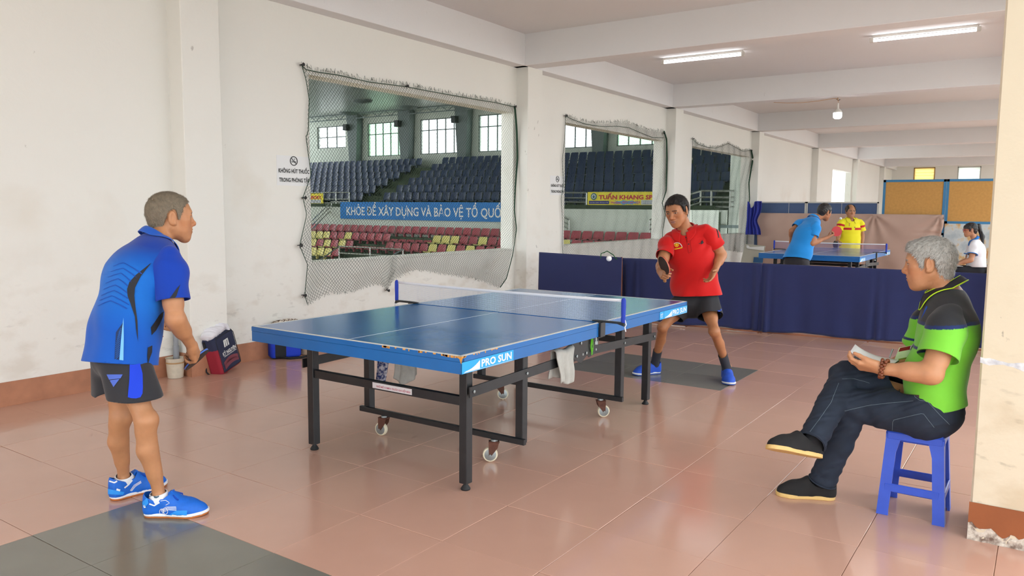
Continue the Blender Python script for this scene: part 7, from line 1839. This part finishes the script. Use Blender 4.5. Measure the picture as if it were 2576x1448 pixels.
_b = at(2103, 611, 14.9); paddle('paddle', _b+V(0, 0, -.03), V(0, 0, 1)-FH*.2, RH+FH*.35, 'dark paddle hanging in the hand of the man in yellow', rub=(srgb(40, 60, 110), srgb(26, 28, 32)), edge=srgb(150, 160, 170))
mb = MB(); mb.lathe([(.021*math.sin(a), -.021*math.cos(a)) for a in np.linspace(0.001, math.pi-.001, 11)], at(2115, 549, 13.0), (0, 0, 1), 16); tag(mb.build('table_tennis_ball', mat('white_ball', srgb(240, 240, 236), .5), None, True), 'white table tennis ball in flight above the background table', 'ball')
def girl():
    root = person('person', (12.1, -2.45, 0), 'girl with ponytail and glasses in white polo seated at the side')
    J = {}; D = 13.0; g = unit(-RH*.97+FH*.25); lat = V(g[1], -g[0], 0)
    J['pelvis'] = at(2456, 677, D); J['neck'] = at(2453, 602, D); J['chest'] = J['pelvis']+(J['neck']-J['pelvis'])*.6-g*.02
    J['hipR'] = J['pelvis']+lat*.08-V(0, 0, .03); J['hipL'] = J['pelvis']-lat*.08-V(0, 0, .03)
    J['shL'] = at(2452, 614, D-.15); J['shR'] = at(2448, 613, D+.15); J['elL'] = at(2443, 653, D-.19); J['wrL'] = at(2410, 663, D-.1); J['elR'] = at(2432, 655, D+.2); J['wrR'] = at(2404, 662, D+.05)
    for k, s_ in (('R', 1), ('L', -1)): J['kn'+k] = J['hip'+k]+g*.42+V(0, 0, .02); J['an'+k] = J['kn'+k]-g*.03; J['an'+k][2] = .08
    hf = unit(g-V(0, 0, .06)); HR = frame(hf, V(0, 0, 1)); hc = at(2441, 578, D); hs = .98
    J['skull'] = hc+hs*V(0, -.03, -.05)@HR; S = Sdf(); torso_sdf(S, J, .82); limb_arm(S, J['shL'], J['elL'], J['wrL'], .9); limb_arm(S, J['shR'], J['elR'], J['wrR'], .85)
    for k in 'RL': limb_leg(S, J['hip'+k], J['kn'+k], J['an'+k], .85, -g)
    head_sdf(S, hc, HR, hs, nose=.85); hand_sdf(S, J['wrL'], g, V(0, 0, -1), 1, curl=.5, s=.9); hand_sdf(S, J['wrR'], g, V(0, 0, -1), -1, curl=.5, s=.9)
    SK = srgb(196, 142, 110); simple_feet(S, J, g, root, mat('dark_shoe', srgb(40, 44, 60), .7), mat('white_midsole', srgb(238, 240, 242), .6), .23)
    skin_mesh('body', S, .009, [(hc-V(.14, .14, .16), hc+V(.14, .14, .16), .004)], skin_mat('girl_skin', SK), root, face_colours(hc, HR, hs, SK, brow_w=0))
    hl = [(-.12, -.075), (-.045, -.07), (-.036, -.03), (-.03, .022), (-.012, .034), (.006, .03), (.012, .01), (.02, -.035), (.036, -.035), (.042, .012), (.05, .02), (.12, .028)]
    MH = MATS.get('black_hair') or mat('black_hair', srgb(34, 30, 30), .45)
    sh = hair_shell('hair', hc, HR, hs, hl, .014, MH, root, .0045, noise=.002, seed=6, extra=lambda T, q: T.ell(q(0, .07, .045), V(.05, .025, .035), HR, .02))
    Q = Sdf(); Q.cone(hc+V(0, -.095, .055)@HR, hc+V(0, -.125, .06)@HR, .022, .03, .02); Q.econe(hc+V(0, -.125, .06)@HR, at(2471, 595, D), lat, (.032, .03), (.034, .032), .03); Q.econe(at(2471, 595, D), at(2473, 619, D), lat, (.03, .03), (.012, .012), .03)
    Q.disp = lambda P: .004*np.sin(P@np.array([160, 220, 12], F32))
    P_, F_ = polygonize(Q, .006); finish('ponytail', P_, F_, MH, root)
    mb = MB(); q = hc+V(0, -.1, .057)@HR-np.array(root.location); mb.tube([q+(HR[0]*math.cos(a)+HR[2]*math.sin(a))*.026 for a in np.linspace(0, 6.28, 14, endpoint=False)], .008, 6, closed=True); mb.build('hair_tie', M_WHITE, root, True)
    M = mat('white_polo_cloth', srgb(238, 238, 244), .75, .3, sheen=.2, bump=.04, bscale=400); BL = mat('blue_collar_trim', srgb(34, 120, 206), .75); up = unit(J['neck']-J['pelvis'])
    shirt, sl = polo(J, root, g, J['pelvis']+V(0, 0, .045), V(0, 0, -1), M, hw=(.18, .15), ww=(.165, .13), cw=(.165, .118), nw=(.13, .09), shr=(.052, .054), amp=.004, seed=31, cell=.007, fr=.66, rs=(.07, .076))
    collar('collar', J['neck']+up*.006+g*.015, frame(g*.8-V(0, 0, .4), up+g*.3), (.068, .07), BL, root, T=J['T'])
    for k in 'LR':
        a, b = J['sh'+k], J['el'+k]; ax = unit(b-a); c = a+ax*np.linalg.norm(b-a)*.645-np.array(root.location); e1 = unit(np.cross(ax, V(1, 0, 0))); e2 = np.cross(ax, e1); mb = MB(); mb.tube([c+(e1*math.cos(q)+e2*math.sin(q))*.077 for q in np.linspace(0, 6.283, 22, endpoint=False)], .007, 6, closed=True); mb.build('sleeve_cuff', BL, sl[k], True)
    Q = Sdf(); Q.econe(J['pelvis']+V(0, 0, .09), J['pelvis']-V(0, 0, .02), lat, (.15, .12), (.165, .135), .04)
    for k in 'RL': h_, kn, an = J['hip'+k], J['kn'+k], J['an'+k]; Q.cone(h_, kn, .09, .068, .04); Q.cone(kn, an, .066, .06, .02)
    garment('trousers', Q, [half_cut(J['pelvis']+V(0, 0, .085), (0, 0, 1), J['pelvis']+V(0, 0, .2), .22), half_cut((0, 0, .11), (0, 0, -1))], .009, mat('black_trousers', srgb(30, 32, 40), .85), root)
    # red glasses
    mb = MB(); MG = mat('red_glasses_frame', srgb(170, 24, 48), .4); c0 = lambda *p: hc+hs*np.array(p)@HR-np.array(root.location)
    for q in (-1, 1): mb.tube([c0(q*.033+.022*math.cos(a), .098, .004+.016*math.sin(a)) for a in np.linspace(0, 6.283, 16, endpoint=False)], .0032, 5, closed=True); mb.tube([c0(q*.055, .096, .006), c0(q*.08, .05, .006), c0(q*.082, -.012, .004)], .0028, 5)
    mb.tube([c0(-.011, .1, .006), c0(.011, .1, .006)], .003, 5); mb.build('glasses', MG, root, True)
    # chair, paper, pen
    ch = empty('chair', (J['pelvis'][0], J['pelvis'][1], 0)); lo = local(ch); zz = J['pelvis'][2]-.125; c = J['pelvis']; MC = mat('dark_chair', srgb(36, 36, 40), .5)
    ex, ey = lat, g
    mb = MB(); mb.frame_box(lo(V(c[0], c[1], zz)+g*.08), (ex, ey, V(0, 0, 1)), (.2, .2, .015)); mb.build('seat', MC, ch)
    mb = MB(); mb.frame_box(lo(V(c[0], c[1], zz+.1)-g*.19), (ex, unit(ey-V(0, 0, .25)), unit(V(0, 0, 1)+ey*.25*-1)), (.2, .012, .1)); mb.build('backrest', MC, ch)
    for a in (-1, 1):
        for b in (-1, 1): mb = MB(); p = V(c[0], c[1], 0)+ex*a*.18+ey*(.08+b*.18); mb.tube([lo(p), lo(p+V(0, 0, zz))], .012, 8); mb.build('leg', MC, ch)
    tag(ch, 'dark chair under the girl with the ponytail', 'chair')
    pp = at(2398, 668, D-.05); up_ = V(0, 0, 1); mb = MB(); mb.frame_box(pp, (g, lat, up_), (.12, .10, .002)); tag(mb.build('paper_sheet', mat('paper_white', srgb(240, 241, 240), .7)), 'white score sheet on the girl\'s lap', 'paper')
    mb = MB(); mb.tube([at(2392, 662, D-.12), at(2400, 662, D-.12)], .006, 6); mb.cur = 1; mb.tube([at(2400, 662, D-.12), at(2406, 663, D-.12)], .0065, 6); tag(mb.build('pen', [M_WHITE, BL]), 'blue and white pen in the girl\'s hand', 'pen')
girl()
# ------------------------------------------------------------------ bags, bucket, towels
def rbox(c, R, half, r, cell):
    """rounded box as an implicit solid (R rows = axes)"""
    S = Sdf(); c = V(c); R = np.asarray(R); half = V(*half)
    S.p.append(('b', c, R, half, r, .01, False))
    def one(q, P):
        if q[0] != 'b': return Sdf._one(S, q, P)
        _, c_, R_, h_, r_ = q[:5]; l = np.abs((P-c_.astype(F32))@R_.T.astype(F32))-(h_-r_).astype(F32); return np.linalg.norm(np.maximum(l, 0), axis=1)+np.minimum(l.max(1), 0)-F32(r_)
    S._one = one; m = np.abs(R.T)@half; S.bounds = lambda q=.02: (c-m-.02, c+m+.02)
    return S
def solid(name, S, cell, m, parent, colour=None):
    P, Fc = polygonize(S, cell); return finish(name, P, Fc, m, parent, colour)
M_BNAVY = mat('navy_bag_cloth', srgb(40, 46, 74), .8, bump=.1, bscale=300); M_BRED = mat('dark_red_bag_cloth', srgb(150, 30, 48), .8, bump=.1, bscale=300); M_BBLK = mat('black_webbing', srgb(26, 26, 30), .8)
def backpack():
    f0 = V(zpt(556, 944, 0)); f1 = V(zpt(622, 922, 0)); w = unit(f1-f0); n = unit(V(w[1], -w[0], 0))          # n: out of the front
    o = empty('backpack', (f0+f1)/2-n*.08); rl = np.array(o.location); up = unit(V(0, 0, 1)-w*.22-n*.12); ww = unit(w+up*.10-n*0); ww = unit(ww-up*(ww@up)); nn = np.cross(ww, up); nn = nn if nn@n > 0 else -nn
    c = (f0+f1)/2-n*.072+up*.176-w*.01+V(0, 0, .006); R = np.stack([ww, nn, up])
    S = rbox(c, R, (.15, .07, .172), .035, .006)
    def bc(P):
        l = (P-c)@R.T; red = (l[:, 0] < -.122)&(l[:, 2] < .06); bot = l[:, 2] < -.152; return np.where((red | bot)[:, None], np.array(srgb(150, 30, 48)[:3]), np.array(srgb(40, 46, 74)[:3]))
    body = solid('body', S, .005, mat('navy_red_bag', srgb(40, 46, 74), .8, attr='Col', bump=.1, bscale=300), o, bc)
    S2 = rbox(c-nn*.065-ww*.02+up*.01, R, (.11, .018, .15), .017, .006); solid('rear_pocket', S2, .007, M_BBLK, o)
    g = lambda a, b, q=.0725: c+ww*a+up*b+nn*q-rl
    # piping, logo, lettering, swoosh
    mb = MB(); rect = [(-.108, -.15), (.112, -.15), (.118, -.13), (.118, .13), (.10, .158), (-.10, .158), (-.108, .13)]; mb.tube([g(a*1.16, b, .068) for a, b in rect], .003, 6, closed=True); mb.build('piping', M_BBLK, o)
    Wb = mat('white_print', srgb(236, 238, 236), .6)
    text_on('KỲ NGUYÊN', 'lettering', g(-.085, -.015), ww, up, .20, .042, Wb, o, bold=.03); text_on('INTERNATIONAL LANGUAGE CENTER', 'lettering', g(-.075, -.03), ww, up, .185, .011, Wb, o, bold=.02)
    mb = MB()
    for q, x in enumerate((-.028, .0, .028)): mb.prism([(x-.012, .05), (x+.006, .05), (x+.012+.006*(q-1)*-1, .11), (x-.006, .11)], g(0, 0), ww, up, nn, .0008)
    mb.prism([(-.03, .112), (.035, .112), (.03, .102), (-.028, .10)], g(0, 0), ww, up, nn, .0008); mb.build('logo', Wb, o)
    for y0, y1 in ((-.135, -.075), (-.10, -.055)):
        mb = MB(); a = np.linspace(0, 1, 10); top = [(-.10+.21*t, y0+.012+(y1-y0)*math.sin(math.pi*(.15+.7*t))) for t in a]; bot = [(-.10+.21*t, y0-.008+(y1-y0)*.55*math.sin(math.pi*(.1+.7*t))) for t in a[::-1]]
        mb.prism(top+bot, g(0, 0, .0722), ww, up, nn, .0008); mb.build('swoosh', mat('dull_red_print', srgb(128, 62, 74), .7), o)
    mb = MB(); mb.tube([g(-.12, -.155, -.06), g(-.17, -.15, -.05), g(-.185, -.11, -.06), g(-.15, -.06, -.075), g(-.12, -.02, -.075)], .007, 6); mb.tube([g(-.10, .10, -.05), g(-.15, .14, -.03), g(-.155, .08, -.03), g(-.13, .02, -.04)], .012, 6); mb.build('strap', M_BBLK, o, True)
    tag(o, 'navy and red backpack with white lettering leaning on the pillar', 'bag')
    # white towel heaped on top
    t = c+up*.185-nn*.01; S = Sdf(); r = np.random.default_rng(3)
    S.ell(t+ww*-.05+up*.01, V(.12, .07, .05), R, .03); S.ell(t+ww*.07+up*.02, V(.09, .055, .045), R, .03); S.cone(t+ww*-.13-up*.005+nn*.03, t+ww*-.02+up*.03+nn*.05, .03, .026, .02); S.cone(t+ww*.02+up*.02+nn*.05, t+ww*.13+up*.04, .026, .03, .02); S.cone(t+ww*.12+up*.045, t+ww*.10-up*.03+nn*.05, .03, .025, .02)
    S.disp = lambda P: .005*np.sin(P@np.array([70, 60, 110], F32)+3*np.sin(P@np.array([45, 20, 30], F32)))
    tag(solid('white_towel', S, .005, mat('white_terry', srgb(238, 236, 242), .95, bump=.3, bscale=400), None), 'rumpled white towel on top of the navy backpack', 'towel')
backpack()
def blue_bag():
    a, b = V(zpt(680, 906, 0)), V(zpt(748, 900, 0)); w = unit(b-a); n = V(w[1], -w[0], 0); up = V(0, 0, 1); o = empty('sports_bag', (a+b)/2-n*.1); rl = np.array(o.location)
    c = (a+b)/2-n*.095+up*.152+w*.03; R = np.stack([w, n, up]); S = rbox(c, R, (.145, .085, .15), .035, .006)
    def bc(P):
        l = (P-c)@R.T; k = (np.abs(l[:, 0]+.055) < .05)|(l[:, 2] < -.14); return np.where(k[:, None], np.array(srgb(30, 32, 36)[:3]), np.array(srgb(24, 60, 196)[:3]))
    solid('body', S, .006, mat('blue_black_bag', srgb(24, 60, 196), .8, attr='Col', bump=.1, bscale=300), o, bc)
    g = lambda x, y, z: c+w*x+n*y+up*z-rl
    mb = MB(); mb.tube([g(-.06, .09, -.13), g(.02, .13, -.142), g(.12, .14, -.14), g(.22, .12, -.13), g(.27, .06, -.10)], .011, 6); mb.build('strap', M_BBLK, o, True)
    mb = MB(); mb.tube([g(-.08, .0, .14), g(-.06, .0, .2), g(.04, .0, .2), g(.06, .0, .14)], .008, 6); mb.build('handle', M_BBLK, o, True)
    mb = MB(); mb.bbox(g(.15, -.02, -.13), g(.22, .06, -.03), .012); mb.build('side_pouch', mat('beige_pouch', srgb(206, 180, 150), .8, noise=.2, nscale=30), o)
    tag(o, 'blue and black sports bag on the floor behind the table corner', 'bag')
    # zigzag cloth on top
    m = bpy.data.materials.new('brown_white_zigzag_cloth'); m.use_nodes = True; nt_ = m.node_tree; p = nt_.nodes['Principled BSDF']; p.inputs['Roughness'].default_value = .9
    gm = nt_.nodes.new('ShaderNodeNewGeometry'); sp = nt_.nodes.new('ShaderNodeSeparateXYZ'); nt_.links.new(gm.outputs['Position'], sp.inputs[0])
    def M(op, a_, b_=None):
        q = nt_.nodes.new('ShaderNodeMath'); q.operation = op
        for i, x in enumerate((a_, b_)):
            if x is None: continue
            if hasattr(x, 'node'): nt_.links.new(x, q.inputs[i])
            else: q.inputs[i].default_value = x
        return q.outputs[0]
    zz = M('PINGPONG', sp.outputs[0], .014); s_ = M('ADD', sp.outputs[2], M('MULTIPLY', zz, .8)); st = M('GREATER_THAN', M('FRACT', M('MULTIPLY', s_, 62.0)), .55)
    mx = nt_.nodes.new('ShaderNodeMix'); mx.data_type = 'RGBA'; nt_.links.new(st, mx.inputs[0]); mx.inputs[6].default_value = srgb(232, 224, 212); mx.inputs[7].default_value = srgb(92, 70, 54); nt_.links.new(mx.outputs[2], p.inputs['Base Color'])
    S = Sdf(); t = c+up*.17; S.ell(t+w*-.03, V(.10, .08, .035), R, .03); S.ell(t+w*.04+up*.012, V(.09, .07, .035), R, .03); S.cone(t+w*-.1, t+w*.12+up*.015, .02, .022, .02); S.disp = lambda P: .004*np.sin(P@np.array([60, 50, 130], F32))
    tag(solid('patterned_cloth', S, .006, m, None), 'brown and white zigzag cloth on the blue sports bag', 'cloth')
blue_bag()
# clear bucket under a grey pipe
M_PLA = mat('cloudy_plastic', srgb(206, 196, 176), .45, noise=.12, nscale=20); bc_ = V(zpt(433, 938, 0)); bc_[1] = min(bc_[1], 2.405); bc_[0] = .705
o = empty('bucket', bc_)
mb = MB(); mb.lathe([(.0, .002), (.062, .002), (.068, .06), (.073, .165), (.075, .17), (.071, .168), (.066, .06), (.058, .008), (.0, .008)], (0, 0, 0), n=28); mb.build('body', M_PLA, o, 40)
mb = MB(); mb.lathe([(.0735, .125), (.0742, .128), (.0742, .134), (.0738, .137)], (0, 0, 0), n=28); mb.build('stain_ring', mat('brown_stain', srgb(176, 140, 96), .7), o, 40)
tag(o, 'cloudy white plastic bucket beside the left pillar', 'bucket')
mb = MB(); mb.tube([(bc_[0]+.045, 2.455, .05), (bc_[0]+.045, 2.455, .76)], .021, 14); mb.lathe([(.025, .14), (.025, .26)], (bc_[0]+.045, 2.455, 0), n=16); tag(mb.build('drain_pipe', mat('grey_pvc', srgb(142, 146, 152), .5), None, 40), 'grey plastic pipe standing in the corner above the bucket', 'pipe')
# cloths hung over the table rails
def hung(name, x0, x1, yr, z, front, back, m, label, cat, side, seed, bunch=.0, ragged=.03):
    r = random.Random(seed); ph = [r.uniform(0, 6) for _ in range(5)]; tot = front+back+.05
    def f(u, v):
        s = v*tot; x = x0+(x1-x0)*u
        hangf = front*(1-ragged*math.sin(u*5+ph[0])); fold = .012*math.sin(u*9+ph[1])+.006*math.sin(u*21+ph[2])
        if s < front: zz = z-(front-s)*(hangf/front); y = yr+side*(.022+fold*min(1, (front-s)*8)); x += bunch*(x-(x0+x1)/2)*-(front-s)*3
        elif s < front+.05: a = (s-front)/.05*math.pi; zz = z+.014*math.sin(a); y = yr+side*.022*math.cos(a)
        else: d = s-front-.05; zz = z-d; y = yr-side*(.022+fold*min(1, d*8))
        return (x+.01*math.sin(v*9+ph[3]), y, zz+.008*math.sin(u*7+ph[4]))
    o = sheet(name, f, 26, 40, m, None, .006); return tag(o, label, cat)
M_GT = mat('grey_towel', srgb(186, 184, 176), .95, noise=.12, nscale=25, bump=.3, bscale=350)
yr = -.626-.622
hung('grey_towel', .83, 1.04, yr, .60, .19, .16, M_GT, 'grey towel draped over the near side rail of the table', 'towel', -1, 4, .4)
ylr = -.626+.622
hung('grey_cloth', .80, .97, ylr, .57, .30, .12, M_GT, 'grey cloth hanging under the far side of the table', 'cloth', -1, 7, -.5, .12)
hung('floral_cloth', .60, .74, ylr, .57, .25, .12, mat('navy_floral_cloth', srgb(38, 54, 110), .9, col2=srgb(210, 206, 214), nscale=60), 'navy floral cloth hanging under the far side of the table', 'cloth', -1, 9, .2, .1)
# lime string on the hinge plate
mb = MB(); r = random.Random(4); y0 = yr-.014
for k in range(6):
    x = 1.255+.006*k*.6; mb.tube([(x, y0, .655), (x+.006*r.uniform(-1, 1), y0-.004, .62), (x+.012*r.uniform(-1, 1), y0-.004, .575+.01*r.random()), (x+.006, y0-.003, .545+.02*r.random())], .0022, 5)
mb.tube([(1.265, y0, .56), (1.256, y0-.004, .54), (1.262, y0-.004, .528), (1.272, y0-.004, .54), (1.268, y0, .56)], .0022, 5)
tag(mb.build('green_string', mat('lime_string', srgb(110, 210, 40), .8)), 'lime green string hanging on the table hinge plate', 'string')
